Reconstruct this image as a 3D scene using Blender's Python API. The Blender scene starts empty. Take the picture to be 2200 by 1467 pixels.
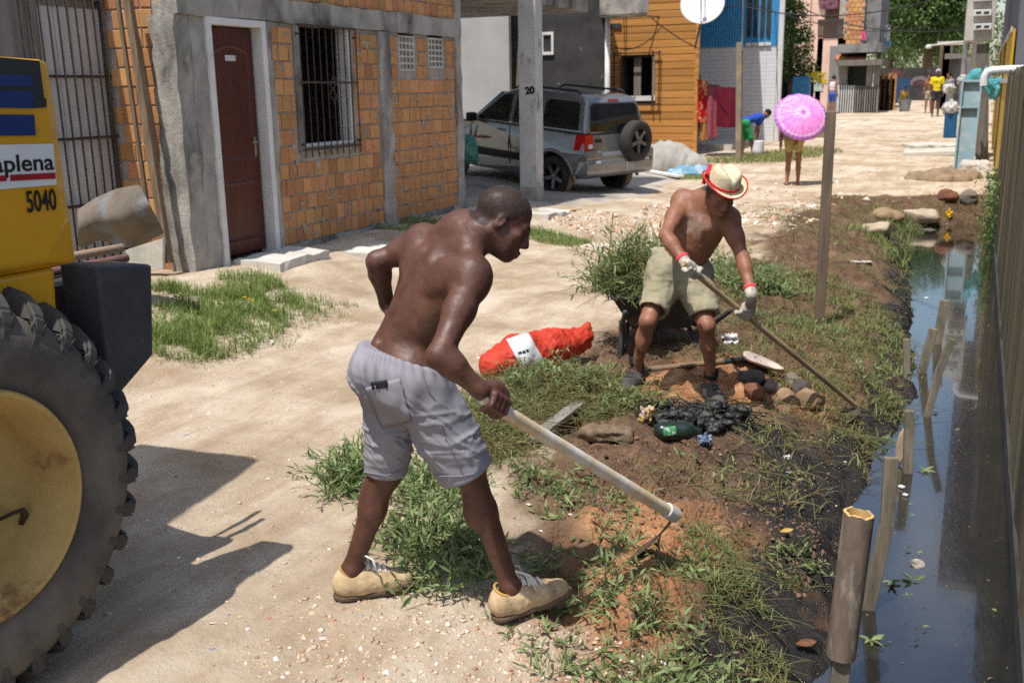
import bpy, bmesh, math, random
import numpy as np
from mathutils import Vector, Matrix
from mathutils.bvhtree import BVHTree

# ------------------------------------------------------------------ camera, sky, sun, exposure
S = bpy.context.scene
COL = S.collection
RNG = np.random.default_rng(7)
random.seed(7)
# street runs along +Y, +X is to the right of it (towards the ditch wall)
F_, CX_, CY_ = 2196.0, 1100.0, 733.5
YAW, PITCH, ROLL, HC = math.radians(24.3), math.radians(13.76), math.radians(-0.9), 1.78
FW = np.array([-math.sin(YAW)*math.cos(PITCH), math.cos(YAW)*math.cos(PITCH), -math.sin(PITCH)])
_r0 = np.array([math.cos(YAW), math.sin(YAW), 0.0]); _u0 = np.cross(_r0, FW)
RT = math.cos(ROLL)*_r0 + math.sin(ROLL)*_u0
UP = -math.sin(ROLL)*_r0 + math.cos(ROLL)*_u0
CAM = np.array([0.0, 0.0, HC])
cd = bpy.data.cameras.new('camera'); cam = bpy.data.objects.new('camera', cd); COL.objects.link(cam)
cd.sensor_width = 36.0; cd.lens = 36.0*F_/2200.0; cd.clip_start = 0.05; cd.clip_end = 2000
M_ = Matrix(((RT[0], UP[0], -FW[0], CAM[0]), (RT[1], UP[1], -FW[1], CAM[1]), (RT[2], UP[2], -FW[2], CAM[2]), (0, 0, 0, 1)))
cam.matrix_world = M_
cd.dof.use_dof = True; cd.dof.focus_distance = 3.45; cd.dof.aperture_fstop = 6.0
S.camera = cam
SUN_EL, SUN_TRAVEL = math.radians(67), math.radians(14)      # elevation, heading the light travels (from +Y towards +X)
w = bpy.data.worlds.new('World'); S.world = w; w.use_nodes = True
nt = w.node_tree; sky = nt.nodes.new('ShaderNodeTexSky'); sky.sky_type = 'NISHITA'; sky.sun_disc = False
sky.sun_elevation = SUN_EL; sky.sun_rotation = math.pi + SUN_TRAVEL; sky.air_density = 1.2; sky.dust_density = 1.5

# broken white cloud all round the sky
_tc = nt.nodes.new('ShaderNodeTexCoord'); _nz = nt.nodes.new('ShaderNodeTexNoise'); _nz.inputs['Scale'].default_value = 3.2; _nz.inputs['Detail'].default_value = 8; nt.links.new(_tc.outputs['Generated'], _nz.inputs['Vector'])
_cr = nt.nodes.new('ShaderNodeValToRGB'); _cr.color_ramp.elements[0].position = .53; _cr.color_ramp.elements[1].position = .72; nt.links.new(_nz.outputs['Fac'], _cr.inputs[0])
_mx = nt.nodes.new('ShaderNodeMix'); _mx.data_type = 'RGBA'; nt.links.new(_cr.outputs[0], _mx.inputs[0]); nt.links.new(sky.outputs[0], _mx.inputs[6]); _mx.inputs[7].default_value = (7.5, 7.6, 7.9, 1)
nt.links.new(_mx.outputs[2], nt.nodes['Background'].inputs[0]); nt.nodes['Background'].inputs[1].default_value = 0.13
ld = bpy.data.lights.new('sun', 'SUN'); ld.energy = 4.5; ld.angle = math.radians(0.55); ld.color = (1.0, 0.955, 0.89)
sun = bpy.data.objects.new('sun', ld); COL.objects.link(sun)
LT = Vector((math.sin(SUN_TRAVEL)*math.cos(SUN_EL), math.cos(SUN_TRAVEL)*math.cos(SUN_EL), -math.sin(SUN_EL)))
sun.rotation_euler = LT.to_track_quat('-Z', 'Y').to_euler(); sun.location = (0, 0, 30)
vs = S.view_settings; vs.view_transform = 'Standard'; vs.look = 'None'; vs.gamma = 1.0; vs.exposure = 0.26; vs.use_curve_mapping = False
S.cycles.use_denoising = False
S.cycles.max_bounces = 8

# ------------------------------------------------------------------ places: photograph position + depth -> point in the street
def ray(px, py): return FW + RT*((px-CX_)/F_) - UP*((py-CY_)/F_)
def gd(px, py, d): return CAM + ray(px, py)*d                       # at camera depth d
def atx(px, py, x):
    r = ray(px, py); return CAM + r*(x/r[0])
def aty(px, py, y):
    r = ray(px, py); return CAM + r*(y/r[1])
def atz(px, py, z):
    r = ray(px, py); return CAM + r*((z-HC)/r[2])
def depth(p): return float((np.asarray(p)-CAM) @ FW)
def proj(p):
    d = np.asarray(p, float)-CAM; z = d @ FW
    return CX_+F_*(d @ RT)/z, CY_-F_*(d @ UP)/z

# ------------------------------------------------------------------ noise
def _hash(i, j, k):
    n = (i*374761393 + j*668265263 + k*2147483647) & 0xffffffff
    n = ((n ^ (n >> 13))*1274126177) & 0xffffffff
    return ((n ^ (n >> 16)) & 0xffff)/65535.0
def vnoise(p):
    p = np.asarray(p, float); q = np.floor(p).astype(np.int64); f = p-q; f = f*f*f*(f*(f*6-15)+10)
    i, j, k = q[..., 0], q[..., 1], q[..., 2]; a, b, c = f[..., 0], f[..., 1], f[..., 2]
    def L(u, v, t): return u+(v-u)*t
    x00 = L(_hash(i, j, k), _hash(i+1, j, k), a); x10 = L(_hash(i, j+1, k), _hash(i+1, j+1, k), a)
    x01 = L(_hash(i, j, k+1), _hash(i+1, j, k+1), a); x11 = L(_hash(i, j+1, k+1), _hash(i+1, j+1, k+1), a)
    return L(L(x00, x10, b), L(x01, x11, b), c)*2-1
def fbm(p, o=4, g=.5):
    p = np.asarray(p, float); s = np.zeros(p.shape[:-1]); a = 1.0
    for _ in range(o):
        s += a*vnoise(p); p = p*2.03+17.3; a *= g
    return s
def fbm2(x, y, sc, o=4, z=0.0): return fbm(np.stack([x*sc, y*sc, np.full_like(x, z)], -1), o)
def sstep(a, b, x):
    t = np.clip((x-a)/(b-a), 0, 1); return t*t*(3-2*t)

# ------------------------------------------------------------------ objects, names, labels
def tag(o, label=None, cat=None, group=None, kind=None):
    if label: o['label'] = label
    if cat: o['category'] = cat
    if group: o['group'] = group
    if kind: o['kind'] = kind
    return o
def empty(name, loc=(0, 0, 0), label=None, cat=None, group=None, rz=0.0):
    o = bpy.data.objects.new(name, None); COL.objects.link(o); o.location = tuple(float(v) for v in loc); o.rotation_euler = (0, 0, rz)
    o.empty_display_size = 0.1
    return tag(o, label, cat, group)
def wmat(o):
    m = Matrix.LocRotScale(o.location, o.rotation_euler.to_quaternion(), o.scale)
    return (wmat(o.parent) @ o.matrix_parent_inverse @ m) if o.parent else m
def link(o, parent=None, world=True):
    COL.objects.link(o)
    if parent is not None:
        o.parent = parent
        if world: o.matrix_parent_inverse = wmat(parent).inverted()
    return o
def mesh_from(name, V, Fc, mats=(), smooth=False, mi=None):
    me = bpy.data.meshes.new(name)
    V = np.asarray(V, np.float32).reshape(-1, 3)
    if isinstance(Fc, np.ndarray):
        n, k = Fc.shape
        me.vertices.add(len(V)); me.vertices.foreach_set('co', V.ravel())
        me.loops.add(n*k); me.loops.foreach_set('vertex_index', Fc.astype(np.int32).ravel())
        me.polygons.add(n); me.polygons.foreach_set('loop_start', (np.arange(n)*k).astype(np.int32)); me.polygons.foreach_set('loop_total', np.full(n, k, np.int32))
        me.update(calc_edges=True)
    else:
        me.from_pydata(V.tolist(), [], Fc)
    for m in mats: me.materials.append(m)
    if smooth: me.polygons.foreach_set('use_smooth', np.ones(len(me.polygons), bool))
    if mi is not None: me.polygons.foreach_set('material_index', np.asarray(mi, np.int32))
    me.validate(); me.update()
    return me
def vcol(me, name, C):
    a = me.color_attributes.new(name, 'FLOAT_COLOR', 'POINT')
    C = np.asarray(C, np.float32)
    if C.shape[1] == 3: C = np.concatenate([C, np.ones((len(C), 1), np.float32)], 1)
    a.data.foreach_set('color', C.ravel())
def mobj(name, V, Fc, mats, parent=None, smooth=False, mi=None):
    if not isinstance(mats, (list, tuple)): mats = [mats]
    o = bpy.data.objects.new(name, mesh_from(name, V, Fc, mats, smooth, mi)); return link(o, parent)

class MB:
    """collects boxes, tubes and sheets in world coordinates"""
    def __init__(s): s.V = []; s.F = []; s.M = []
    def add(s, V, Fc, m=0):
        b = len(s.V); s.V += [tuple(float(c) for c in v) for v in V]; s.F += [tuple(b+i for i in f) for f in Fc]; s.M += [m]*len(Fc); return s
    def hexa(s, p, m=0):          # p: 4 bottom + 4 top corners
        return s.add(p, [(0, 3, 2, 1), (4, 5, 6, 7), (0, 1, 5, 4), (1, 2, 6, 5), (2, 3, 7, 6), (3, 0, 4, 7)], m)
    def box(s, lo, hi, m=0):
        x0, y0, z0 = lo; x1, y1, z1 = hi
        return s.hexa([(x0, y0, z0), (x1, y0, z0), (x1, y1, z0), (x0, y1, z0), (x0, y0, z1), (x1, y0, z1), (x1, y1, z1), (x0, y1, z1)], m)
    def obox(s, c, ax, h, m=0):   # centre, three axes, half sizes
        c = np.asarray(c, float); a, b, d = [np.asarray(v, float)*k for v, k in zip(ax, h)]
        return s.hexa([c-a-b-d, c+a-b-d, c+a+b-d, c-a+b-d, c-a-b+d, c+a-b+d, c+a+b+d, c-a+b+d], m)
    def bar(s, a, b, w, t=None, side=(0, 0, 1), m=0):   # bar of width w, thickness t from a to b
        a = np.asarray(a, float); b = np.asarray(b, float); d = b-a; L = np.linalg.norm(d); d = d/L
        u = np.cross(d, side); 
        if np.linalg.norm(u) < 1e-4: u = np.cross(d, (1, 0, 0))
        u /= np.linalg.norm(u); v = np.cross(u, d)
        return s.obox((a+b)/2, (u, v, d), (w/2, (t or w)/2, L/2), m)
    def tube(s, pts, rad, n=10, caps=True, m=0, flat=1.0):
        pts = [np.asarray(p, float) for p in pts]
        if not isinstance(rad, (list, tuple, np.ndarray)): rad = [rad]*len(pts)
        b = len(s.V); ref = None
        for i, p in enumerate(pts):
            d = pts[min(i+1, len(pts)-1)]-pts[max(i-1, 0)]; d = d/(np.linalg.norm(d)+1e-12)
            if ref is None:
                ref = np.array([0, 0, 1.0]) if abs(d[2]) < .9 else np.array([1.0, 0, 0])
            u = np.cross(d, ref); u /= np.linalg.norm(u); v = np.cross(u, d); ref = v
            for k in range(n):
                t = 2*math.pi*k/n; s.V.append(tuple(p+rad[i]*(math.cos(t)*u+flat*math.sin(t)*v)))
        for i in range(len(pts)-1):
            for k in range(n):
                k2 = (k+1) % n; s.F.append((b+i*n+k, b+i*n+k2, b+(i+1)*n+k2, b+(i+1)*n+k)); s.M.append(m)
        if caps:
            s.F.append(tuple(b+k for k in range(n-1, -1, -1))); s.M.append(m)
            s.F.append(tuple(b+(len(pts)-1)*n+k for k in range(n))); s.M.append(m)
        return s
    def lathe(s, prof, c, ax, n=32, m=0, closed=False):   # prof: (radius, along) pairs about axis ax
        c = np.asarray(c, float); ax = np.asarray(ax, float); ax = ax/np.linalg.norm(ax)
        u = np.cross(ax, (0, 0, 1)); u = u/np.linalg.norm(u) if np.linalg.norm(u) > 1e-3 else np.array([1.0, 0, 0]); v = np.cross(ax, u)
        b = len(s.V); P = len(prof)
        for k in range(n):
            t = 2*math.pi*k/n; e = math.cos(t)*u+math.sin(t)*v
            for r, h in prof: s.V.append(tuple(c+e*r+ax*h))
        for k in range(n):
            k2 = (k+1) % n
            for i in range(P-1 if not closed else P):
                j = (i+1) % P; s.F.append((b+k*P+i, b+k*P+j, b+k2*P+j, b+k2*P+i)); s.M.append(m)
        return s
    def prism(s, poly, ext, m=0):   # polygon (3d points) pushed along ext
        n = len(poly); P = [np.asarray(p, float) for p in poly]; e = np.asarray(ext, float)
        return s.add(P+[p+e for p in P], [tuple(range(n-1, -1, -1)), tuple(range(n, 2*n))]+[(i, (i+1) % n, n+(i+1) % n, n+i) for i in range(n)], m)
    def grid(s, pts, m=0):          # rows of points
        R = len(pts); Cn = len(pts[0]); b = len(s.V)
        for r in pts:
            for p in r: s.V.append(tuple(float(c) for c in p))
        for i in range(R-1):
            for j in range(Cn-1): s.F.append((b+i*Cn+j, b+i*Cn+j+1, b+(i+1)*Cn+j+1, b+(i+1)*Cn+j)); s.M.append(m)
        return s
    def obj(s, name, mats, parent=None, smooth=False, bevel=0.0, seg=2, solid=0.0, subd=0, auto=None):
        o = mobj(name, s.V, s.F, mats, parent, smooth, s.M)
        bm = bmesh.new(); bm.from_mesh(o.data); bmesh.ops.recalc_face_normals(bm, faces=bm.faces); bm.to_mesh(o.data); bm.free()
        if auto is not None: o.data.set_sharp_from_angle(angle=math.radians(auto))
        if solid: 
            md = o.modifiers.new('solid', 'SOLIDIFY'); md.thickness = solid; md.offset = 0
        if bevel:
            md = o.modifiers.new('bevel', 'BEVEL'); md.width = bevel; md.segments = seg; md.limit_method = 'ANGLE'; md.angle_limit = math.radians(35)
        if subd:
            md = o.modifiers.new('sub', 'SUBSURF'); md.levels = subd; md.render_levels = subd
        return o

def unit_brick(name, j, bev, mats, seed):
    r = random.Random(seed); bm = bmesh.new(); bmesh.ops.create_cube(bm, size=1.0)
    for v in bm.verts: v.co += Vector((r.uniform(-j, j), r.uniform(-j, j), r.uniform(-j, j)))
    if bev: bmesh.ops.bevel(bm, geom=bm.edges[:], offset=bev, segments=1, affect='EDGES', profile=.5)
    me = bpy.data.meshes.new(name); bm.to_mesh(me); bm.free()
    for m in mats: me.materials.append(m)
    return me
def pieces(parent, name, items, meshes, limit=300, jit=0.0, rest=None):
    """items: (centre, size, rot) ; the largest in view become parts, the rest one joined part"""
    items = sorted(items, key=lambda it: -(it[1][1]+it[1][0])*it[1][2]/max(depth(it[0]), .5)**2)
    for i, (c, sz, rz) in enumerate(items[:limit]):
        o = bpy.data.objects.new(name, meshes[i % len(meshes)]); o.location = c; o.scale = sz; o.rotation_euler = (random.uniform(-jit, jit), random.uniform(-jit, jit), rz+random.uniform(-jit, jit))
        link(o, parent)
    if items[limit:]:
        mb = MB()
        for c, sz, rz in items[limit:]:
            ca, sa = math.cos(rz), math.sin(rz); mb.obox(c, ((ca, sa, 0), (-sa, ca, 0), (0, 0, 1)), np.array(sz)/2)
        o = mb.obj(rest or name+'_rows', list(meshes[0].materials), parent); o['kind'] = 'stuff'

def text_mesh(name, s, size, loc, ux, uy, m, parent=None, bold=0.0, ext=0.001, sx=1.0, align='LEFT', shear=0.0):
    cu = bpy.data.curves.new('t', 'FONT'); cu.body = s; cu.size = size; cu.align_x = align; cu.offset = bold; cu.extrude = ext; cu.shear = shear
    t = bpy.data.objects.new('t', cu); COL.objects.link(t)
    dg = bpy.context.evaluated_depsgraph_get(); me = bpy.data.meshes.new_from_object(t.evaluated_get(dg)); bpy.data.objects.remove(t); bpy.data.curves.remove(cu)
    ux = Vector(ux).normalized(); uy = Vector(uy).normalized(); uz = ux.cross(uy)
    o = bpy.data.objects.new(name, me); me.materials.clear(); me.materials.append(m)
    T = Matrix(((ux.x*sx, uy.x, uz.x, loc[0]), (ux.y*sx, uy.y, uz.y, loc[1]), (ux.z*sx, uy.z, uz.z, loc[2]), (0, 0, 0, 1)))
    me.transform(T); return link(o, parent)

# ------------------------------------------------------------------ solid shapes blended smoothly (bodies, cloth, rocks)
class Sdf:
    def __init__(s): s.ops = []
    @staticmethod
    def _v(a): return np.asarray(a, float)
    def cap(s, a, b, ra, rb=None, k=.02, flat=None, sub=False):
        a = s._v(a); b = s._v(b); rb = ra if rb is None else rb
        ba = b-a; L2 = max(float(ba @ ba), 1e-9)
        if flat is None:
            def f(P):
                q = P-a; t = np.clip(q @ ba/L2, 0, 1); return np.linalg.norm(q-t[..., None]*ba, axis=-1)-(ra+t*(rb-ra))
            e = 1.0
        else:
            ax = s._v(flat[0]); ax = ax/np.linalg.norm(ax); fc = flat[1]      # stretch along ax by fc
            def f(P):
                q = P-a; t = np.clip(q @ ba/L2, 0, 1); v = q-t[..., None]*ba; c = v @ ax; v = v-(c*(1-1/fc))[..., None]*ax
                return (np.linalg.norm(v, axis=-1)-(ra+t*(rb-ra)))*min(1.0, fc)
            e = max(1.0, fc)
        r = max(ra, rb)*e; s.ops.append((f, np.minimum(a, b)-r, np.maximum(a, b)+r, k, sub)); return s
    def chain(s, pts, rad, k=.02, flat=None):
        for i in range(len(pts)-1): s.cap(pts[i], pts[i+1], rad[i], rad[i+1], k, flat)
        return s
    def ell(s, c, r, R=None, k=.02, sub=False):
        c = s._v(c); r = s._v(r); A = np.eye(3) if R is None else np.array([np.asarray(v, float)/np.linalg.norm(v) for v in R])
        def f(P):
            q = (P-c) @ A.T; k0 = np.linalg.norm(q/r, axis=-1); k1 = np.linalg.norm(q/(r*r), axis=-1)+1e-9; return k0*(k0-1)/k1
        m = float(r.max()); s.ops.append((f, c-m, c+m, k, sub)); return s
    def box(s, c, h, R=None, rd=.01, k=.01, sub=False):
        c = s._v(c); h = s._v(h)-rd; A = np.eye(3) if R is None else np.array([np.asarray(v, float)/np.linalg.norm(v) for v in R])
        def f(P):
            q = np.abs((P-c) @ A.T)-h; return np.linalg.norm(np.maximum(q, 0), axis=-1)+np.minimum(q.max(-1), 0)-rd
        m = float(np.linalg.norm(h)+rd*2); s.ops.append((f, c-m, c+m, k, sub)); return s
    def cut(s, p, n, k=.005):        # removes everything on the side n points to
        p = s._v(p); n = s._v(n); n = n/np.linalg.norm(n)
        s.ops.append((lambda P: -((P-p) @ n), None, None, k, True)); return s
    def mesh(s, res):
        lo = np.min([o[1] for o in s.ops if o[1] is not None and not o[4]], 0)-4*res-.04; hi = np.max([o[2] for o in s.ops if o[2] is not None and not o[4]], 0)+4*res+.04
        n = np.ceil((hi-lo)/res).astype(int)+1
        ax = [lo[i]+res*np.arange(n[i]) for i in range(3)]
        Fd = np.full(n, .2, np.float32)
        for f, a, b, k, sub in s.ops:
            if a is None: i0 = np.zeros(3, int); i1 = n
            else:
                i0 = np.clip(np.floor((a-k-3*res-lo)/res).astype(int), 0, n); i1 = np.clip(np.ceil((b+k+3*res-lo)/res).astype(int)+1, 0, n)
            if (i1 <= i0).any(): continue
            G = np.stack(np.meshgrid(ax[0][i0[0]:i1[0]], ax[1][i0[1]:i1[1]], ax[2][i0[2]:i1[2]], indexing='ij'), -1)
            d = f(G); sl = Fd[i0[0]:i1[0], i0[1]:i1[1], i0[2]:i1[2]]
            if sub:
                h = np.maximum(k-np.abs(sl+d), 0)/k; sl[...] = np.maximum(sl, -d)+h*h*k/4
            else:
                h = np.maximum(k-np.abs(sl-d), 0)/k; sl[...] = np.minimum(sl, d)-h*h*k/4
        return surface_nets(Fd, lo, res)
def surface_nets(Fd, lo, res):
    I = Fd < 0; n = np.array(Fd.shape)
    c = I[:-1, :-1, :-1].astype(np.int8).copy()
    offs = [(a, b, d) for a in (0, 1) for b in (0, 1) for d in (0, 1)]
    c[:] = 0
    for a, b, d in offs: c += I[a:n[0]-1+a, b:n[1]-1+b, d:n[2]-1+d]
    act = np.argwhere((c > 0) & (c < 8))
    vals = np.stack([Fd[act[:, 0]+a, act[:, 1]+b, act[:, 2]+d] for a, b, d in offs], 1)
    O = np.array(offs, float); P = np.zeros((len(act), 3)); W = np.zeros(len(act))
    for i in range(8):
        for j in range(i+1, 8):
            if abs(O[i]-O[j]).sum() != 1: continue
            fi, fj = vals[:, i], vals[:, j]; m = (fi < 0) != (fj < 0)
            t = np.where(m, fi/np.where(m, fi-fj, 1), 0); P += m[:, None]*(O[i]+t[:, None]*(O[j]-O[i])); W += m
    V = lo+res*(act+P/W[:, None])
    idx = np.full(n-1, -1, np.int64); idx[act[:, 0], act[:, 1], act[:, 2]] = np.arange(len(act))
    quads = []
    for a in range(3):
        sl0 = [slice(None)]*3; sl1 = [slice(None)]*3; sl0[a] = slice(0, n[a]-1); sl1[a] = slice(1, n[a])
        i0 = I[tuple(sl0)]; i1 = I[tuple(sl1)]; e = np.argwhere(i0 != i1)
        b, d = (a+1) % 3, (a+2) % 3
        e = e[(e[:, b] > 0) & (e[:, d] > 0) & (e[:, b] < n[b]-1) & (e[:, d] < n[d]-1)]
        s0 = i0[e[:, 0], e[:, 1], e[:, 2]]
        def q(db, dd):
            t = e.copy(); t[:, b] -= db; t[:, d] -= dd; return idx[t[:, 0], t[:, 1], t[:, 2]]
        Q = np.stack([q(1, 1), q(0, 1), q(0, 0), q(1, 0)], 1); Q[~s0] = Q[~s0][:, ::-1]; quads.append(Q)
    return V, np.concatenate(quads)
def vnormals(V, Q):
    N = np.zeros_like(V); fn = np.cross(V[Q[:, 2]]-V[Q[:, 0]], V[Q[:, 3]]-V[Q[:, 1]])
    for i in range(4): np.add.at(N, Q[:, i], fn)
    return N/(np.linalg.norm(N, axis=1, keepdims=True)+1e-12)
def relax(V, Q, it=1, f=.5):
    for _ in range(it):
        A = np.zeros_like(V); Cn = np.zeros(len(V))
        for i in range(4):
            np.add.at(A, Q[:, i], V[Q[:, (i+1) % 4]]); np.add.at(A, Q[:, i], V[Q[:, i-1]]); np.add.at(Cn, Q[:, i], 2)
        V = V+(A/np.maximum(Cn, 1)[:, None]-V)*f
    return V
def sobj(name, sdf, res, m, parent=None, it=1, disp=None, attr=None, cols=None):
    V, Q = sdf.mesh(res); V = relax(V, Q, it)
    if disp is not None: V = V+vnormals(V, Q)*disp(V, vnormals(V, Q))[:, None]
    o = mobj(name, V, Q, m, parent, True)
    if cols is not None: vcol(o.data, 'mask', cols(V))
    return o
def cam_bvh(o):
    V = [v.co.copy() for v in o.data.vertices]; return BVHTree.FromPolygons(V, [tuple(p.vertices) for p in o.data.polygons])
def patch(name, bvh, corners, m, parent, lift=.004, nu=10, nv=10, thick=.003, fallback=None):
    """a piece of cloth laid on a surface: corners are four view positions (px,py)"""
    rows = []
    for i in range(nv+1):
        row = []
        for j in range(nu+1):
            u, v = j/nu, i/nv; c = np.array(corners, float)
            p = (c[0]*(1-u)+c[1]*u)*(1-v)+(c[3]*(1-u)+c[2]*u)*v
            h = bvh.ray_cast(Vector(CAM), Vector(ray(*p)).normalized())
            if h[0] is None: row.append(None)
            else: row.append(np.array(h[0]+h[1]*lift))
        rows.append(row)
    flat = [p for r in rows for p in r if p is not None]
    if len(flat) < 4: return None
    for r in rows:
        for j in range(len(r)):
            if r[j] is None: r[j] = min(flat, key=lambda q: np.linalg.norm(q-(r[j-1] if j and r[j-1] is not None else flat[0])))
    return MB().grid(rows).obj(name, m, parent, True, solid=thick)

# ------------------------------------------------------------------ materials
def mat(name, col, col2=None, rough=.7, sc=6.0, st=(1, 1, 1), bump=.25, bsc=40.0, spec=.3, metal=0.0, rand=0.0, rough2=None, coat=0.0,
        stain=None, stsc=1.2, stt=(1, 1, 1), stth=(.5, .7), det=6.0, attr=None, hue=0.0, sss=0.0, trans=0.0, bdist=.01, lo=.35, hi=.65):
    m = bpy.data.materials.new(name); m.use_nodes = True; t = m.node_tree; N = t.nodes; Lk = t.links
    b = N['Principled BSDF']; tc = N.new('ShaderNodeTexCoord')
    def noise(scale, stretch=(1, 1, 1), detail=6.0, rgh=.6):
        mp = N.new('ShaderNodeMapping'); mp.inputs['Scale'].default_value = stretch; Lk.new(tc.outputs['Object'], mp.inputs[0])
        if rand or hue:
            oi = N.new('ShaderNodeObjectInfo'); ml = N.new('ShaderNodeMath'); ml.operation = 'MULTIPLY'; ml.inputs[1].default_value = 37.0
            Lk.new(oi.outputs['Random'], ml.inputs[0]); Lk.new(ml.outputs[0], mp.inputs['Location'])
        nz = N.new('ShaderNodeTexNoise'); nz.inputs['Scale'].default_value = scale; nz.inputs['Detail'].default_value = detail; nz.inputs['Roughness'].default_value = rgh
        Lk.new(mp.outputs[0], nz.inputs['Vector']); return nz.outputs['Fac']
    def ramp(fac, a, c, p0=.35, p1=.65):
        r = N.new('ShaderNodeValToRGB'); r.color_ramp.elements[0].position = p0; r.color_ramp.elements[1].position = p1
        r.color_ramp.elements[0].color = (*a, 1) if len(a) == 3 else a; r.color_ramp.elements[1].color = (*c, 1) if len(c) == 3 else c
        Lk.new(fac, r.inputs[0]); return r.outputs[0]
    if col2 is None: col2 = tuple(c*.72 for c in col)
    c = ramp(noise(sc, st, det), col, col2, lo, hi)
    if stain is not None:
        mx = N.new('ShaderNodeMix'); mx.data_type = 'RGBA'; Lk.new(ramp(noise(stsc, stt, 5.0), (0, 0, 0), (1, 1, 1), *stth), mx.inputs[0])
        Lk.new(c, mx.inputs[6]); mx.inputs[7].default_value = (*stain, 1); c = mx.outputs[2]
    if rand or hue:
        oi = N.new('ShaderNodeObjectInfo'); hs = N.new('ShaderNodeHueSaturation'); mr = N.new('ShaderNodeMapRange'); mr.inputs[3].default_value = 1-rand; mr.inputs[4].default_value = 1+rand
        Lk.new(oi.outputs['Random'], mr.inputs[0]); Lk.new(mr.outputs[0], hs.inputs['Value']); Lk.new(c, hs.inputs['Color'])
        if hue:
            wn = N.new('ShaderNodeTexWhiteNoise'); wn.noise_dimensions = '1D'; Lk.new(oi.outputs['Random'], wn.inputs['W'])
            m2 = N.new('ShaderNodeMapRange'); m2.inputs[3].default_value = .5-hue; m2.inputs[4].default_value = .5+hue; Lk.new(wn.outputs[0], m2.inputs[0]); Lk.new(m2.outputs[0], hs.inputs['Hue'])
        c = hs.outputs[0]
    if attr:
        an = N.new('ShaderNodeVertexColor'); an.layer_name = 'mask'; sp = N.new('ShaderNodeSeparateColor'); Lk.new(an.outputs[0], sp.inputs[0])
        for ch, cc in zip(('Red', 'Green', 'Blue'), attr):
            if cc is None: continue
            mx = N.new('ShaderNodeMix'); mx.data_type = 'RGBA'; Lk.new(sp.outputs[ch], mx.inputs[0]); Lk.new(c, mx.inputs[6]); mx.inputs[7].default_value = (*cc, 1); c = mx.outputs[2]
    Lk.new(c, b.inputs['Base Color'])
    b.inputs['Roughness'].default_value = rough; b.inputs['Metallic'].default_value = metal
    b.inputs['Specular IOR Level'].default_value = spec; b.inputs['Coat Weight'].default_value = coat
    if sss: b.inputs['Subsurface Weight'].default_value = sss; b.inputs['Subsurface Radius'].default_value = (.012, .006, .004); b.inputs['Subsurface Scale'].default_value = .5
    if rough2 is not None:
        rr = ramp(noise(sc*2.3, st), (rough,)*3, (rough2,)*3); Lk.new(rr, b.inputs['Roughness'])
    if trans: b.inputs['Transmission Weight'].default_value = trans
    if attr:
        mr = N.new('ShaderNodeMapRange'); Lk.new(sp.outputs['Red'], mr.inputs[0]); mr.inputs[3].default_value = spec; mr.inputs[4].default_value = .12; Lk.new(mr.outputs[0], b.inputs['Specular IOR Level'])
    if bump:
        bp = N.new('ShaderNodeBump'); bp.inputs['Strength'].default_value = bump; bp.inputs['Distance'].default_value = bdist; Lk.new(noise(bsc, st, 8.0, .65), bp.inputs['Height']); Lk.new(bp.outputs[0], b.inputs['Normal'])
    return m
def leafmat(name, a, c, rough=.55, tr=.35):
    """leaf or blade: colour varies from piece to piece by the mesh attribute 'mask'"""
    m = bpy.data.materials.new(name); m.use_nodes = True; t = m.node_tree; N = t.nodes; Lk = t.links; b = N['Principled BSDF']
    an = N.new('ShaderNodeVertexColor'); an.layer_name = 'mask'; sp = N.new('ShaderNodeSeparateColor'); Lk.new(an.outputs[0], sp.inputs[0])
    mx = N.new('ShaderNodeMix'); mx.data_type = 'RGBA'; mx.inputs[6].default_value = (*a, 1); mx.inputs[7].default_value = (*c, 1); Lk.new(sp.outputs[0], mx.inputs[0])
    mx2 = N.new('ShaderNodeMix'); mx2.data_type = 'RGBA'; mx2.inputs[7].default_value = (.30, .22, .10, 1); Lk.new(sp.outputs[1], mx2.inputs[0]); Lk.new(mx.outputs[2], mx2.inputs[6])
    Lk.new(mx2.outputs[2], b.inputs['Base Color']); b.inputs['Roughness'].default_value = rough; b.inputs['Specular IOR Level'].default_value = .3
    tl = N.new('ShaderNodeBsdfTranslucent'); Lk.new(mx2.outputs[2], tl.inputs[0]); ms = N.new('ShaderNodeMixShader'); ms.inputs[0].default_value = tr
    Lk.new(b.outputs[0], ms.inputs[1]); Lk.new(tl.outputs[0], ms.inputs[2]); Lk.new(ms.outputs[0], N['Material Output'].inputs[0])
    return m
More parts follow.
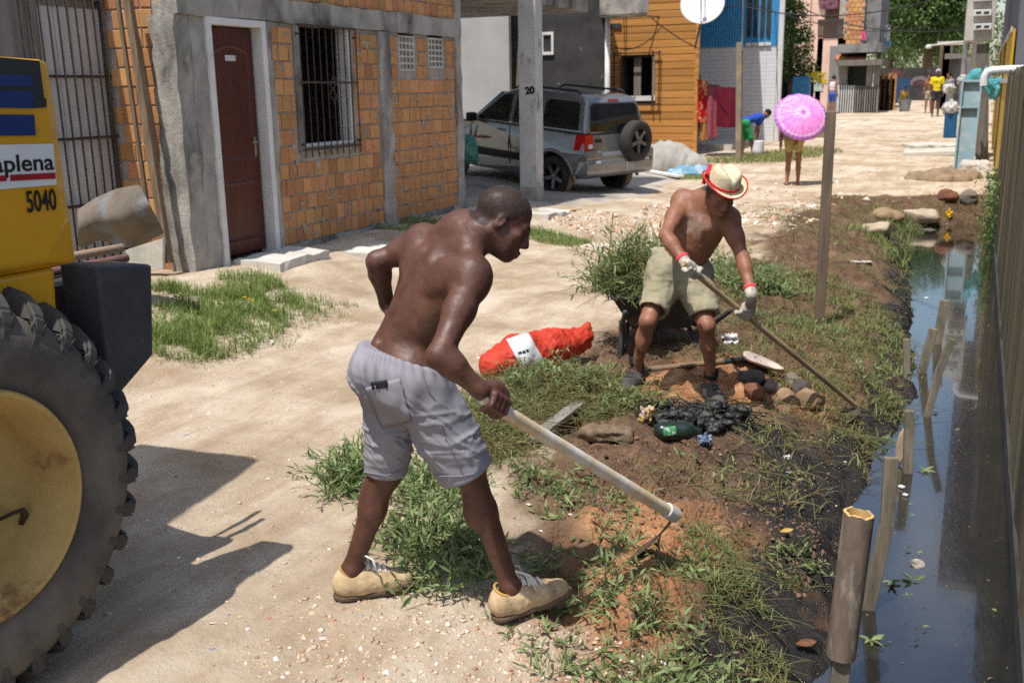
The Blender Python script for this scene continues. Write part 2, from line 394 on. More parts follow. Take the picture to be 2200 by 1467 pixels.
# ------------------------------------------------------------------ ground
BANKY = [-4, 2.6, 3.5, 4.0, 5.3, 6.5, 8.1, 11.1, 15.2, 16.6, 17.4]
BANKX = [-.44, -.43, -.40, -.36, -.45, -.38, -.33, -.48, -.88, -.70, -.2]
def zsmooth(x, y):
    x = np.asarray(x, float); y = np.asarray(y, float)
    z = np.interp(y, [-5, 18, 24, 30, 36, 43, 55, 70, 120], [0, .02, .15, .28, .42, .6, .85, 1.15, 2.0])
    h = sstep(-4.0, -6.0, x); return z+h*np.interp(y, [-5, 12, 16, 20], [.31, .29, .1, .0])+.20*sstep(-6.2, -8.3, x)*np.interp(y, [12.5, 15.5, 19, 23], [0, 1, 1, 0])
def zones(x, y):
    n1 = fbm2(x, y, .9, 4); n2 = fbm2(x, y, 3.1, 4, 5.); n3 = fbm2(x, y, 7., 3, 9.)
    edge = np.interp(y, [-3, 2.2, 2.8, 3.4, 4.2, 5.2, 7, 9, 12, 15, 17.5, 18.5], [-.7, -.85, -1.05, -1.5, -1.75, -2.05, -2.25, -2.3, -2.2, -2.3, -2.2, .5])
    soil = sstep(-.22, .22, x-edge+.28*n1+.16*n2+.06*n3)
    def blob(cx, cy, rx, ry, s=.35): return sstep(1+s, 1-s, np.sqrt(((x-cx)/rx)**2+((y-cy)/ry)**2)+.35*n2+.15*n3)
    orange = np.clip(blob(-.95, 3.6, .45, .75)+blob(-1.55, 5.75, .38, .3)+.8*blob(-1.15, 2.7, .35, .6)+.7*blob(-1.1, 6.2, .5, .4), 0, 1)*soil
    bx = np.interp(y, BANKY, BANKX)
    mud = np.clip(sstep(-.36, -.12, x-bx+.16*n2+.06*n1)*sstep(17.6, 16.5, y)+.95*blob(-1.22, 5.35, .36, .3)+.7*blob(-.75, 5.0, .35, .9)+.75*blob(-.66, 3.55, .12, .5)+.9*sstep(-.62, -.25, x-bx+.12*n2)*sstep(4.2, 3.2, y), 0, 1)*soil
    return soil, orange, mud
def zground(x, y):
    x = np.asarray(x, float); y = np.asarray(y, float)
    soil, orange, mud = zones(x, y); near = sstep(24, 12, y)
    z = zsmooth(x, y)
    z = z+near*(.012*fbm2(x, y, 2.2, 3)+soil*(.034*fbm2(x, y, 3.7, 5, 3.)+.018*fbm2(x, y, 17., 3, 4.)+.009*fbm2(x, y, 34., 2, 6.)+.010*mud*fbm2(x, y, 26., 2, 8.))+(1-soil)*(.004*fbm2(x, y, 11., 3)-sstep(1.5, 3.5, y)*sum(.020*np.exp(-((x-c_-.16*np.sin(.45*y+c_))/.13)**2)-.010*np.exp(-((x-c_-.16*np.sin(.45*y+c_)-.22)/.09)**2) for c_ in (-2.75, -4.35))))
    z = z+orange*.03+.05*np.exp(-(((x+1.22)/.3)**2+((y-5.35)/.25)**2))+soil*near*.05*np.maximum(0, fbm2(x, y, 6., 2, 20.))
    bx = np.interp(y, BANKY, BANKX)+.05*fbm2(y*0, y, 2.3, 3)
    prof = np.interp(x-bx, [-1.1, -.45, -.16, 0, .18, .30], [0, -.10, -.235, -.36, -.56, -.62])
    dit = sstep(17.9, 17.2, y)*sstep(-6, -4, y)
    z = z+prof*dit*np.where(x < .5, 1, np.interp(x, [.5, .7], [1, .25]))
    return z
def axis(segs):
    a = [segs[0][0]]
    for x0, x1, h0, h1 in segs:
        while a[-1] < x1-1e-6:
            t = (a[-1]-x0)/(x1-x0); a.append(min(x1, a[-1]+h0+(h1-h0)*t))
    return np.array(a)
gx_ = axis([(-90, -20, 9, 2.0), (-20, -7, 1.2, .09), (-7, -3.2, .05, .035), (-3.2, .34, .02, .02), (.34, 1.2, .08, .1), (1.2, 60, .5, 9)])
gy_ = axis([(-12, 1.4, 1.2, .05), (1.4, 8, .022, .03), (8, 18.5, .04, .07), (18.5, 60, .1, .9), (60, 240, 1.5, 15)])
GX, GY = np.meshgrid(gx_, gy_, indexing='ij'); GZ = zground(GX, GY)
nx_, ny_ = GX.shape; ii = np.arange(nx_*ny_).reshape(nx_, ny_)
GQ = np.stack([ii[:-1, :-1], ii[1:, :-1], ii[1:, 1:], ii[:-1, 1:]], -1).reshape(-1, 4)

def ground_material():
    m = bpy.data.materials.new('earth'); m.use_nodes = True; t = m.node_tree; N = t.nodes; Lk = t.links; b = N['Principled BSDF']
    tc = N.new('ShaderNodeTexCoord')
    def noise(scale, detail=8., rgh=.62, st=(1, 1, 1)):
        mp = N.new('ShaderNodeMapping'); mp.inputs['Scale'].default_value = st; Lk.new(tc.outputs['Object'], mp.inputs[0])
        n = N.new('ShaderNodeTexNoise'); n.inputs['Scale'].default_value = scale; n.inputs['Detail'].default_value = detail; n.inputs['Roughness'].default_value = rgh; Lk.new(mp.outputs[0], n.inputs[0]); return n.outputs['Fac']
    def ramp(f, stops):
        r = N.new('ShaderNodeValToRGB'); e = r.color_ramp.elements
        while len(e) < len(stops): e.new(.5)
        for k, (p, c) in zip(e, stops): k.position = p; k.color = (*c, 1)
        Lk.new(f, r.inputs[0]); return r.outputs[0]
    def mix(f, a, c, blend='MIX'):
        x = N.new('ShaderNodeMix'); x.data_type = 'RGBA'; x.blend_type = blend
        for s_, v in ((0, f), (6, a), (7, c)):
            if isinstance(v, (int, float)): x.inputs[s_].default_value = v
            elif isinstance(v, tuple): x.inputs[s_].default_value = (*v, 1)
            else: Lk.new(v, x.inputs[s_])
        return x.outputs[2]
    def math_(op, a, c=0.5):
        x = N.new('ShaderNodeMath'); x.operation = op
        for s_, v in ((0, a), (1, c)):
            if isinstance(v, (int, float)): x.inputs[s_].default_value = v
            else: Lk.new(v, x.inputs[s_])
        return x.outputs[0]
    an = N.new('ShaderNodeVertexColor'); an.layer_name = 'mask'; sp = N.new('ShaderNodeSeparateColor'); Lk.new(an.outputs[0], sp.inputs[0])
    soil, orange, mud = sp.outputs[0], sp.outputs[1], sp.outputs[2]
    road = ramp(noise(1.1, 10, .66), [(.33, (.345, .25, .16)), (.48, (.505, .405, .29)), (.61, (.64, .545, .425))])
    road = mix(math_('MULTIPLY', ramp(noise(5., 8, .7, (1, .22, 1)), [(.46, (0, 0, 0)), (.66, (1, 1, 1))]), .7), road, (.36, .245, .145))
    vo = N.new('ShaderNodeTexVoronoi'); vo.inputs['Scale'].default_value = 42.; Lk.new(tc.outputs['Object'], vo.inputs[0])
    spk = math_('MULTIPLY', math_('LESS_THAN', vo.outputs['Distance'], .2), ramp(noise(2.2), [(.5, (0, 0, 0)), (.62, (1, 1, 1))]))
    sc2 = N.new('ShaderNodeSeparateColor'); Lk.new(vo.outputs['Color'], sc2.inputs[0])
    road = mix(spk, road, ramp(sc2.outputs[0], [(.2, (.30, .16, .09)), (.45, (.62, .50, .38)), (.9, (.80, .72, .62))]))
    sl = ramp(noise(6.5, 12, .78), [(.30, (.045, .025, .014)), (.5, (.125, .070, .040)), (.66, (.245, .150, .092))])
    sl = mix(math_('MULTIPLY', ramp(noise(1.7, 6), [(.45, (0, 0, 0)), (.65, (1, 1, 1))]), .6), sl, (.26, .175, .10))
    org = ramp(noise(9., 10, .7), [(.3, (.26, .105, .042)), (.5, (.44, .205, .092)), (.68, (.60, .36, .20))])
    md = ramp(noise(11., 8, .7), [(.35, (.010, .010, .011)), (.6, (.035, .030, .026)), (.75, (.085, .058, .038))])
    c = mix(soil, road, sl); c = mix(orange, c, org); c = mix(mud, c, md)
    Lk.new(c, b.inputs['Base Color'])
    rg = N.new('ShaderNodeMapRange'); Lk.new(math_('MULTIPLY', mud, ramp(noise(14.), [(.4, (1, 1, 1)), (.62, (.3, .3, .3))])), rg.inputs[0]); rg.inputs[3].default_value = .93; rg.inputs[4].default_value = .09; Lk.new(rg.outputs[0], b.inputs['Roughness'])
    b.inputs['Specular IOR Level'].default_value = .35
    h = math_('ADD', math_('MULTIPLY', noise(38., 10, .75), 1.5), math_('MULTIPLY', noise(7., 8, .6), math_('ADD', math_('MULTIPLY', soil, 1.7), .5))); h = math_('ADD', h, math_('MULTIPLY', spk, .25)); vc = N.new('ShaderNodeTexVoronoi'); vc.inputs['Scale'].default_value = 60.; Lk.new(tc.outputs['Object'], vc.inputs[0]); h = math_('ADD', h, math_('MULTIPLY', math_('MULTIPLY', vc.outputs['Distance'], math_('SUBTRACT', soil, math_('MULTIPLY', mud, .8))), -1.3))
    bp = N.new('ShaderNodeBump'); bp.inputs['Strength'].default_value = .75; bp.inputs['Distance'].default_value = .022; Lk.new(h, bp.inputs['Height']); Lk.new(bp.outputs[0], b.inputs['Normal'])
    return m
M = {}
M['earth'] = ground_material()
g_me = mesh_from('ground', np.stack([GX, GY, GZ], -1).reshape(-1, 3), GQ, [M['earth']], True)
vcol(g_me, 'mask', np.stack(zones(GX, GY), -1).reshape(-1, 3))
ground = bpy.data.objects.new('ground', g_me); COL.objects.link(ground); tag(ground, 'pale dirt street with brown soil along the ditch', kind='structure')
def gp(px, py):
    z = 0.0
    for _ in range(50):
        p = atz(px, py, z); z = .6*z+.4*float(zsmooth(p[0], p[1]))
    p = atz(px, py, z); return np.array([p[0], p[1], float(zground(p[0], p[1]))])
def zg(x, y): return float(zground(x, y))
def onground(px, py):       # where that sight line meets the real relief
    p = gp(px, py); r = ray(px, py); t0 = depth(p)
    ts = np.linspace(t0*.8, t0*1.3, 400); q = CAM+ts[:, None]*r; hit = np.argmax(q[:, 2] < zground(q[:, 0], q[:, 1])); q = q[hit]
    return np.array([q[0], q[1], zg(q[0], q[1])])

# water in the ditch
M['water'] = mat('ditch_water', (.009, .010, .011), (.018, .017, .015), rough=.015, sc=3, bump=.08, bsc=7., spec=1.0, coat=.9, bdist=.02, st=(1.6, 1, 1))
o = MB().grid([[(x, y, -.355) for y in np.linspace(-4, 17.9, 40)] for x in (-1.4, -.6, 0, .32)]).obj('ditch_water', M['water'], smooth=True)
tag(o, 'still dark water standing in the ditch', kind='structure')

# ------------------------------------------------------------------ building materials
M['brick'] = mat('hollow_brick', (.60, .30, .122), (.46, .205, .078), rough=.85, sc=9, st=(1, 1, 5), bump=.5, bsc=26, rand=.24, hue=.012, stain=(.30, .21, .145), stsc=7, stth=(.50, .74), bdist=.006)
M['mortar'] = mat('mortar', (.44, .40, .35), (.28, .255, .225), rough=.95, sc=5, bump=.8, bsc=30, bdist=.02)
M['concrete'] = mat('rough_concrete', (.44, .41, .365), (.28, .26, .23), rough=.92, sc=3.2, bump=.6, bsc=24, stain=(.085, .08, .072), stsc=2.6, stt=(1, 1, .4), stth=(.47, .68), bdist=.02)
M['paleconc'] = mat('pale_concrete', (.58, .55, .50), (.44, .41, .36), rough=.9, sc=2.5, bump=.35, bsc=30, stain=(.25, .22, .18), stsc=3, stth=(.6, .8))
M['white'] = mat('white_paint', (.72, .71, .69), (.60, .59, .57), rough=.6, sc=5, bump=.1, stain=(.35, .32, .28), stsc=6, stth=(.64, .8))
M['rust'] = mat('rusty_iron', (.085, .055, .040), (.045, .032, .026), rough=.8, sc=12, bump=.4, bsc=60)
M['room_shade'] = mat('room_shade_colour', (.05, .055, .05), rough=.9)  # shade of an interior put into a near-black colour
M['door'] = mat('varnished_door', (.090, .018, .010), (.055, .011, .007), rough=.38, sc=3, st=(4, 4, .5), bump=.15, bsc=20, spec=.4)
M['greywood'] = mat('weathered_wood', (.26, .235, .205), (.135, .120, .105), rough=.9, sc=4, st=(6, 6, .5), bump=.6, bsc=9, rand=.25, lo=.3, hi=.7)
M['brownwood'] = mat('brown_wood', (.22, .155, .10), (.12, .085, .055), rough=.88, sc=5, st=(6, 6, .6), bump=.5, bsc=10, rand=.2)
M['grime'] = mat('white_metal_sheet', (.58, .58, .57), (.48, .48, .47), rough=.6, sc=2, bump=.1, stain=(.22, .17, .12), stsc=14, stth=(.66, .74))
BR = [unit_brick('brick', .02, .035, [M['brick']], s) for s in range(5)]

# ------------------------------------------------------------------ the unplastered brick house
XF = -6.05; Y0, Y1 = 6.86, 11.95
DOOR = (7.22, 7.94, .30, 2.43); WIN = (8.50, 9.40, 1.27, 2.43)
def yz(px, py): p = atx(px, py, XF); return p[1], p[2]
V1 = (*[yz(857, 80)[0], yz(890, 80)[0]], 2.02, 2.41); V2 = (*[yz(920, 80)[0], yz(952, 80)[0]], 2.06, 2.41)
PIL = (9.95, 10.20, .2, 2.43)
house = empty('brick_house', (XF, 9.0, .25), 'house of bare orange bricks with grey mortar, dark red door and barred window', 'house')
mb = MB()
def core(y0, y1, z0, z1, x=-6.063, d=.16): mb.box((x-d, y0, z0), (x, y1, z1))
for a in [(Y0, 7.22, .0, 2.43), (7.22, 7.94, .0, .28), (7.94, 8.50, .0, 2.43), (8.50, 9.40, .0, 1.27), (9.40, V1[0], .0, 2.43), (V1[0], V1[1], .0, V1[2]), (V1[1], V2[0], .0, 2.43), (V2[0], V2[1], .0, V2[2]), (V2[1], Y1-.16, .0, 2.43), (Y0, Y1-.16, 2.62, 3.35)]: core(*a)
mb.box((-6.9, Y0+.012, 0), (-6.224, Y0+.16, 3.35)); mb.box((-11.5, Y1-.17, 0), (-6.224, Y1-.01, 3.35)); mb.box((-11.5, Y0+.17, 2.9), (-6.23, Y1-.18, 3.0))
mb.box((-9.2, 7.05, 0), (-9.1, Y1-.2, 2.9)); mb.box((-9.0, 7.1, .1), (-6.3, 11.7, .27)); mb.box((-11.5, Y0+.012, 0), (-6.91, Y0+.16, 3.35))
mb.obj('mortar', M['mortar'], house)
items = []
def hole(y0, y1, z0, z1, H): return any(y1 > h[0]+.01 and y0 < h[1]-.01 and z1 > h[2]+.02 and z0 < h[3]-.02 for h in H)
HO = [(DOOR[0]-.1, DOOR[1]+.16, 0, 9), (WIN[0]-.10, WIN[1]+.06, WIN[2]-.04, 9), (PIL[0], PIL[1], 0, 2.5), (V1[0]-.05, V1[1]+.05, V1[2]-.05, 2.5), (V2[0]-.05, V2[1]+.05, V2[2]-.05, 2.5)]
def course(z, h, pitch, y0, y1, H, off):
    y = y0-off*pitch
    while y < y1-.03:
        p = pitch*random.uniform(.9, 1.1); a, b = max(y, y0), min(y+p-.011, y1)
        for hh in H:      # trim a brick against an opening
            if z+h > hh[2]+.02 and z < hh[3]-.02:
                if a < hh[0] < b: b = hh[0]
                if a < hh[1] < b: a = hh[1]
        if b-a > .04 and not hole(a, b, z, z+h, H):
            items.append(((XF-.045+random.uniform(-.004, .004), (a+b)/2, z+h/2+random.uniform(-.003, .003)), (.09, b-a, h), 0))
        y += p
z = .36; k = 0
while z < 2.40:
    hz = .1385
    course(z, min(hz, 2.415-z), .142 if (z < 1.15 or k % 3) else .20, 8.07, Y1-.17, HO, random.random()); z += hz+.019; k += 1
for z in (2.65, 2.81, 2.97, 3.13): course(z, .143, .145, Y0+.02, Y1-.17, [], random.random())
for k in range(21):       # short end wall facing the road junction
    z = .30+k*.157
    if z > 3.2: break
    x = -6.84+(.08 if k % 2 else 0)
    while x < -6.33:
        L = .20 if random.random() < .75 else .1
        b = min(x+L, -6.315)
        if b-x > .04: items.append((((x+b)/2, Y0+.045+random.uniform(-.004, .004), z+.071), (.09, b-x-.012, .143), math.pi/2))
        x += L
pieces(house, 'brick', items, BR, 300, .012)
# concrete frame of the house
RO = dict(smooth=True, auto=48)
def rough(mb_, lo, hi, n=14, amp=.012, seed=0):     # box of poured concrete with wavy edges
    r = np.random.default_rng(seed); lo = np.array(lo, float); hi = np.array(hi, float); a = int(np.argmax(hi-lo)); b, c = [i for i in range(3) if i != a]; rows = []
    for t in np.linspace(0, 1, n):
        ring = []
        for u, v in ((0, 0), (.5, 0), (1, 0), (1, .5), (1, 1), (.5, 1), (0, 1), (0, .5)):
            p = np.zeros(3); p[a] = lo[a]+t*(hi[a]-lo[a]); p[b] = lo[b]+u*(hi[b]-lo[b])+r.normal(0, amp); p[c] = lo[c]+v*(hi[c]-lo[c])+r.normal(0, amp); ring.append(p)
        ring.append(ring[0]); rows.append(ring)
    base = len(mb_.V); mb_.grid(rows)
    mb_.F.append(tuple(base+i for i in range(8))); mb_.M.append(0); mb_.F.append(tuple(base+(n-1)*9+i for i in range(7, -1, -1))); mb_.M.append(0); return mb_
rough(MB(), (-6.20, Y0-.02, 2.435), (-6.028, Y1+.0, 2.645), 30, .006, 1).obj('beam', M['concrete'], house, **RO)
rough(MB(), (-6.315, Y0-.045, .0), (-6.06, Y0+.135, 2.43), 22, .009, 2).obj('column', M['concrete'], house, **RO)
rough(MB(), (-6.20, Y0+.14, .0), (-6.05, 7.17, 2.43), 22, .008, 3).obj('column', M['concrete'], house, **RO)
rough(MB(), (-6.20, PIL[0]+.01, .05), (-6.025, PIL[1]-.01, 2.43), 20, .011, 4).obj('column', M['concrete'], house, **RO)
rough(MB(), (-6.22, Y1-.165, .05), (-6.03, Y1, 3.3), 20, .009, 5).obj('column', M['concrete'], house, **RO)
rough(MB(), (-6.17, 7.99, .1), (-6.040, 8.075, 2.43), 16, .012, 6).obj('mortar_strip', M['concrete'], house, **RO)
rough(MB(), (-6.16, 8.07, .02), (-6.03, PIL[0], .35), 24, .022, 7).obj('footing', M['concrete'], house, **RO)
rough(MB(), (-6.16, PIL[1], .02), (-6.03, Y1-.16, .35), 16, .022, 8).obj('footing', M['concrete'], house, **RO)
mb = MB()          # mortar smeared over the brick faces
for i in range(150):
    y = random.uniform(8.1, 11.7); z = random.uniform(.4, 2.35)
    if hole(y-.05, y+.05, z-.05, z+.05, HO): continue
    n = 9; a, b = random.choice(((random.uniform(.03, .08), random.uniform(.008, .018)), (random.uniform(.008, .016), random.uniform(.03, .07)), (random.uniform(.02, .045), random.uniform(.02, .07)))); ring = [(XF+.004, y+a*random.uniform(.5, 1.2)*math.cos(t), z+b*random.uniform(.5, 1.2)*math.sin(t)) for t in np.linspace(0, 2*math.pi, n, endpoint=False)]
    c = len(mb.V); mb.V += ring+[(XF+.013, y, z)]; mb.F += [(c+i, c+(i+1) % n, c+n) for i in range(n)]; mb.M += [0]*n
o = mb.obj('mortar_smears', M['mortar'], house, True); o['kind'] = 'stuff'
# window: concrete surround, white frame, open shutter, iron bars
wy0, wy1, wz0, wz1 = WIN
win = MB(); win.box((-6.15, wy0-.075, wz0-.03), (-6.035, wy0, wz1)); win.box((-6.15, wy1, wz0-.03), (-6.035, wy1+.05, wz1)); win.box((-6.18, wy0-.075, wz0-.065), (-6.02, wy1+.05, wz0-.032))
wo = win.obj('window', M['concrete'], house, bevel=.006)
f = MB(); f.box((-6.14, wy0+.002, wz0), (-6.05, wy0+.03, wz1)); f.box((-6.19, wy1-.03, wz0), (-6.05, wy1-.002, wz1)); f.box((-6.14, wy0+.03, wz0), (-6.05, wy1-.03, wz0+.03)); f.obj('frame', M['white'], wo, bevel=.003)
s = MB(); s.hexa([(-6.27, wy1-.075, wz0+.05), (-6.15, wy1-.10, wz0+.05), (-6.15, wy1-.065, wz0+.05), (-6.27, wy1-.045, wz0+.05), (-6.27, wy1-.075, wz1-.03), (-6.15, wy1-.10, wz1-.03), (-6.15, wy1-.065, wz1-.03), (-6.27, wy1-.045, wz1-.03)]); None
for i in range(10):
    yb = wy0-.05+i*(wy1-wy0+.09)/9; b = MB().tube([(-5.995, yb, wz0-.10), (-5.995, yb+.004, wz1+.005)], .0065, 6); b.obj('bar', M['rust'], wo, True)
b = MB()
for zz in (wz0+.62, wz1-.005, wz0-.02): b.box((-6.005, wy0-.06, zz-.01), (-5.985, wy1+.05, zz+.01))
for yy in (wy0-.06, wy1+.05):
    b.box((-6.04, yy-.008, wz0+.02), (-5.99, yy+.008, wz0+.04)); b.box((-6.04, yy-.008, wz1-.1), (-5.99, yy+.008, wz1-.08))
b.tube([(-5.99, 8.98+.07*math.sin(t)*math.sin(t*.5), wz0+.40+t*.045) for t in np.linspace(0, 6.3, 22)], .006, 5); b.tube([(-5.99, 8.98-.06*math.sin(t), wz0+.44+t*.04) for t in np.linspace(0, 6.3, 22)], .006, 5)
b.obj('grille_rail', M['rust'], wo)
MB().box((-9.0, 8.2, .5), (-8.9, 9.8, 2.8)).obj('room_wall', mat('green_room', (.06, .14, .08), rough=.9), house)
# front door
d0, d1, z0_, z1_ = DOOR
dr = MB(); dr.box((-6.17, d0+.045, .36), (-6.125, d1-.045, 2.36)); do = dr.obj('door', M['door'], house, bevel=.004)
for lo, hi in (((d0+.12, .48), (d1-.12, 1.02)), ((d0+.12, 1.20), (d1-.12, 2.22))):
    q = MB()
    y0, zz0 = lo; y1, zz1 = hi; n = 10; top = [(y1+(y0-y1)*t, zz1+(.06*math.sin(math.pi*t)-.06 if zz1 > 2 else 0)) for t in np.linspace(0, 1, n)]
    out = [(y0, zz0), (y1, zz0)]+top; cy, cz = (y0+y1)/2, (zz0+zz1)/2; inn = [(cy+(y-cy)*.86, cz+(z-cz)*(.86 if zz1 < 2 else .94)) for y, z in out]
    k = len(out); q.V = [(-6.124, y, z) for y, z in out]+[(-6.112, y*.55+iy*.45, z*.55+iz*.45) for (y, z), (iy, iz) in zip(out, inn)]+[(-6.122, y, z) for y, z in inn]
    for a in range(2):
        for i in range(k): q.F.append((a*k+i, a*k+(i+1) % k, (a+1)*k+(i+1) % k, (a+1)*k+i)); q.M.append(0)
    q.F.append(tuple(2*k+i for i in range(k))); q.M.append(0); q.obj('panel', M['door'], do)
MB().box((-6.123, 7.50, 2.075), (-6.114, 7.64, 2.125)).obj('door_plate', M['grime'], do, bevel=.004)
h = MB(); h.box((-6.124, d1-.12, 1.22), (-6.116, d1-.085, 1.40)); h.tube([(-6.115, d1-.10, 1.36), (-6.075, d1-.10, 1.36), (-6.075, d1-.20, 1.355)], .008, 8); h.obj('handle', mat('dull_brass', (.35, .30, .22), rough=.4, metal=.8), do, True)
fr = MB(); fr.box((-6.20, d0-.045, .27), (-6.022, d0+.02, 2.43)); fr.box((-6.20, d1-.02, .27), (-6.022, d1+.045, 2.43)); fr.box((-6.20, d0+.02, 2.37), (-6.022, d1-.02, 2.43))
fr.obj('door_frame', M['white'], house, bevel=.005)
MB().box((-6.5, d0-.04, .2), (-6.04, d1+.04, .285)).obj('threshold', M['concrete'], house, bevel=.01)
# vent blocks: grids of small ribs
for (a, b, c, d) in (V1, V2):
    v = MB(); v.box((-6.15, a, c), (-6.055, a+.022, d)); v.box((-6.15, b-.022, c), (-6.055, b, d))
    for i in range(6): zz = c+.012+i*(d-c-.024)/5; v.box((-6.15, a+.022, zz-.012), (-6.055, b-.022, zz+.012))
    for i in range(1, 4): yy = a+i*(b-a)/4; v.box((-6.148, yy-.009, c+.025), (-6.058, yy+.009, d-.025))
    v.obj('vent_block', M['paleconc'], house, bevel=.003); MB().box((-6.2, a, c), (-6.16, b, d)).obj('vent_shade_sheet', M['room_shade'], house)  # dark sheet behind the ribs stands in for the shaded room
# upper floor added out of view, sized to shade the carport and car
up = empty('unseen_upper_storey', (-8.8, 11, 3.35), 'unseen upper storey added above the brick house to shade the carport', 'upper storey')
MB().box((-11.5, Y0, 3.36), (-6.03, 17.2, 5.6)).obj('wall', M['concrete'], up); MB().box((-11.7, Y0-.2, 5.61), (-6.03, 17.3, 5.75)).obj('roof', M['paleconc'], up)
# doorstep slab
pa, pb = gp(500, 560), gp(685, 558); c1 = gp(610, 582)
st = MB(); rough(st, (-6.02, 7.28, .20), (-5.52, 8.05, .345), 10, .008, 11); tag(st.obj('doorstep', M['paleconc']), 'flat concrete slab lying in front of the dark red door', 'step')
st = MB(); rough(st, (-5.85, 8.35, .17), (-5.2, 9.2, .27), 10, .012, 12); tag(st.obj('paving_slab', M['paleconc']), 'low broken slab in the dirt beneath the barred window', 'slab')

# ------------------------------------------------------------------ grey timber house, set back, with barred white door
wood = empty('timber_house', (-7.0, 5, .3), 'weathered grey plank house with rusty bars over a white sheet door', 'house')
XW = -6.88
PLK = [unit_brick('plank', .004, .01, [M['greywood']], s+20) for s in range(3)]
pl = []; y = 3.0
dy0, dy1 = atx(105, 300, XW)[1], atx(245, 300, XW)[1]
while y < 6.78:
    wd = random.uniform(.13, .19); yb = min(y+wd, 6.80)
    if yb < dy0-.02 or y > dy1+.02: pl.append(((XW+random.uniform(-.008, .008), (y+yb)/2, 1.75), (.03, yb-y-.008, 3.3), 0))
    else: pl.append(((XW, (y+yb)/2, 2.95), (.03, yb-y-.008, .9), 0))
    y = yb
pieces(wood, 'plank', pl, PLK, 300, .006)
MB().box((-11, 2.9, .1), (-6.93, dy0, 3.6)).box((-11, dy1, .1), (-6.93, 6.8, 3.6)).box((-11, dy0, 2.5), (-6.93, dy1, 3.6)).obj('wall', M['greywood'], wood)
dm = .5*(dy0+dy1)
dd = MB()
for i in range(4): a = dy0+.03+i*(dy1-dy0-.06)/4; dd.box((XW-.02, a+.003, .30), (XW+.0, a+(dy1-dy0-.06)/4-.003, 2.50))
dd.obj('door', M['grime'], wood)
g = MB()
fx = XW+.05
MB().box((XW-.03, dy0-.09, .3), (XW+.03, dy0, 2.56)).box((XW-.03, dy1, .3), (XW+.03, dy1+.09, 2.56)).box((XW-.03, dy0-.09, 2.565), (XW+.03, dy1+.09, 2.67)).obj('door_frame', M['greywood'], wood)
gr = MB()
for z in (.9, 1.45, 1.95, 2.62): gr.box((fx-.006, dy0-.2, z-.012), (fx+.012, dy1+.42, z+.012))
go = gr.obj('grille', M['rust'], wood)
n = 15
for i in range(n):
    yb = dy0-.2+i*(dy1-dy0+.6)/(n-1); MB().tube([(fx+.022, yb+.02, .35), (fx+.022, yb, 2.64)], .0085, 6).obj('bar', M['rust'], go, True)
for (px0, py0, px1, py1, w_, nm) in ((272, -20, 362, 565, .07, 'post'), (250, -20, 322, 480, .035, 'batten')):
    a, b = aty(px0, py0, 6.70), aty(px1, py1, 6.62); MB().bar(b, a, w_, w_*.8, (0, 1, 0)).obj(nm, M['brownwood'], wood, bevel=.006)
pts = [aty(px, py, 6.55) for px, py in ((262, 540), (350, 512), (350, 578), (268, 590))]
q = MB().prism(pts, (.0, .03, 0)); tag(q.obj('leaning_board', mat('cream_board', (.62, .60, .52), rough=.5), bevel=.004), 'cream panel board leaning against the foot of the grey post', 'board')
a = aty(262, 10, 6.85); b = aty(345, 42, 6.85)

# ------------------------------------------------------------------ carport beside the brick house
car_port = empty('carport', (-8, 16, .1), 'open carport with grey plaster end wall and numbered white post', 'carport')
M['plaster'] = mat('grey_plaster', (.42, .415, .41), (.35, .345, .34), rough=.9, sc=1.5, bump=.25, bsc=30)
M['char'] = mat('charcoal_render', (.060, .058, .056), (.032, .031, .030), rough=.95, sc=2.0, bump=.5, bsc=18, stain=(.17, .165, .16), stsc=3.2, stth=(.63, .72))
YB = 20.6; xg = aty(1095, 200, YB)[0]; xc0 = aty(1098, 200, 21.0)[0]; xc1 = aty(1304, 150, 21.0)[0]
MB().box((-14, YB, 0), (xg, YB+.12, 4.5)).obj('end_wall', M['plaster'], car_port)
MB().box((-14, 12.05, 3.06), (-6.25, 17.2, 3.25)).obj('roof_slab', M['concrete'], car_port)
pb = gp(1143, 432); pw = .135
t = MB(); t.box((pb[0]-pw, pb[1]-pw, .1), (pb[0]+pw, pb[1]+pw, .42)); t.obj('post_base', M['concrete'], car_port, bevel=.01)
M['postpaint'] = mat('whitewashed_post', (.56, .55, .54), (.45, .44, .43), rough=.85, sc=3, bump=.3, bsc=30, stain=(.14, .13, .12), stsc=5, stt=(1, 1, .6), stth=(.58, .74))
t = MB(); t.box((pb[0]-pw+.004, pb[1]-pw+.004, .421), (pb[0]+pw-.004, pb[1]+pw-.004, 4.2)); post20 = t.obj('post', M['postpaint'], car_port, bevel=.008)
na = aty(1129, 203, pb[1]-pw+.003); M['ink'] = mat('black_paint', (.012, .012, .012), rough=.6, bump=0)
text_mesh('house_number', '20', .135, (na[0], na[1], na[2]), (1, 0, .09), (-.09, 0, 1), M['ink'], post20, .008, .001, 1.05)
char = empty('charcoal_house', (-8.8, 22, .1), 'house with dark charcoal rendered wall behind the carport', 'house')
MB().hexa([(xc0-.2, 21.0, 0), (xc1, 21.0, 0), (xc1-1.5, 24.4, 0), (xc0-1.6, 24.4, 0), (xc0-.2, 21.0, 5.2), (xc1, 21.0, 5.2), (xc1-1.5, 24.4, 5.2), (xc0-1.6, 24.4, 5.2)]).obj('wall', M['char'], char)
wa, wb = aty(1163, 70, 20.98), aty(1190, 118, 20.98)
wf = MB(); 
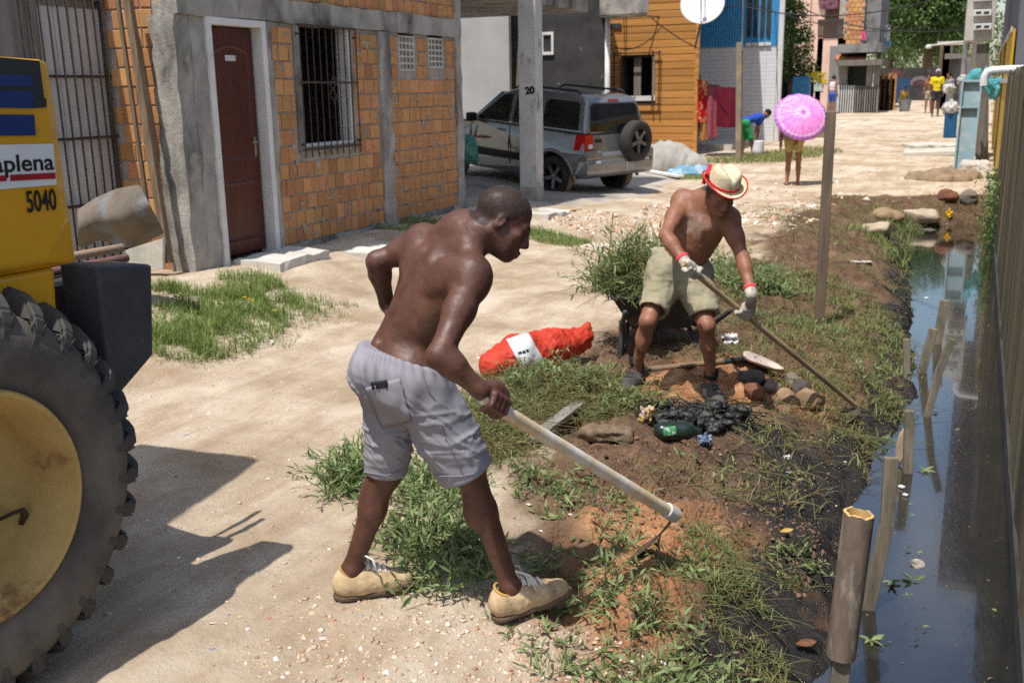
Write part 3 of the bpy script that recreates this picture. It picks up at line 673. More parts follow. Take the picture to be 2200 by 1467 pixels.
for lo, hi in (((wa[0], wb[2]), (wb[0], wb[2]+.06)), ((wa[0], wa[2]-.06), (wb[0], wa[2])), ((wb[0]-.05, wb[2]+.06), (wb[0], wa[2]-.06)), ((wa[0], wb[2]+.06), (wa[0]+.05, wa[2]-.06))): wf.box((lo[0], 20.95, lo[1]), (hi[0], 20.995, hi[1]))
wfo = wf.obj('window', M['white'], char)
MB().box((wa[0]+.05, 20.985, wb[2]+.06), (wb[0]-.05, 20.998, wa[2]-.06)).obj('pane', mat('dark_glass', (.05, .055, .06), rough=.1, bump=0), wfo)
la, lb = aty(1295, 36, 20.6), aty(1400, 36, 20.6)
MB().hexa([(la[0], 20.4, la[2]), (lb[0], 20.4, la[2]), (lb[0]-.42, 21.4, la[2]), (la[0]-.3, 21.4, la[2]), (la[0], 20.4, la[2]+.9), (lb[0], 20.4, la[2]+.9), (lb[0]-.42, 21.4, la[2]+.9), (la[0]-.3, 21.4, la[2]+.9)]).obj('balcony', M['concrete'], char, bevel=.02)
p1 = aty(1303, 205, 20.85); MB().tube([(p1[0], 20.9, .2), (p1[0], 20.9, la[2]-.01)], .055, 12).obj('drain_pipe', M['white'], char, True)
t = MB().bar(aty(1111, 200, 20.5), aty(1119, 20, 20.55), .05); tag(t.obj('wooden_pole', M['brownwood']), 'thin wooden pole leaning in the back of the carport', 'pole')
# concrete apron in front of the carport
ax = np.linspace(0, 1, 26); rows = []
E0 = [gp(990, 460), gp(1165, 448), gp(1290, 455), gp(1425, 430), gp(1450, 400)]
ap = []
for i in range(30):
    y = 12.0+i*(8.6/29); xr = np.interp(y, [12, 13, 14.2, 15.5, 17, 20.6], [-5.75, -5.45, -5.05, -4.75, -4.72, -5.2])+.04*math.sin(i*2.1)
    ap.append([(x, y, float(zsmooth(x, y))+.03-(.055 if k == 14 else 0)) for k, x in enumerate(np.linspace(-13.5, xr, 15))])
M['apron'] = mat('smooth_concrete', (.47, .42, .36), (.37, .33, .28), rough=.85, sc=1.2, bump=.2, bsc=30, stain=(.20, .18, .155), stsc=1.5, stth=(.5, .7))
tag(MB().grid(ap).obj('concrete_apron', M['apron'], smooth=True, auto=40), 'concrete apron sloping out from the carport', kind='structure')
tag(rough(MB(), (-5.75, 12.3, .05), (-5.0, 13.1, .20), 8, .02, 21).obj('curb', M['paleconc']), 'worn curb at the carport edge', kind='structure')

# ------------------------------------------------------------------ orange board house
oh = empty('board_house', (-8, 25.3, .15), 'orange varnished board house with barred window beside the silver car', 'house')
M['board'] = mat('orange_boards', (.56, .275, .075), (.43, .19, .048), rough=.6, sc=2.2, st=(.6, 1, 5), bump=.35, bsc=12, rand=.16, stain=(.30, .13, .035), stsc=2.5, stt=(.4, 1, 5), stth=(.5, .75))
YO = 25.2; x0o = aty(1290, 200, YO)[0]; x1o = aty(1494, 330, YO)[0]
w0, w1 = aty(1335, 125, YO), aty(1405, 215, YO)
OBM = [unit_brick('board', .003, .012, [M['board']], s+40) for s in range(3)]
bd = []; z = .18; bh = .172
while z < 5.4:
    segs = [(x0o, x1o)]
    if z+bh > w1[2] and z < w0[2]: segs = [(x0o, w0[0]), (w1[0], x1o)]
    for a, b in segs: bd.append((((a+b)/2, YO+random.uniform(-.006, .004), z+bh/2), (b-a, .03, bh-.014), 0))
    z += bh
for c, s_, r in bd:
    o = bpy.data.objects.new('board', random.choice(OBM)); o.location = c; o.scale = s_; link(o, oh)
MB().box((x0o, YO+.03, 0), (w0[0], YO+4.4, 5.4)).hexa([(w1[0], YO+.03, 0), (x1o-.03, YO+.03, 0), (x1o-1.35, YO+4.4, 0), (w1[0], YO+4.4, 0), (w1[0], YO+.03, 5.4), (x1o-.03, YO+.03, 5.4), (x1o-1.35, YO+4.4, 5.4), (w1[0], YO+4.4, 5.4)]).box((w0[0], YO+.03, 0), (w1[0], YO+4.4, w1[2])).box((w0[0], YO+.03, w0[2]), (w1[0], YO+4.4, 5.4)).box((w0[0], YO+1.2, w1[2]), (w1[0], YO+1.3, w0[2])).obj('wall', M['char'], oh)
MB().box((x1o-.06, YO-.03, 0), (x1o+.03, YO+.06, 5.4)).obj('corner_post', M['board'], oh)
wv = MB(); wv.box((w0[0]-.04, YO-.05, w1[2]-.02), (w1[0]+.04, YO+.02, w1[2]+.10)); wv.box((w1[0]-.05, YO-.03, w1[2]+.1), (w1[0]+.01, YO+.02, w0[2])); wvo = wv.obj('window', M['white'], oh)
MB().box((w0[0]+.30, YO+.1, w1[2]+.02), (w0[0]+.48, YO+.16, w0[2])).box((w0[0]+.8, YO+.2, w1[2]+.1), (w1[0]-.06, YO+.22, w0[2])).obj('curtain', M['greywood'], wvo)
gm = MB()
for z in (w1[2]-.1, w0[2]+.1): gm.box((w0[0]-.18, YO-.12, z-.015), (w1[0]+.18, YO-.09, z+.015))
for x in (w0[0]-.15, w0[0]+.02, w1[0]-.02, w1[0]+.15): gm.box((x-.012, YO-.12, w1[2]-.3), (x+.012, YO-.09, w0[2]+.15))
gm.obj('grille', M['rust'], wvo)
MB().box((x0o-.1, YO-.5, 5.405), (x1o+.25, YO+4.6, 5.52)).obj('roof', M['greywood'], oh)
v0 = aty(1309, 52, YO-.02); v1 = aty(1335, 62, YO-.02); MB().box((v0[0], YO-.05, v1[2]), (v1[0], YO-.018, v0[2])).obj('vent', M['char'], oh)

# ------------------------------------------------------------------ blue and white house
bh_ = empty('blue_house', (-6.5, 30, .25), 'house with white tiled ground floor and blue corrugated upper wall', 'house')
YU = 30.0; xa = aty(1494, 300, YU)[0]; xb = aty(1663, 300, YU)[0]; zs = aty(1600, 101, YU)[2]
M['tile'] = mat('white_tiles', (.70, .71, .73), (.63, .64, .66), rough=.35, sc=1.0, bump=0)
tb = M['tile'].node_tree; bt = tb.nodes.new('ShaderNodeTexBrick'); bt.inputs['Scale'].default_value = 1; bt.inputs['Brick Width'].default_value = .40; bt.inputs['Row Height'].default_value = .11; bt.inputs['Mortar Size'].default_value = .006; bt.offset = 0
mp = tb.nodes.new('ShaderNodeMapping'); mp.inputs['Rotation'].default_value = (math.pi/2, 0, 0); tcn = tb.nodes.new('ShaderNodeTexCoord'); tb.links.new(tcn.outputs['Object'], mp.inputs[0]); tb.links.new(mp.outputs[0], bt.inputs['Vector'])
bt.inputs['Color1'].default_value = (.70, .71, .73, 1); bt.inputs['Color2'].default_value = (.67, .68, .70, 1); bt.inputs['Mortar'].default_value = (.45, .46, .48, 1); tb.links.new(bt.outputs['Color'], tb.nodes['Principled BSDF'].inputs['Base Color'])
MB().hexa([(xa, YU, 0), (xb-.02, YU, 0), (xb-1.3, YU+5, 0), (xa-1.0, YU+5, 0), (xa, YU, zs), (xb-.02, YU, zs), (xb-1.3, YU+5, zs), (xa-1.0, YU+5, zs)]).obj('wall', M['tile'], bh_)
M['blue'] = mat('blue_sheet', (.075, .33, .62), (.06, .28, .55), rough=.45, sc=3, bump=.05)
rows = [[], []]
n = 120
for i in range(n+1):
    x = xa+(xb-xa)*i/n; yy = YU-.03+(.025 if (i//2) % 2 else 0); rows[0].append((x, yy, zs+.005)); rows[1].append((x, yy, 5.6))
MB().grid(rows).obj('upper_cladding', M['blue'], bh_); MB().hexa([(xa, YU+.01, zs+.002), (xb, YU+.01, zs+.002), (xb-1.3, YU+5, zs+.002), (xa-1, YU+5, zs+.002), (xa, YU+.01, 5.6), (xb, YU+.01, 5.6), (xb-1.3, YU+5, 5.6), (xa-1, YU+5, 5.6)]).obj('upper_wall', M['blue'], bh_)
for px in (1610, 1624, 1638, 1652):
    a = aty(px-2.5, 0, YU-.05); b = aty(px+2.5, 80, YU-.05); MB().box((a[0], YU-.06, b[2]), (b[0], YU-.032, b[2]+1.6)).obj('slot', M['char'], bh_)
    MB().box((a[0]-.02, YU-.06, zs+.01), (b[0]+.03, YU-.035, zs+.1)).obj('bracket', M['white'], bh_)
MB().box((xb, YU-.04, .1), (xb+.13, YU+.1, 5.6)).obj('corner_trim', M['white'], bh_)
MB().box((xa, YU-.30, 5.61), (xb+.3, YU+5, 5.7)).obj('roof', M['blue'], bh_)
sa = gp(1500, 335); rough(MB(), (xa-.1, 28.2, .1), (-5.35, 29.9, .42), 8, .01, 31); tag(rough(MB(), (aty(1500, 320, 27)[0], 26.6, .05), (aty(1578, 320, 27)[0], 29.9, .36), 8, .01, 31).obj('stoop', M['paleconc']), 'low concrete stoop in front of the white tiled wall', 'step')
# ------------------------------------------------------------------ wheel loader (its rear right corner is in view)
LA = math.radians(87.6); E1 = np.array([math.cos(LA), math.sin(LA), 0]); E2 = np.array([-E1[1], E1[0], 0]); LO = np.array([-2.48, 1.86, 0.0])
def LP(a, b, z): return LO+E1*a+E2*b+np.array([0, 0, z])
def onB(px, py, b):
    r = ray(px, py); q = CAM+r*(((LO-CAM) @ E2+b)/(r @ E2))-LO; return q @ E1, q[2]
M['yellow'] = mat('yellow_machine_paint', (.62, .31, .012), (.56, .27, .010), rough=.42, sc=2, bump=.05, coat=.15, stain=(.20, .12, .04), stsc=5, stth=(.66, .85))
M['ochre'] = mat('ochre_rim_paint', (.50, .355, .125), (.38, .25, .085), rough=.7, sc=4, bump=.4, bsc=45, stain=(.17, .075, .03), stsc=8, stth=(.58, .72))
M['tyre'] = mat('dusty_rubber', (.150, .130, .108), (.080, .071, .062), rough=.92, sc=5, bump=.5, bsc=35, stain=(.060, .055, .050), stsc=4.5, stth=(.5, .75), spec=.2)
M['lug'] = mat('worn_lug_rubber', (.085, .077, .068), (.050, .047, .043), rough=.85, sc=9, bump=.4, bsc=40, spec=.25, stain=(.17, .14, .11), stsc=6, stth=(.58, .75))
M['black'] = mat('chipped_black_paint', (.038, .041, .045), (.056, .059, .064), rough=.5, sc=7, bump=.3, bsc=40, stain=(.24, .24, .24), stsc=26, stt=(1, 1, .4), stth=(.66, .70), spec=.3)
M['decalblue'] = mat('blue_decal', (.008, .030, .145), rough=.4, bump=0); M['decalblack'] = mat('black_decal', (.022, .024, .027), rough=.4, bump=.05)
M['decalwhite'] = mat('white_sticker', (.66, .66, .66), (.60, .60, .60), rough=.5, bump=0, stain=(.40, .37, .33), stsc=7, stth=(.6, .8)); M['decalred'] = mat('red_sticker', (.36, .012, .018), rough=.5, bump=0)
loader = empty('wheel_loader', LP(0, .5, 0), 'yellow wheel loader with big dusty tyre and black counterweight, parked beside the workers', 'loader')
WC = LP(-.03, 0, .650); RR = .615
def big_wheel(wc, parent, full=True):
    prof = [(.345, .05), (.353, .015), (.385, .0), (.44, -.018), (.52, -.012), (.556, .020), (.578, .070), (.592, .13), (.592, .32), (.578, .38), (.556, .43), (.50, .46), (.38, .43)]
    ty = MB().lathe(prof, wc, E2, 96).obj('tyre', M['tyre'], parent, True, auto=50)
    ri = MB().lathe([(.348, .03), (.351, .002), (.344, -.010), (.330, -.006), (.321, .02), (.304, .045), (.296, .16), (.262, .215), (.232, .225), (.185, .262), (.165, .30), (.11, .305), (.10, .275), (.0, .275)], wc, E2, 72).obj('rim', M['ochre'], parent, True, auto=40)
    for k in range(8):
        t = 2*math.pi*k/8+.3; c = wc+(E1*math.cos(t)+np.array([0, 0, math.sin(t)]))*.205+E2*.238; MB().lathe([(.0, -.012), (.016, -.012), (.018, .012)], c, E2, 6).obj('bolt', M['rust'], ri)
    _h = onB(30, 1112, .16); t0 = LP(_h[0], .16, _h[1])
    MB().tube([t0-E1*.03+E2*.03, t0-E1*.02-E2*.02+np.array([0, 0, .025]), t0+E1*.01-E2*.03+np.array([0, 0, .028]), t0+E1*.028-E2*.015, t0+E1*.02-np.array([0, 0, .03])], [.012, .013, .013, .012, .009], 8, flat=.5).obj('hook', M['rust'], ri, True)
    # tread lugs: bars from the shoulder towards the middle, raked backwards
    me = None; N_ = 31
    for side in (0, 1):
        for k in range(N_):
            if me is None or side != me[1]:
                q = MB(); secs = []
                for j, (b, rr, sk, w_) in enumerate(((-.016, .530, -.003, .022), (-.004, .578, .0, .027), (.035, .615, .003, .030), (.100, .650, .008, .032), (.16, .657, .018, .033), (.222, .657, .026, .031))):
                    bb = b if side == 0 else .45-b; sgn = 1 if side == 0 else -1
                    def pt(ang, r): return E1*math.cos(ang)*r+np.array([0, 0, math.sin(ang)*r])+E2*bb
                    tt = sk/.66; hw = w_/.66
                    low = .48 if j == 0 else .555
                    secs.append([pt(tt-hw*1.25, low), pt(tt+hw*1.25, low), pt(tt+hw, rr), pt(tt-hw, rr)])
                for j in range(len(secs)-1):
                    A, B_ = secs[j], secs[j+1]; q.add(A+B_, [(0, 1, 5, 4), (1, 2, 6, 5), (2, 3, 7, 6), (3, 0, 4, 7)])
                q.add(secs[0], [(0, 1, 2, 3)]); q.add(secs[-1], [(3, 2, 1, 0)])
                o = q.obj('lug', M['lug'], ty); bm = bmesh.new(); bm.from_mesh(o.data); bmesh.ops.remove_doubles(bm, verts=bm.verts, dist=1e-4); bmesh.ops.bevel(bm, geom=bm.edges[:], offset=.009, segments=2, affect='EDGES'); bmesh.ops.recalc_face_normals(bm, faces=bm.faces); bm.to_mesh(o.data); bm.free()
                me = (o.data, side)
            else: o = bpy.data.objects.new('lug', me[0]); link(o, ty)
            ang = 2*math.pi*(k+.12*side)/N_+.06
            R = Matrix.Rotation(-ang, 3, Vector(E2)); o.matrix_basis = Matrix.Translation(Vector(wc)) @ R.to_4x4()
    return ty
big_wheel(WC, loader)
HB0, HB1 = .10, .30
def sideprism(poly, b0, b1): return MB().prism([LP(a, b0, z) for a, z in poly], E2*(b1-b0))
zt0 = onB(84, 125, HB0)[1]
F1 = [onB(*p, HB0) for p in ((98, 562), (141, 470), (123, 403), (102, 233), (84, 126))]; B1 = [onB(*p, HB0+.03) for p in ((166, 563), (152, 470), (140, 403), (119, 233), (103, 134))]
FP = [(-2.2, F1[0][1])]+F1+[(-2.2, zt0+.10)]; BP = [(-2.2, F1[0][1])]+B1+[(-2.2, zt0+.10)]
q = MB(); n = len(FP)
for P, b in ((FP, HB0), (BP, HB0+.03), ([(a-(.10 if a > 0 else 0), z) for a, z in BP], HB0+.20)): q.V += [tuple(LP(a, b, z)) for a, z in P]
q.F += [tuple(range(n)), tuple(range(3*n-1, 2*n-1, -1))]+[(k*n+i, k*n+(i+1) % n, (k+1)*n+(i+1) % n, (k+1)*n+i) for k in (0, 1) for i in range(n)]; q.M += [0]*len(q.F)
hood = q.obj('hood', M['yellow'], loader, bevel=.012, seg=3)
sideprism([(-2.2, 1.02), (onB(119, 650, HB0+.03)[0], 1.02), (onB(121, 572, HB0+.03)[0], onB(110, 574, HB0+.03)[1]), (-2.2, onB(110, 574, HB0+.03)[1])], HB0+.03, HB0+.20).obj('lower_panel', M['yellow'], loader, bevel=.02, seg=3)
sideprism([(-2.2, .62), (.50, .62), (.60, 1.04), (-2.2, 1.04)], .62, 1.35).obj('chassis', M['black'], loader, bevel=.02)
sideprism([(-2.2, 1.05), (.68, 1.05), (.72, 1.19), (-2.2, 1.19)], .31, .95).obj('engine_deck', M['black'], loader, bevel=.02)
sideprism([(-2.2, 1.05), (-.35, 1.05), (-.40, 1.70), (-2.2, 1.75)], 1.38, 1.6).obj('hood', M['yellow'], loader, bevel=.03)
def decal(px, m, nm, par=hood, dz=.0025):
    MB().prism([LP(a, HB0-dz, z) for a, z in [onB(x, y, HB0-.001) for x, y in px]], E2*.002).obj(nm, m, par)
decal([(-60, 118), (84, 131), (97, 231), (72, 233), (70, 211), (-60, 204)], M['decalblack'], 'black_band')
for q in ([(-60, 158), (67, 163), (69, 186), (-60, 184)], [(-60, 193), (69, 197), (71, 233), (-60, 231)], [(-60, 246), (72, 247), (75, 291), (-60, 293)]): decal(q, M['decalblue'], 'blue_stripe', dz=.0045)
decal([(71, 213), (98, 212), (99, 230), (72, 233)], M['decalblack'], 'black_stripe', dz=.0045)
lab = [(-60, 313), (114, 309), (121, 397), (-60, 412)]; decal(lab, M['decalwhite'], 'sticker')
for q in ([(-60, 380), (13, 377), (13, 389), (-60, 394)], [(21, 376), (117, 371), (118, 384), (21, 389)]): decal(q, M['decalred'], 'red_line', dz=.0045)
def hood_text(nm, s, pL, pR, h, bold, sx=None):     # baseline between two view positions on the hood side
    a0, z0_ = onB(*pL, HB0-.004); a1, z1_ = onB(*pR, HB0-.004); d = E1*(a1-a0)+np.array([0, 0, z1_-z0_]); L_ = np.linalg.norm(d); u = d/L_
    o = text_mesh(nm, s, h, (0, 0, 0), (1, 0, 0), (0, 1, 0), M['ink'], None, bold, .0006)
    xs = [v.co.x for v in o.data.vertices]; k = L_/(max(xs)-min(xs)); v_ = np.array([0, 0, 1.0])-u*u[2]; v_ /= np.linalg.norm(v_); p = LP(a0, HB0-.004, z0_); x0 = min(xs)
    for v in o.data.vertices: c = p+u*(v.co.x-x0)*k+v_*v.co.y-E2*v.co.z; v.co = c
    o.parent = hood; o.matrix_parent_inverse = wmat(hood).inverted()
zx = onB(60, 408, HB0)[1]-onB(60, 456, HB0)[1]
hood_text('lettering', 'aplena', (-14, 371), (117, 364), zx*1.05, .0009)
hood_text('number', '5040', (60, 456), (123, 449), zx*1.36, .0012)
WB = .05; WA = onB(208, 570, WB)
def onA(px, py, a):
    r = ray(px, py); return CAM+r*(((LO-CAM) @ E1+a)/(r @ E1))
wq = [onB(*p, WB) for p in ((208, 570), (327, 568), (331, 762), (266, 838))]; lb_ = (onA(126, 566, WA[0])-LO) @ E2
q = MB().prism([LP(a, WB, z) for a, z in wq]+[LP(wq[0][0], WB, wq[3][1]-.05)], E2*(lb_-WB)); q.obj('counterweight', M['black'], loader, bevel=.010, seg=2)
# far wheel, cab and front wheels, out of view to the left
MB().lathe([(.3, .1), (.5, .0), (.60, .06), (.62, .2), (.60, .40), (.5, .46), (.3, .4)], LP(0, 1.5, .640), E2, 40).obj('tyre', M['tyre'], loader, True)
for b in (0.0, 1.5): MB().lathe([(.0, .12), (.36, .1), (.5, .0), (.60, .06), (.62, .2), (.60, .40), (.5, .46), (.3, .4), (0, .4)], LP(-2.3, b, .615), E2, 40).obj('tyre', M['tyre'], loader, True)
for a, b in ((-.75, .90), (-.75, 1.45), (-2.1, .45), (-2.1, 1.4)): MB().bar(LP(a, b, 1.17 if a > -1 else 1.9), LP(a, b, 2.9), .07).obj('cab_post', M['black'], loader)
MB().prism([LP(a, b, 2.9) for a, b in ((-2.25, .4), (.52, .95), (.78, 1.02), (.70, 1.75), (-2.25, 1.8))], np.array([0, 0, .1])).obj('cab_roof', M['yellow'], loader, bevel=.03)
# rods and bent sheet resting on the counterweight and deck
M['pipebrown'] = mat('brown_rod', (.20, .10, .075), (.12, .065, .05), rough=.7); M['pipetan'] = mat('tan_rod', (.30, .21, .14), (.20, .14, .10), rough=.8)
for (p0, p1, b, m_, lab_) in (((168, 551), (272, 554), .36, 'pipebrown', 'reddish brown rod lying on the black counterweight'), ((166, 522), (262, 532), .44, 'pipetan', 'tan wooden rod lying behind the reddish rod on the loader')):
    a0 = onB(*p0, b); a1 = onB(*p1, b); A, B_ = LP(a0[0]-.5, b, a0[1]+.0), LP(a1[0], b, a1[1]); A[2] = B_[2]
    tag(MB().tube([A, B_], .0155, 12).obj('rod', M[m_], smooth=True, auto=40), lab_, 'rod')
M['sheet'] = mat('battered_sheet', (.19, .155, .12), (.10, .085, .068), rough=.75, sc=4, bump=.5, bsc=22, stain=(.17, .195, .22), stsc=4.5, stth=(.54, .68), spec=.3)
rows = []
top = [(165, 452), (205, 425), (250, 405), (300, 396)]; bot = [(168, 540), (215, 515), (275, 535), (355, 502)]
for i in range(13):
    v = i/12; row = []
    for j in range(17):
        u = j/16
        def ip(P): xs = np.linspace(0, 1, len(P)); return np.array([np.interp(u, xs, [p[0] for p in P]), np.interp(u, xs, [p[1] for p in P])])
        q = ip(top)*(1-v)+ip(bot)*v; row.append(gd(q[0], q[1], 7.35+.25*(1-u)-.20*math.sin(math.pi*min(1, v*1.15))+.03*math.sin(5*u+3*v)-.05*(1-v)))
    rows.append(row)
tag(MB().grid(rows).obj('bent_sheet', M['sheet'], smooth=True, solid=.012, subd=1), 'battered curved metal sheet resting on the cream board by the grey post', 'metal sheet')

# ------------------------------------------------------------------ silver car in the carport
CARX, CARY, CARZ, CYAW, CPIT = -6.0, 16.48, .085, math.radians(159), .078
_cx = np.array([math.cos(CYAW), math.sin(CYAW), CPIT]); _cy = np.array([-math.sin(CYAW), math.cos(CYAW), 0])
def K(x, y, z): return np.array([CARX, CARY, CARZ])+_cx*x+_cy*y+np.array([0, 0, z])
car = empty('silver_car', (CARX, CARY, CARZ), 'silver compact off-roader with spare wheel on its tailgate', 'car')
M['silver'] = mat('silver_paint', (.245, .252, .262), (.23, .235, .245), rough=.28, metal=.55, bump=0, coat=.5); M['glass'] = mat('tinted_glass', (.012, .014, .016), rough=.04, bump=0, spec=.6, coat=.3)
M['trim'] = mat('black_trim', (.02, .02, .021), rough=.6, bump=.1); M['rubber'] = mat('car_rubber', (.028, .027, .026), (.05, .045, .04), rough=.85, bump=.2); M['alloy'] = mat('dark_alloy', (.20, .20, .21), rough=.35, metal=.7, bump=0)
M['redglass'] = mat('red_lens', (.50, .008, .012), rough=.12, bump=0, coat=.8); M['dustyrub'] = mat('dusty_tread', (.34, .25, .17), (.24, .18, .13), rough=.95)
lo_ = [(-.70, .40), (-.75, .48), (-.75, .72), (-.67, .76), (-.645, 1.04)]
up_ = [(1.80, 1.075), (2.35, 1.05), (2.95, .95), (3.22, .82), (3.28, .52), (3.2, .30), (2.93, .28)]
arcF = [(2.49+.41*math.cos(t), .31+.41*math.sin(t)) for t in np.linspace(0, math.pi, 12)]; arcR = [(.41*math.cos(t), .31+.41*math.sin(t)) for t in np.linspace(0, math.pi, 12)]
outl = lo_+up_+arcF+[(2.05, .27), (.44, .27)]+arcR+[(-.44, .36)]
def halfw(z): return float(np.interp(z, [.25, .45, .75, 1.06, 1.64], [.78, .845, .86, .80, .615]))
q = MB(); n = len(outl)
for sgn in (1, -1): q.V += [tuple(K(x, sgn*halfw(z)*(1-.10*max(0, (x-2.4)/.9)**2), z)) for x, z in outl]
q.F += [tuple(range(n)), tuple(range(2*n-1, n-1, -1))]+[(i, n+i, n+(i+1) % n, (i+1) % n) for i in range(n)]; q.M += [0]*(n+2)
body = q.obj('body', M['silver'], car, bevel=.045, seg=4)
gh = [(-.645, 1.045), (-.56, 1.54), (-.49, 1.61), (-.3, 1.645), (.9, 1.655), (1.15, 1.63), (1.35, 1.565), (2.02, 1.07)]
q = MB(); n = len(gh)
for sgn in (1, -1): q.V += [tuple(K(x, sgn*halfw(z), z)) for x, z in gh]
q.F += [tuple(range(n)), tuple(range(2*n-1, n-1, -1))]+[(i, n+i, n+(i+1) % n, (i+1) % n) for i in range(n)]; q.M += [0]*(n+2)
q.obj('cabin', M['silver'], car, bevel=.055, seg=4)
def sidewin(pts, nm='side_window', m='glass', out=.006, sgn=1, th=.012):
    P = [K(x, sgn*(halfw(z)+out), z) for x, z in pts]; MB().prism(P, _cy*sgn*-th).obj(nm, M[m], car, bevel=.004)
for sg in (1, -1):
    sidewin([(-.50, 1.10), (.30, 1.10), (.30, 1.50), (.22, 1.545), (-.40, 1.535), (-.44, 1.50)], sgn=sg); sidewin([(.40, 1.10), (.98, 1.10), (.98, 1.555), (.40, 1.555)], sgn=sg)
    sidewin([(1.07, 1.10), (1.86, 1.11), (1.36, 1.50), (1.25, 1.555), (1.07, 1.56)], sgn=sg)
    sidewin([(.50, .50), (1.98, .50), (1.98, .62), (.50, .62)], 'door_strip', 'trim', .012, sg)
    for x in (.47, 1.02, 1.98): MB().prism([K(x-.004, sg*(halfw(z)+.002), z) for z in (.32, .5, .75, 1.06)]+[K(x+.004, sg*(halfw(z)+.002), z) for z in (1.06, .75, .5, .32)], _cy*sg*-.004).obj('door_gap', M['trim'], car)
    for x in (.58, 1.13): MB().tube([K(x, sg*(halfw(.97)+.004), .965), K(x+.03, sg*(halfw(.97)+.035), .972), K(x+.16, sg*(halfw(.97)+.035), .975), K(x+.19, sg*(halfw(.97)+.004), .97)], .014, 8).obj('door_handle', M['silver'], car, True)
    MB().obox(K(1.84, sg*.93, 1.13), (_cx, _cy, (0, 0, 1)), (.05, .10, .075)).obj('mirror', M['trim'], car, bevel=.03, seg=3)
    MB().tube([K(-.35, sg*.56, 1.655), K(-.28, sg*.56, 1.70), K(1.0, sg*.55, 1.71), K(1.12, sg*.55, 1.66)], .018, 8).obj('roof_rail', M['trim'], car, True)
    # flared arches
    for wx in (0, 2.49):
        q = MB(); P = []
        for r, o in ((.41, .0), (.47, .0), (.46, .03), (.415, .03)): P.append([K(wx+r*math.cos(t), sg*(halfw(.31+r*math.sin(t))+o-.004), .31+r*math.sin(t)) for t in np.linspace(-.05, math.pi+.05, 18)])
        q.grid(P+[P[0]]); q.obj('arch_flare', M['silver'], car, True)
    # tail light
    P = [K(-.665, sg*.60, .80), K(-.665, sg*.82, .80), K(-.655, sg*.80, 1.05), K(-.655, sg*.62, 1.05)]
    P2 = [K(-.46, sg*.868, .80), K(-.50, sg*.838, 1.05)]
    tl = MB(); tl.add([P[0], P[1], P2[0], P2[1], P[2], P[3]]+[p+_cx*.05-_cy*sg*.03 for p in (P[0], P[1], P2[0], P2[1], P[2], P[3])], [(0, 1, 4, 5), (1, 2, 3, 4), (6, 11, 10, 7), (7, 10, 9, 8), (0, 6, 7, 1), (1, 7, 8, 2), (2, 8, 9, 3), (3, 9, 10, 4), (4, 10, 11, 5), (5, 11, 6, 0)]); 
    for i in range(len(tl.V)): tl.V[i] = tuple(np.array(tl.V[i])-_cx*.012+_cy*sg*.008)
    lt = tl.obj('tail_light', M['redglass'], car); MB().obox(K(-.682, sg*.70, .865), (_cx, _cy, (0, 0, 1)), (.006, .05, .035)).obj('reverse_lamp', M['decalwhite'], lt, bevel=.012)
def rearpanel(pts, nm, m, par, dx=.008, th=.012): # pts (y,z) on the sloping rear
    return MB().prism([K(float(np.interp(z, [.76, 1.045, 1.54], [-.668, -.645, -.56]))-dx, y, z) for y, z in pts], _cx*th).obj(nm, M[m], par, bevel=.004)
rearpanel([(-.66, 1.08), (.66, 1.08), (.58, 1.49), (.5, 1.52), (-.5, 1.52), (-.58, 1.49)], 'rear_window', 'glass', car, .010)
rearpanel([(-.13, 1.555), (.13, 1.555), (.13, 1.585), (-.13, 1.585)], 'brake_light', 'redglass', car, .004)
rearpanel([(.40, .92), (.56, .92), (.56, .975), (.40, .975)], 'tailgate_handle', 'trim', car, .012)
bp_ = MB().prism([K(-.70, 0, .38)-_cy*.85, K(-.78, 0, .46)-_cy*.80, K(-.785, 0, .60)-_cy*.80, K(-.76, 0, .66)-_cy*.82, K(-.55, 0, .66)-_cy*.86, K(-.45, 0, .38)-_cy*.85], _cy*1.70); bump_ = bp_.obj('bumper', M['silver'], car, bevel=.03, seg=3)
for sg in (1, -1):
    MB().prism([K(-.60, sg*.48, .662), K(-.76, sg*.48, .662), K(-.755, sg*.48, .80), K(-.66, sg*.48, .80)], _cy*sg*.375).obj('bumper_corner', M['silver'], car, bevel=.03, seg=3)
    MB().obox(K(-.79, sg*.62, .63), (_cx, _cy, (0, 0, 1)), (.006, .05, .018)).obj('reflector', M['decalwhite'], car)
pl_ = MB().obox(K(-.795, -.28, .535), (_cx, _cy, (0, 0, 1)), (.006, .20, .065)).obj('number_plate', mat('grey_plate', (.36, .36, .35), rough=.5, bump=0), car)
def car_wheel(c, sg, nm='wheel', parent=None):
    ax = _cy*sg
    w_ = MB().lathe([(.19, -.10), (.30, -.10), (.325, -.07), (.33, -.02), (.33, .06), (.325, .085), (.30, .105), (.215, .10), (.21, .085)], c, ax, 40, closed=False); wo = w_.obj(nm, M['rubber'], parent or car, True, auto=50)
    if nm == 'wheel': MB().lathe([(.3305, -.06), (.3335, -.03), (.3335, .04), (.3305, .06)], c, ax, 40).obj('tread', M['dustyrub'], wo, True)
    MB().lathe([(.215, .09), (.205, .094), (.195, .07), (.19, .0), (.17, -.03), (.0, -.03)], c, ax, 32).obj('rim', M['trim'], wo, True)
    s_ = MB()
    up0 = np.cross(ax, _cx/np.linalg.norm(_cx))
    for k in range(5):
        t = 2*math.pi*k/5+.3; d = _cx*math.cos(t)+up0*math.sin(t); s_.bar(c+ax*.06+d*.03, c+ax*.075+d*.198, .058, .025, ax)
    s_.lathe([(0, .085), (.045, .082), (.05, .05)], c, ax, 16); s_.obj('spokes', M['alloy'], wo)
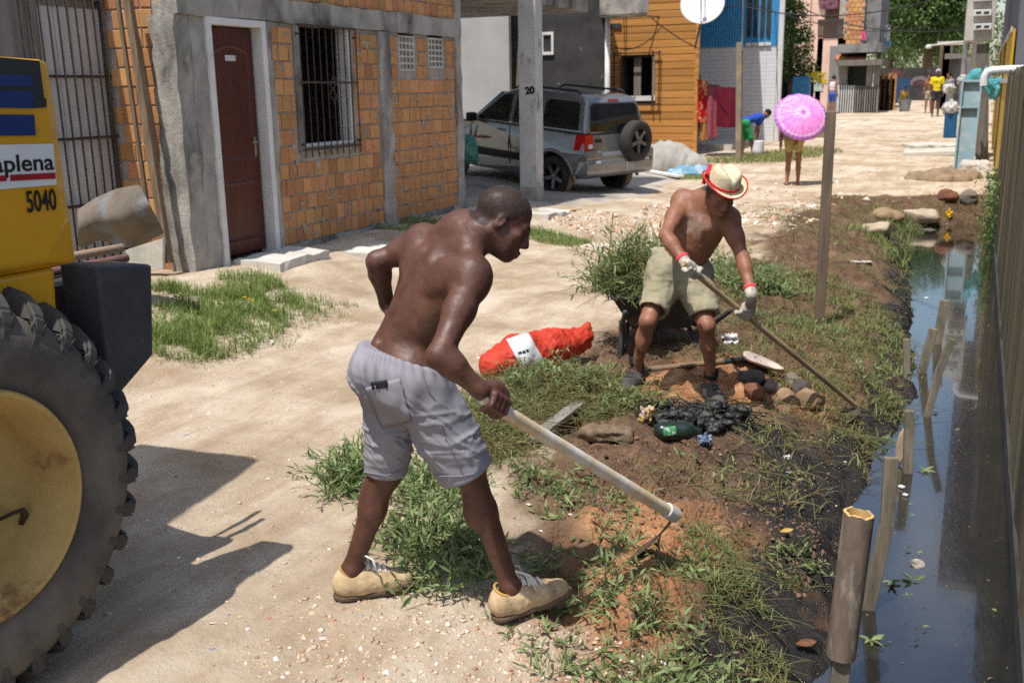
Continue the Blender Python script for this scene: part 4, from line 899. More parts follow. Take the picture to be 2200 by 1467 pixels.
for wx in (0, 2.49):
    for sg in (1, -1): car_wheel(K(wx, sg*.755, .325), sg)
# spare: its face looks backwards
_sv = (_cx.copy(), _cy.copy()); _b = -_cx/np.linalg.norm(_cx); _cyb = _b
def spare():
    global _cx, _cy
    a, b = _cx, _cy; c = K(-.80, -.30, .93); _cx, _cy = b, -a/np.linalg.norm(a); car_wheel(c, 1, 'spare_wheel'); _cx, _cy = a, b
spare()
for x, y in ((2.3, .5), (2.3, -.5)): pass
MB().prism([K(.3, 0, .26)-_cy*.7, K(2.1, 0, .26)-_cy*.7, K(2.1, 0, .40)-_cy*.7, K(.3, 0, .40)-_cy*.7], _cy*1.4).obj('underbody', M['trim'], car)
MB().prism([K(-.5, 0, .33)-_cy*.6, K(.4, 0, .33)-_cy*.6, K(.4, 0, .45)-_cy*.6, K(-.5, 0, .45)-_cy*.6], _cy*1.2).obj('underbody', M['trim'], car)
MB().prism([K(1.40, 0, 1.56)-_cy*.60, K(1.97, 0, 1.10)-_cy*.74, K(1.97, 0, 1.10)+_cy*.74, K(1.40, 0, 1.56)+_cy*.60], np.array([.0, 0, .02])+_cx*.012).obj('windscreen', M['glass'], car)
MB().prism([K(1.55, .862, .78), K(1.85, .862, .78), K(1.85, .862, .815), K(1.55, .862, .815)], _cy*.006).obj('door_badge', M['decalred'], car)
# ------------------------------------------------------------------ people
def un(v): v = np.asarray(v, float); return v/np.linalg.norm(v)
def mixp(a, b, t): return np.asarray(a)*(1-t)+np.asarray(b)*t
def head_frame(f, u):
    f = un(f); u = un(np.asarray(u)-f*(np.dot(u, f))); return f, np.cross(u, f), u        # forward, left, up
def add_head(s, c, fr, k=1.0, detail=True, neck=None, nr=.058):
    f, l, u = fr; R = (f, l, u)
    def H(x, y, z): return c+k*(f*x+l*y+u*z)
    if neck is not None: s.cap(H(-.028, 0, -.05), neck, nr*.96*k, nr*1.12*k, .035*k)
    s.ell(H(-.012, 0, .032), np.array([.099, .076, .084])*k, R, .02*k)
    s.ell(H(.034, 0, -.045), np.array([.062, .056, .082])*k, R, .025*k)
    for y in (-1, 1): s.cap(H(-.018, y*.050, -.048), H(.060, y*.016, -.105), .019*k, .017*k, .02*k)
    s.ell(H(.070, 0, -.106), np.array([.020, .021, .018])*k, R, .016*k)
    if detail:
        for y in (-1, 1):
            s.cap(H(.078, y*.040, .008), H(.090, y*.012, .010), .011*k, .011*k, .014*k)
            s.ell(H(.062, y*.043, -.028), np.array([.020, .019, .016])*k, R, .016*k)
            s.ell(H(.094, y*.031, -.013), np.array([.010, .015, .009])*k, R, .010*k, True)
        s.cap(H(.091, 0, .000), H(.108, 0, -.043), .0085*k, .0135*k, .010*k)
        for y in (-1, 1): s.ell(H(.099, y*.0135, -.050), np.array([.012, .010, .009])*k, R, .006*k)
        s.ell(H(.092, 0, -.077), np.array([.0155, .025, .0085])*k, R, .006*k); s.ell(H(.088, 0, -.0915), np.array([.0155, .022, .009])*k, R, .006*k)
        for y in (-1, 1):
            e = H(-.012, y*.0735, -.014); er = (un(f*.94-u*.3), un(l+y*f*-.16), un(u*.96+f*.25))
            s.ell(e, np.array([.019, .0085, .033])*k, er, .004*k); s.ell(e+k*(l*y*.008+f*.004+u*.002), np.array([.011, .006, .021])*k, er, .004*k, True)
    return H
def grip(s, wrist, hc, ax, r, toward, k=1.0, fr=.0092):
    """a fist closed round a handle; 'toward' is the side the fingers pass over"""
    ax = un(ax); w = wrist-hc; w = un(w-ax*np.dot(w, ax)); n = np.asarray(toward, float); n = un(n-ax*np.dot(n, ax)-w*np.dot(n, w))
    s.cap(wrist, hc+w*(r+.030*k), .026*k, .026*k, .02*k, (ax, 1.25))
    s.box(hc+w*(r+.017*k), np.array([.043, .020, .030])*k, (ax, w, n), .016*k, .016*k)
    for i, L in enumerate((.95, 1.05, 1.0, .85)):
        o = hc+ax*((i-1.5)*.0205*k); R = r+fr*k*.92
        pts = [o+R*1.12*(math.cos(t)*w+math.sin(t)*n) if j == 1 else o+R*(math.cos(t)*w+math.sin(t)*n) for j, t in enumerate(np.radians([25, 62, 120, 120+75*L]))]
        s.chain(pts, [fr*1.1*k, fr*1.18*k, fr*1.02*k, fr*.85*k], .006*k)
    pts = [hc+ax*(.030*k)+w*(r+.018*k), hc+ax*(.044*k)+(r+.016*k)*un(w*.5-n), hc+ax*(.038*k)-(r+.011*k)*un(n+w*-.3), hc+ax*(.022*k)-(r+.010*k)*un(n*.4+w)]
    s.chain(pts, [.015*k, .0125*k, .011*k, .009*k], .008*k)
def open_hand(s, wrist, d, palm_n, thumb_side, k=1.0, curl=.5):
    d = un(d); pn = un(np.asarray(palm_n)-d*np.dot(palm_n, d)); sd = un(np.cross(d, pn))*thumb_side
    s.box(wrist+d*.052*k, np.array([.044, .040, .015])*k, (d, sd, pn), .014*k, .016*k); s.cap(wrist, wrist+d*.03*k, .026*k, .028*k, .02*k, (pn, .7))
    for i, L in enumerate((.072, .080, .075, .058)):
        b = wrist+d*.088*k+sd*((1.5-i)*.0195*k); p1 = b+un(d+pn*curl*.4)*L*.5*k; p2 = p1+un(d+pn*curl*1.3)*L*.32*k; p3 = p2+un(d+pn*curl*2.2)*L*.25*k
        s.chain([b, p1, p2, p3], [.0098*k, .0092*k, .0085*k, .0075*k], .006*k)
    b = wrist+d*.03*k+sd*.035*k; s.chain([b, b+un(d*.7+sd*.7+pn*.3)*.04*k, b+un(d*.9+sd*.45+pn*.4)*.072*k], [.015*k, .012*k, .0095*k], .01*k)
def torso(s, J, k=1.0, muscle=True):
    sh = un(J['shR']-J['shL']); sp = un(J['neck']-J['pel']); hp = un(J['hipR']-J['hipL'])
    shp = un(sh-sp*np.dot(sh, sp)); fw_ = np.cross(sp, shp); hpp = un(hp-sp*np.dot(hp, sp)); fh = np.cross(sp, hpp); md = un(shp+hpp); fm = np.cross(sp, md)
    chest = mixp(J['pel'], J['neck'], .66); bel = mixp(J['pel'], J['neck'], .30)
    s.ell(chest, np.array([.158, .112, .205])*k, (shp, fw_, sp), .05*k); s.ell(bel, np.array([.128, .098, .18])*k, (md, fm, sp), .06*k); s.ell(J['pel'], np.array([.150, .112, .12])*k, (hpp, fh, un(np.cross(hpp, fh))), .05*k)
    for nm, sg in (('shR', 1), ('shL', -1)):
        P = J[nm]; s.cap(J['neck']+sp*.035*k-fw_*.012*k, mixp(J['neck'], P, .82)+sp*.005*k, .050*k, .044*k, .05*k)       # trapezius to shoulder
        s.cap(P-shp*sg*.045*k-sp*.05*k, mixp(J['pel'], J['neck'], .36)+md*sg*.095*k-fm*.01*k, .058*k, .038*k, .05*k, (fw_, 1.15))   # side of the back
        s.ell(chest+shp*sg*.075*k+fw_*.062*k+sp*.05*k, np.array([.075, .045, .06])*k, (shp, fw_, sp), .035*k)            # pectoral
        if muscle:
            s.ell(mixp(J['neck'], P, .62)-sp*.085*k-fw_*.070*k, np.array([.060, .033, .082])*k, (un(shp*.96-sp*.28*sg), fw_, sp), .028*k)   # shoulder blade
            s.cap(bel-sp*.10*k-fm*.070*k+md*sg*.034*k, chest+sp*.06*k-fw_*.078*k+shp*sg*.036*k, .036*k, .030*k, .022*k)                     # beside the spine
    if muscle: s.cap(bel-sp*.09*k-fm*.108*k, chest+sp*.13*k-fw_*.117*k, .015*k, .013*k, .022*k, None, True)                               # spine furrow
    return sh, sp, fw_, fm, fh
def limb_arm(s, a, e, w_, r=(.058, .044, .040, .043, .027), k=1.0):
    s.ell(mixp(a, e, .04), np.array([1, 1, 1.25])*r[0]*1.08*k, None, .04*k)
    s.chain([a, mixp(a, e, .45), e], np.array([r[0]*.95, r[1]*1.05, r[2]])*k, .035*k); s.chain([e, mixp(e, w_, .28), w_], np.array([r[2]*.97, r[3], r[4]])*k, .025*k)
def limb_leg(s, h, kn, a, r=(.085, .058, .052, .034), k=1.0, back=None):
    s.cap(h, kn, r[0]*k, r[1]*k, .04*k); s.cap(kn, mixp(kn, a, .35), r[1]*.88*k, r[2]*k, .03*k); s.cap(mixp(kn, a, .35), a, r[2]*k, r[3]*k, .03*k)
    if back is not None: s.ell(mixp(kn, a, .28)+un(back)*.016*k, np.array([.037, .037, .085])*k, (un(np.cross(a-kn, back)), un(back), un(a-kn)), .03*k); s.ell(kn-un(back)*.022*k, np.array([.034]*3)*k, None, .025*k)
def shoe(name, heel, toe, m, parent, k=1.0, upz=(0, 0, 1), high=.0, laces=None, sole='sole', lace_m=None):
    d = un(toe-heel); L = np.linalg.norm(toe-heel); u = un(np.asarray(upz)-d*np.dot(upz, d)); sd = np.cross(d, u)
    def T(x, y, z): return heel+d*x*L+sd*y+u*z
    s = Sdf(); s.chain([T(.12, 0, .045*k), T(.30, 0, .043*k), T(.62, 0, .033*k), T(.86, 0, .028*k)], np.array([.040, .041, .040, .034])*k, .03, (sd, 1.0))
    s.cap(T(.10, 0, .055*k), T(.16, 0, .078*k+high), .037*k, .036*k, .025); s.cap(T(.34, 0, .060*k), T(.52, 0, .050*k), .036*k, .033*k, .03)
    s.cap(T(.42, 0, .085*k), T(.60, 0, .066*k), .012*k, .011*k, .02); s.cut(T(0, 0, .010), -u)
    if not high: s.cap(T(.20, 0, .085*k), T(.18, 0, .15*k), .030*k, .040*k, .01, None, True)
    o = sobj(name, s, .0055*k, m, parent, 1, lambda V, N: .0012*fbm(V*70, 3))
    s = Sdf(); s.chain([T(.10, 0, .012), T(.40, 0, .012), T(.65, 0, .013), T(.90, 0, .016)], np.array([.040, .037, .044, .036])*k, .02, (sd, 1.02)); s.cut(T(0, 0, .022), u); s.cut(T(0, 0, -.001), -u)
    sobj('sole', s, .005*k, M[sole], o)
    if lace_m:
        lc = MB()
        for i in range(4):
            x = .40+.070*i; z = .112-.0085*i; lc.tube([T(x, -.028, (z-.016)*k), T(x+.015, -.012, (z)*k), T(x+.02, .012, (z)*k), T(x+.03, .028, (z-.016)*k)], .0042, 6); lc.tube([T(x+.03, -.028, (z-.016)*k), T(x+.01, .0, (z+.003)*k), T(x, .028, (z-.016)*k)], .0042, 6)
        for y0, ph in ((-1, 0), (1, 2), (-.4, 1)): lc.tube([T(.39, .01*y0, .108*k), T(.33, .03*y0, .155*k), T(.40+.03*ph, .060*y0, .14*k), T(.45+.03*ph, .066*y0, .085*k)], .0042, 6)
        lc.obj('laces', M[lace_m], o, True)
        # seams and ankle padding
        q = MB(); q.tube([T(.155+.075*math.cos(t)*1.25, .036*math.sin(t), (.093+.012*math.cos(t+2.6))*k) for t in np.linspace(0, 2*math.pi, 24)], .0052, 7, caps=False); q.obj('collar', M['shoelining'], o, True)
        q = MB()
        for sg in (-1, 1):
            q.tube([T(.10, sg*.042, .03*k), T(.22, sg*.044, .062*k), T(.34, sg*.045, .045*k)], .003, 5); q.tube([T(.36, sg*.043, .028*k), T(.46, sg*.043, .06*k), T(.58, sg*.046, .028*k)], .003, 5); q.tube([T(.62, sg*.045, .026*k), T(.74, sg*.040, .052*k), T(.88, sg*.030, .03*k)], .003, 5)
        q.obj('seams', M['shoeseam'], o, True)['kind'] = 'stuff'
    return o

M['skin1'] = mat('dark_skin', (.098, .040, .026), (.076, .030, .019), rough=.54, sc=9, bump=.3, bsc=90, spec=.42, rough2=.45, sss=.05, attr=((.026, .020, .018), (.15, .062, .050), None), bdist=.004, stain=(.130, .056, .036), stsc=16, stth=(.45, .8))
M['shorts1'] = mat('grey_lilac_cotton', (.275, .264, .295), (.235, .226, .255), rough=.9, sc=4, bump=.15, bsc=220, spec=.15, bdist=.002)
M['shoe1'] = mat('tan_suede', (.58, .43, .26), (.45, .32, .18), rough=.88, sc=14, bump=.35, bsc=80, stain=(.20, .135, .08), stsc=9, stth=(.48, .72))
M['shoelining'] = mat('yellow_lining', (.50, .31, .09), rough=.8); M['shoeseam'] = mat('dull_seam', (.30, .24, .18), (.55, .42, .20), rough=.5); M['lace'] = mat('white_lace', (.74, .72, .66), rough=.8, bump=.1); M['sole'] = mat('worn_sole', (.12, .085, .055), (.09, .06, .04), rough=.9)
M['eyewhite'] = mat('eye', (.10, .075, .06), rough=.25, bump=0); M['dark'] = mat('dark_cloth', (.02, .02, .022), rough=.7)
G_ = gd
def person(name_label, loc, group=None): return empty('person', loc, name_label, 'person', group)
Z3 = np.array([0, 0, 1.0])
def worker_one():
    fR = gp(1150, 1322); root = person('bare-chested man in grey shorts and tan shoes bending over a long hoe', fR)
    J = dict(pel=G_(852, 782, 3.40), neck=G_(990, 512, 3.33), shR=G_(1018, 592, 3.18), shL=G_(912, 522, 3.45), elR=G_(946, 762, 3.06), wrR=G_(1033, 838, 3.10), elL=G_(810, 562, 3.45), wrL=G_(832, 655, 3.55),
             hipR=G_(888, 800, 3.33), hipL=G_(838, 800, 3.47), knR=G_(1003, 1003, 3.44), knL=G_(826, 1020, 3.58), anR=G_(1086, 1262, 3.555), anL=G_(769, 1243, 3.66))
    hzn = un(np.array([FW[0], FW[1], 0])); SH = {}
    for k_, hp_, tv in (('R', gp(1066, 1320)+np.array([0, 0, .006]), RT*.262+hzn*.10+Z3*.050), ('L', gp(727, 1291)+np.array([0, 0, .004]), RT*.262+hzn*.085+Z3*.012)):
        SH[k_] = (hp_, hp_+tv); J['an'+k_] = hp_+tv*.20+Z3*.105
    c = G_(1082, 474, 3.27); f = un(RT*.89-UP*.46+FW*.10); u = un(RT*.46+UP*.89); fr = head_frame(f, u)
    s = Sdf(); H = add_head(s, c, fr, .92, True, J['neck']+UP*.0, .057)
    s.cap(J['neck']+UP*.02-FW*.0, c-fr[2]*.07-fr[0]*.055, .056, .046, .04)
    sh, sp, fw_, fm, fh = torso(s, J, .915)
    limb_arm(s, J['shR'], J['elR'], J['wrR'], (.053, .043, .036, .040, .026)); limb_arm(s, J['shL'], J['elL'], J['wrL'], (.051, .038, .034, .035, .025))
    s.ell(J['elR']-UP*.008-RT*.012, (.032, .032, .032), None, .02)
    A, B = HOE1
    hax = un(B-A); hc = HAND1
    grip(s, J['wrR'], hc, hax, .023, -FW*.5-UP*.8+RT*.2, 1.02, .0098)
    open_hand(s, J['wrL'], un(G_(868, 705, 3.55)-J['wrL']), un(FW*-.2+RT), 1, 1.0, .25)
    bk = -un(RT*.95+FW*.2)
    limb_leg(s, J['hipR'], J['knR'], J['anR'], (.082, .056, .046, .033), 1, bk); limb_leg(s, J['hipL'], J['knL'], J['anL'], (.082, .053, .044, .032), 1, bk)
    for an, t in ((J['anR'], 1), (J['anL'], 0)):
        s.ell(an+UP*-.005-FW*.02, (.018, .018, .020), None, .02); s.cap(an, an-Z3*.055, .034, .030, .03)
    def cols(V):
        q = V-c; x = q @ fr[0]; y = q @ fr[1]; z = q @ fr[2]; hd = (x*x+y*y+z*z < .14**2)
        n = .006*fbm(V*55, 2); line = np.interp(x, [-.12, -.05, -.02, .012, .03, .045, .062, .085], [-.062, -.055, -.005, -.012, .012, .036, .060, .066])
        inh = (((x+.012)/.105)**2+(y/.085)**2+((z-.03)/.095)**2 < 1.30); hair = (.80+.2*fbm(V*160, 2))*sstep(-.010, .012, z-line+n*1.5)*hd*inh*sstep(.11, .10, np.abs(y)); ear = (np.abs(y) > .078); hair = hair*~ear
        brow = sstep(.008, .004, np.abs(z-.012-.10*np.maximum(0, np.abs(y)-.02)*.3))*sstep(.06, .07, x)*(np.abs(y) > .012)*(np.abs(y) < .046)*hd
        lips = sstep(.013, .009, np.sqrt((z+.084)**2+(y*.5)**2))*(x > .085)*hd
        stub = .16*sstep(.02, .06, x)*sstep(-.055, -.095, z)*hd*(1-lips)
        return np.stack([np.maximum(np.maximum(hair, brow*.8), stub), lips*.7, lips*0], 1)
    body = sobj('body', s, .0052, M['skin1'], root, 2, lambda V, N: .0008*fbm(V*45, 2), cols=cols)
    for y in (-1, 1): MB().lathe([(0, -.0118)]+[(.0118*math.sin(t), -.0118*math.cos(t)) for t in np.linspace(.3, 2.9, 9)]+[(0, .0118)], H(.0705, y*.0285, -.0135), fr[0], 14).obj('eye', M['eyewhite'], body, True)
    # shorts
    s = Sdf(); hp = un(J['hipR']-J['hipL']); 
    s.ell(G_(858, 800, 3.40), (.152, .142, .130), (hp, un(RT-hp*np.dot(RT, hp)), UP), .05); s.ell(G_(820, 790, 3.36), (.085, .090, .105), (hp, RT, UP), .05); s.ell(G_(816, 805, 3.47), (.085, .088, .10), (hp, RT, UP), .05)
    s.cap(G_(858, 795, 3.40), G_(853, 745, 3.40), .115, .110, .06, (hp, 1.22))
    hemR = G_(998, 1016, 3.45); hemL = G_(829, 1016, 3.58)
    s.cap(G_(898, 822, 3.34), hemR, .110, .090, .05); s.cap(G_(845, 830, 3.47), hemL, .103, .074, .05)
    s.cap(G_(955, 900, 3.37), G_(1003, 1000, 3.42), .066, .074, .05)
    wn = un(un(J['neck']-J['pel'])+UP*.6); s.cut(G_(850, 752, 3.40), wn, .01)
    for hem, kn in ((hemR, un(J['knR']-J['hipR'])), (hemL, un(hemL-J['hipL']))):
        s.box(hem+kn*.085, (.20, .20, .09), (un(np.cross(kn, FW)), un(np.cross(kn, np.cross(kn, FW))), kn), .004, .006, True)
        s.cap(hem-kn*.06, hem+kn*.03, .070 if hem is hemR else .058, .077 if hem is hemR else .062, .006, None, True)
    def folds(V, N):
        w_ = (V-G_(850, 752, 3.40)) @ wn; band = sstep(-.055, -.015, w_)
        ang = np.arctan2((V-G_(856, 790, 3.40)) @ hp, (V-G_(856, 790, 3.40)) @ RT)
        kn = un(J['knR']-J['hipR']); along = V @ kn; ac = V @ un(np.cross(kn, FW)); dp = V @ FW
        P = np.stack([along*6+ac*10, ac*16-along*8, dp*6], -1); f1 = fbm(P, 3)
        P2 = np.stack([along*17-ac*8, ac*4, dp*4], -1); f2 = np.clip(1-np.abs(fbm(P2, 2)), 0, 1)**5; P3 = np.stack([along*6+ac*4, ac*30-along*12, dp*9], -1); f3 = np.clip(1-np.abs(fbm(P3+9, 2)), 0, 1)**5
        hemd = np.minimum(np.abs((V-hemR) @ kn), np.abs((V-hemL) @ un(hemL-J['hipL']))); low = sstep(-.06, -.16, w_)*sstep(.0, .10, hemd)
        return .0035*np.sin(ang*46+2*fbm(V*9, 2))*band*sstep(.02, -.01, w_)*.7-.004*band+(.002*f1+.009*(f2-.2)+.007*(f3-.2))*low+.004*np.sin(ang*21+along*8)*sstep(-.02, -.08, w_)*sstep(-.22, -.1, w_)+.003*sstep(.03, .0, hemd)
    sh_o = sobj('shorts', s, .0055, M['shorts1'], root, 2, folds)
    bv = cam_bvh(sh_o)
    pk = patch('back_pocket', bv, [(786, 832), (860, 812), (884, 900), (822, 914)], M['shorts1'], sh_o, .005, 12, 12, .004)
    patch('phone', bv, [(799, 820), (831, 815), (836, 830), (803, 834)], M['dark'], sh_o, .007, 4, 4, .006)
    st = MB()
    for pts in ([(905, 800), (918, 835), (934, 856)], [(948, 915), (968, 960), (990, 1002), (1002, 1030)], [(783, 1013), (830, 1020), (868, 1008)], [(932, 1020), (990, 1022), (1052, 1008)], [(786, 838), (822, 918), (884, 906), (862, 815)]):
        P = []
        for i in range(len(pts)-1):
            for t in np.linspace(0, 1, 8, endpoint=False):
                q = np.array(pts[i])*(1-t)+np.array(pts[i+1])*t; h = bv.ray_cast(Vector(CAM), Vector(ray(*q)).normalized())
                if h[0] is not None: P.append(np.array(h[0]+h[1]*(.0035 if len(pts) < 4 else .0075)))
        if len(P) > 3: st.tube(P, .0019, 5)
    st.obj('seams', mat('seam_thread', (.27, .255, .29), rough=.9, bump=0), sh_o)['kind'] = 'stuff'
    # shoes
    for k_ in 'RL': shoe('shoe', SH[k_][0], SH[k_][1], M['shoe1'], root, 1.12, laces=True, lace_m='lace')
    return J
HAND1 = G_(1058, 868, 3.135)
HOE1 = (G_(1022, 846, 3.08), G_(1446, 1104, 3.86))
HOE1 = (HAND1-un(HOE1[1]-HAND1)*.055, HOE1[1])
worker_one()
M['polewood'] = mat('pale_pole_wood', (.62, .47, .28), (.53, .39, .22), rough=.6, sc=4, st=(1, 1, 1), bump=.15, bsc=30, stain=(.70, .66, .60), stsc=3.5, stth=(.45, .6))
hoe = empty('hoe', HOE1[1], 'long pale-handled hoe held by the man in grey shorts', 'hoe')
A, B = HOE1; hd_ = un(B-A)
MB().tube([A, mixp(A, B, .3), mixp(A, B, .7), B], [.021, .0225, .0235, .023], 18).obj('handle', M['polewood'], hoe, True, auto=40)
MB().lathe([(.024, -.055), (.029, -.05), (.0305, .0), (.030, .012), (.018, .014)], B, hd_, 24).obj('collar', mat('painted_collar', (.66, .64, .60), (.50, .46, .42), rough=.6, bump=.3), hoe, True, auto=40)
tip = onground(1362, 1194); tip[2] += .004; r0 = B+hd_*.005
vd = un(mixp(r0, tip, .5)-CAM); bd_ = un(tip-r0); bw = un(vd-bd_*np.dot(vd, bd_)); rows = []
mid = mixp(r0, tip, .45)+RT*.035-UP*.012
for i in range(13):
    t = i/12; p = (1-t)**2*r0+2*t*(1-t)*mid+t*t*tip; w_ = np.interp(t, [0, .18, .4, 1], [.014, .02, .065, .085]); rows.append([p-bw*w_, p-bw*w_*.5, p, p+bw*w_*.5, p+bw*w_])
M['blade'] = mat('dark_hoe_steel', (.11, .075, .055), (.16, .13, .11), rough=.5, metal=.5, bump=.3, bsc=50)
MB().grid(rows).obj('blade', M['blade'], hoe, True, solid=.005)

# second man
M['skin2'] = mat('tanned_skin', (.275, .122, .070), (.22, .093, .052), rough=.55, sc=12, bump=.3, bsc=70, spec=.35, rough2=.46, sss=.05, attr=((.06, .05, .045), (.5, .38, .30), None), bdist=.005)
M['shorts2'] = mat('khaki_cotton', (.325, .295, .20), (.265, .238, .155), rough=.9, sc=5, bump=.2, bsc=150, spec=.15, stain=(.26, .22, .15), stsc=5, stth=(.56, .8))
M['glove'] = mat('dirty_glove', (.52, .49, .43), (.40, .36, .30), rough=.95, sc=18, bump=.5, bsc=120, stain=(.24, .20, .15), stsc=22, stth=(.5, .7)); M['cuff'] = mat('red_cuff', (.58, .075, .075), rough=.9)
M['boot'] = mat('dark_boot', (.050, .047, .048), (.085, .078, .070), rough=.7, bump=.4, bsc=60, stain=(.15, .115, .085), stsc=9, stth=(.55, .7)); M['straw'] = mat('straw', (.70, .61, .42), (.58, .48, .30), rough=.8, sc=30, bump=.6, bsc=120, st=(1, 1, 3)); M['ribbon'] = mat('red_ribbon', (.60, .018, .022), rough=.6, bump=.05)
def worker_two():
    fR = onground(1352, 838); fL = onground(1530, 855); root = person('older man in straw hat, work gloves and khaki shorts digging with a hoe', mixp(fR, fL, .5))
    J = dict(pel=G_(1462, 572, 5.98), neck=G_(1522, 432, 5.72), shR=G_(1466, 432, 5.80), shL=G_(1566, 470, 5.70), elR=G_(1430, 506, 5.62), wrR=G_(1474, 566, 5.52), elL=G_(1596, 556, 5.66), wrL=G_(1615, 634, 5.55),
             hipR=G_(1428, 588, 6.0), hipL=G_(1493, 592, 5.95), knR=G_(1392, 690, 5.86), knL=G_(1518, 700, 5.82), anR=G_(1366, 795, 6.08), anL=G_(1528, 815, 5.98))
    c = G_(1548, 414, 5.60); f = un(RT*.22-UP*.66-FW*.70); u = un(UP*.72-FW*.66+RT*.16); fr = head_frame(f, u)
    s = Sdf(); H = add_head(s, c, fr, .98, True, J['neck'], .054)
    sh, sp, fw_, fm, fh = torso(s, J, .93)
    s.ell(mixp(J['pel'], J['neck'], .36)+fm*.05, (.11, .075, .13), (sh, fm, sp), .06)
    limb_arm(s, J['shR'], J['elR'], J['wrR'], (.055, .045, .036, .038, .026)); limb_arm(s, J['shL'], J['elL'], J['wrL'], (.055, .043, .036, .037, .026))
    limb_leg(s, J['hipR'], J['knR'], J['anR'], (.076, .048, .039, .029), 1, un(FW+UP*.1)); limb_leg(s, J['hipL'], J['knL'], J['anL'], (.076, .048, .039, .029), 1, un(FW+UP*.1))
    for an in (J['anR'], J['anL']): s.cap(an, an-UP*.09, .031, .03, .02)
    def cols(V):
        ch = mixp(J['pel'], J['neck'], .74)+fw_*.11*.93; g = sstep(.09, .03, np.linalg.norm(V-ch, axis=1)+.03*fbm(V*40, 2)); q = V-c; x, y, z = q @ fr[0], q @ fr[1], q @ fr[2]; hd = (x*x+y*y+z*z < .14**2)
        return np.stack([hd*sstep(-.03, -.01, z-np.interp(x, [-.1, .02, .09], [-.03, .02, .09])), .55*g, g*0], 1)
    sobj('body', s, .0075, M['skin2'], root, 2, lambda V, N: .0015*fbm(V*30, 3), cols=cols)
    # shorts
    s = Sdf(); hp = un(J['hipR']-J['hipL'])
    s.ell(G_(1462, 578, 5.98), (.170, .135, .125), (hp, FW, UP), .05); s.cap(G_(1458, 575, 5.98), G_(1452, 535, 5.97), .112, .115, .05, (hp, 1.35))
    hR = G_(1403, 668, 5.88); hL = G_(1512, 678, 5.85); s.cap(G_(1430, 595, 5.98), hR, .112, .088, .05); s.cap(G_(1492, 600, 5.95), hL, .112, .086, .05)
    s.cut(G_(1452, 538, 5.95), un(J['neck']-J['pel'])*.5+UP, .01)
    for hem, d in ((hR, un(hR-J['hipR'])), (hL, un(hL-J['hipL']))): s.box(hem+d*.09, (.2, .2, .09), (un(np.cross(d, FW)), un(np.cross(d, np.cross(d, FW))), d), .004, .006, True); s.cap(hem-d*.05, hem+d*.03, .068, .074, .006, None, True)
    sobj('shorts', s, .008, M['shorts2'], root, 2, lambda V, N: .010*fbm(V*np.array([14, 14, 9]), 3)+.005*(1-np.abs(fbm(V*np.array([9, 9, 26])+3, 2))-.5))
    # gloves, boots
    A, B = HOE2; ax = un(B-A)
    s = Sdf(); grip(s, J['wrR'], HG1, ax, .017, -FW*.7-UP*.4, 1.08, .0108); s.cap(J['wrR'], mixp(J['wrR'], J['elR'], .16), .031, .035, .01); g1 = sobj('glove', s, .006, M['glove'], root, 1, lambda V, N: .0015*fbm(V*60, 2))
    s = Sdf(); grip(s, J['wrL'], HG2, ax, .017, -FW*.7+RT*.5, 1.08, .0108); s.cap(J['wrL'], mixp(J['wrL'], J['elL'], .16), .031, .035, .01); g2 = sobj('glove', s, .006, M['glove'], root, 1, lambda V, N: .0015*fbm(V*60, 2))
    for g, a, b in ((g1, 'wrR', 'elR'), (g2, 'wrL', 'elL')): p = mixp(J[a], J[b], .19); MB().lathe([(.033, -.012), (.038, -.008), (.038, .008), (.033, .012)], p, J[b]-J[a], 20).obj('cuff', M['cuff'], g, True)
    FH = un(np.array([FW[0], FW[1], 0])); RH = un(np.array([RT[0], RT[1], 0]))
    for an, dr in ((J['anR'], un(-FH*.9-RH*.55)), (J['anL'], un(-FH+RH*.08))):
        heel = an-dr*.075; toe = heel+dr*.29; heel[2] = zg(an[0], an[1])+.012; toe[2] = zg(toe[0], toe[1])*.5+heel[2]*.5; b = shoe('boot', heel, toe, M['boot'], root, 1.12, high=.06, sole='sole')
        q = MB().lathe([(.036, -.03), (.040, -.02), (.041, .02), (.036, .03)], np.array([an[0], an[1], heel[2]+.155]), (0, 0, 1), 16).obj('sock', M['dark'], b, True)
        lc = MB(); d = un(toe-heel); sd = np.cross(d, (0, 0, 1))
        for i in range(4): p = heel+d*(.115+.022*i)+np.array([0, 0, .150-.018*i]); lc.tube([p-sd*.02, p+d*.004+np.array([0, 0, .006]), p+sd*.02], .0035, 5)
        lc.obj('laces', M['trim'], b)
    # straw hat
    hat = empty('straw_hat', c, 'straw hat with red ribbon and red rim worn by the digging man', 'hat')
    hc = c+fr[2]*.055; uu = un(fr[2]*.98+fr[0]*.06); rows = []
    for k in range(49):
        t = 2*math.pi*k/48; e = fr[0]*math.cos(t)*1.14+fr[1]*math.sin(t); pr = []
        for r, h in ((.0, .096), (.035, .098), (.058, .101), (.072, .090), (.080, .05), (.086, .004), (.094, -.004), (.108, -.004+.014*abs(math.sin(t))), (.122, -.002+.036*math.sin(t)**2)):
            dent = -.030*math.exp(-(math.sin(t)*r/.022)**2) if h > .07 else 0; pr.append(hc+e*r+uu*(h+dent))
        rows.append(pr)
    MB().grid(rows).obj('crown', M['straw'], hat, True, solid=.004, subd=1)
    MB().tube([r[-1] for r in rows], .0045, 6, caps=False).obj('rim_binding', M['ribbon'], hat, True)
    rb = MB(); P = []
    for hh in (.010, .024): P.append([hc+(fr[0]*math.cos(t)*1.14+fr[1]*math.sin(t))*(.0895-.1*hh*.5)+uu*hh for t in np.linspace(0, 2*math.pi, 40)])
    rb.grid(P).obj('ribbon', M['ribbon'], hat, True, solid=.003)
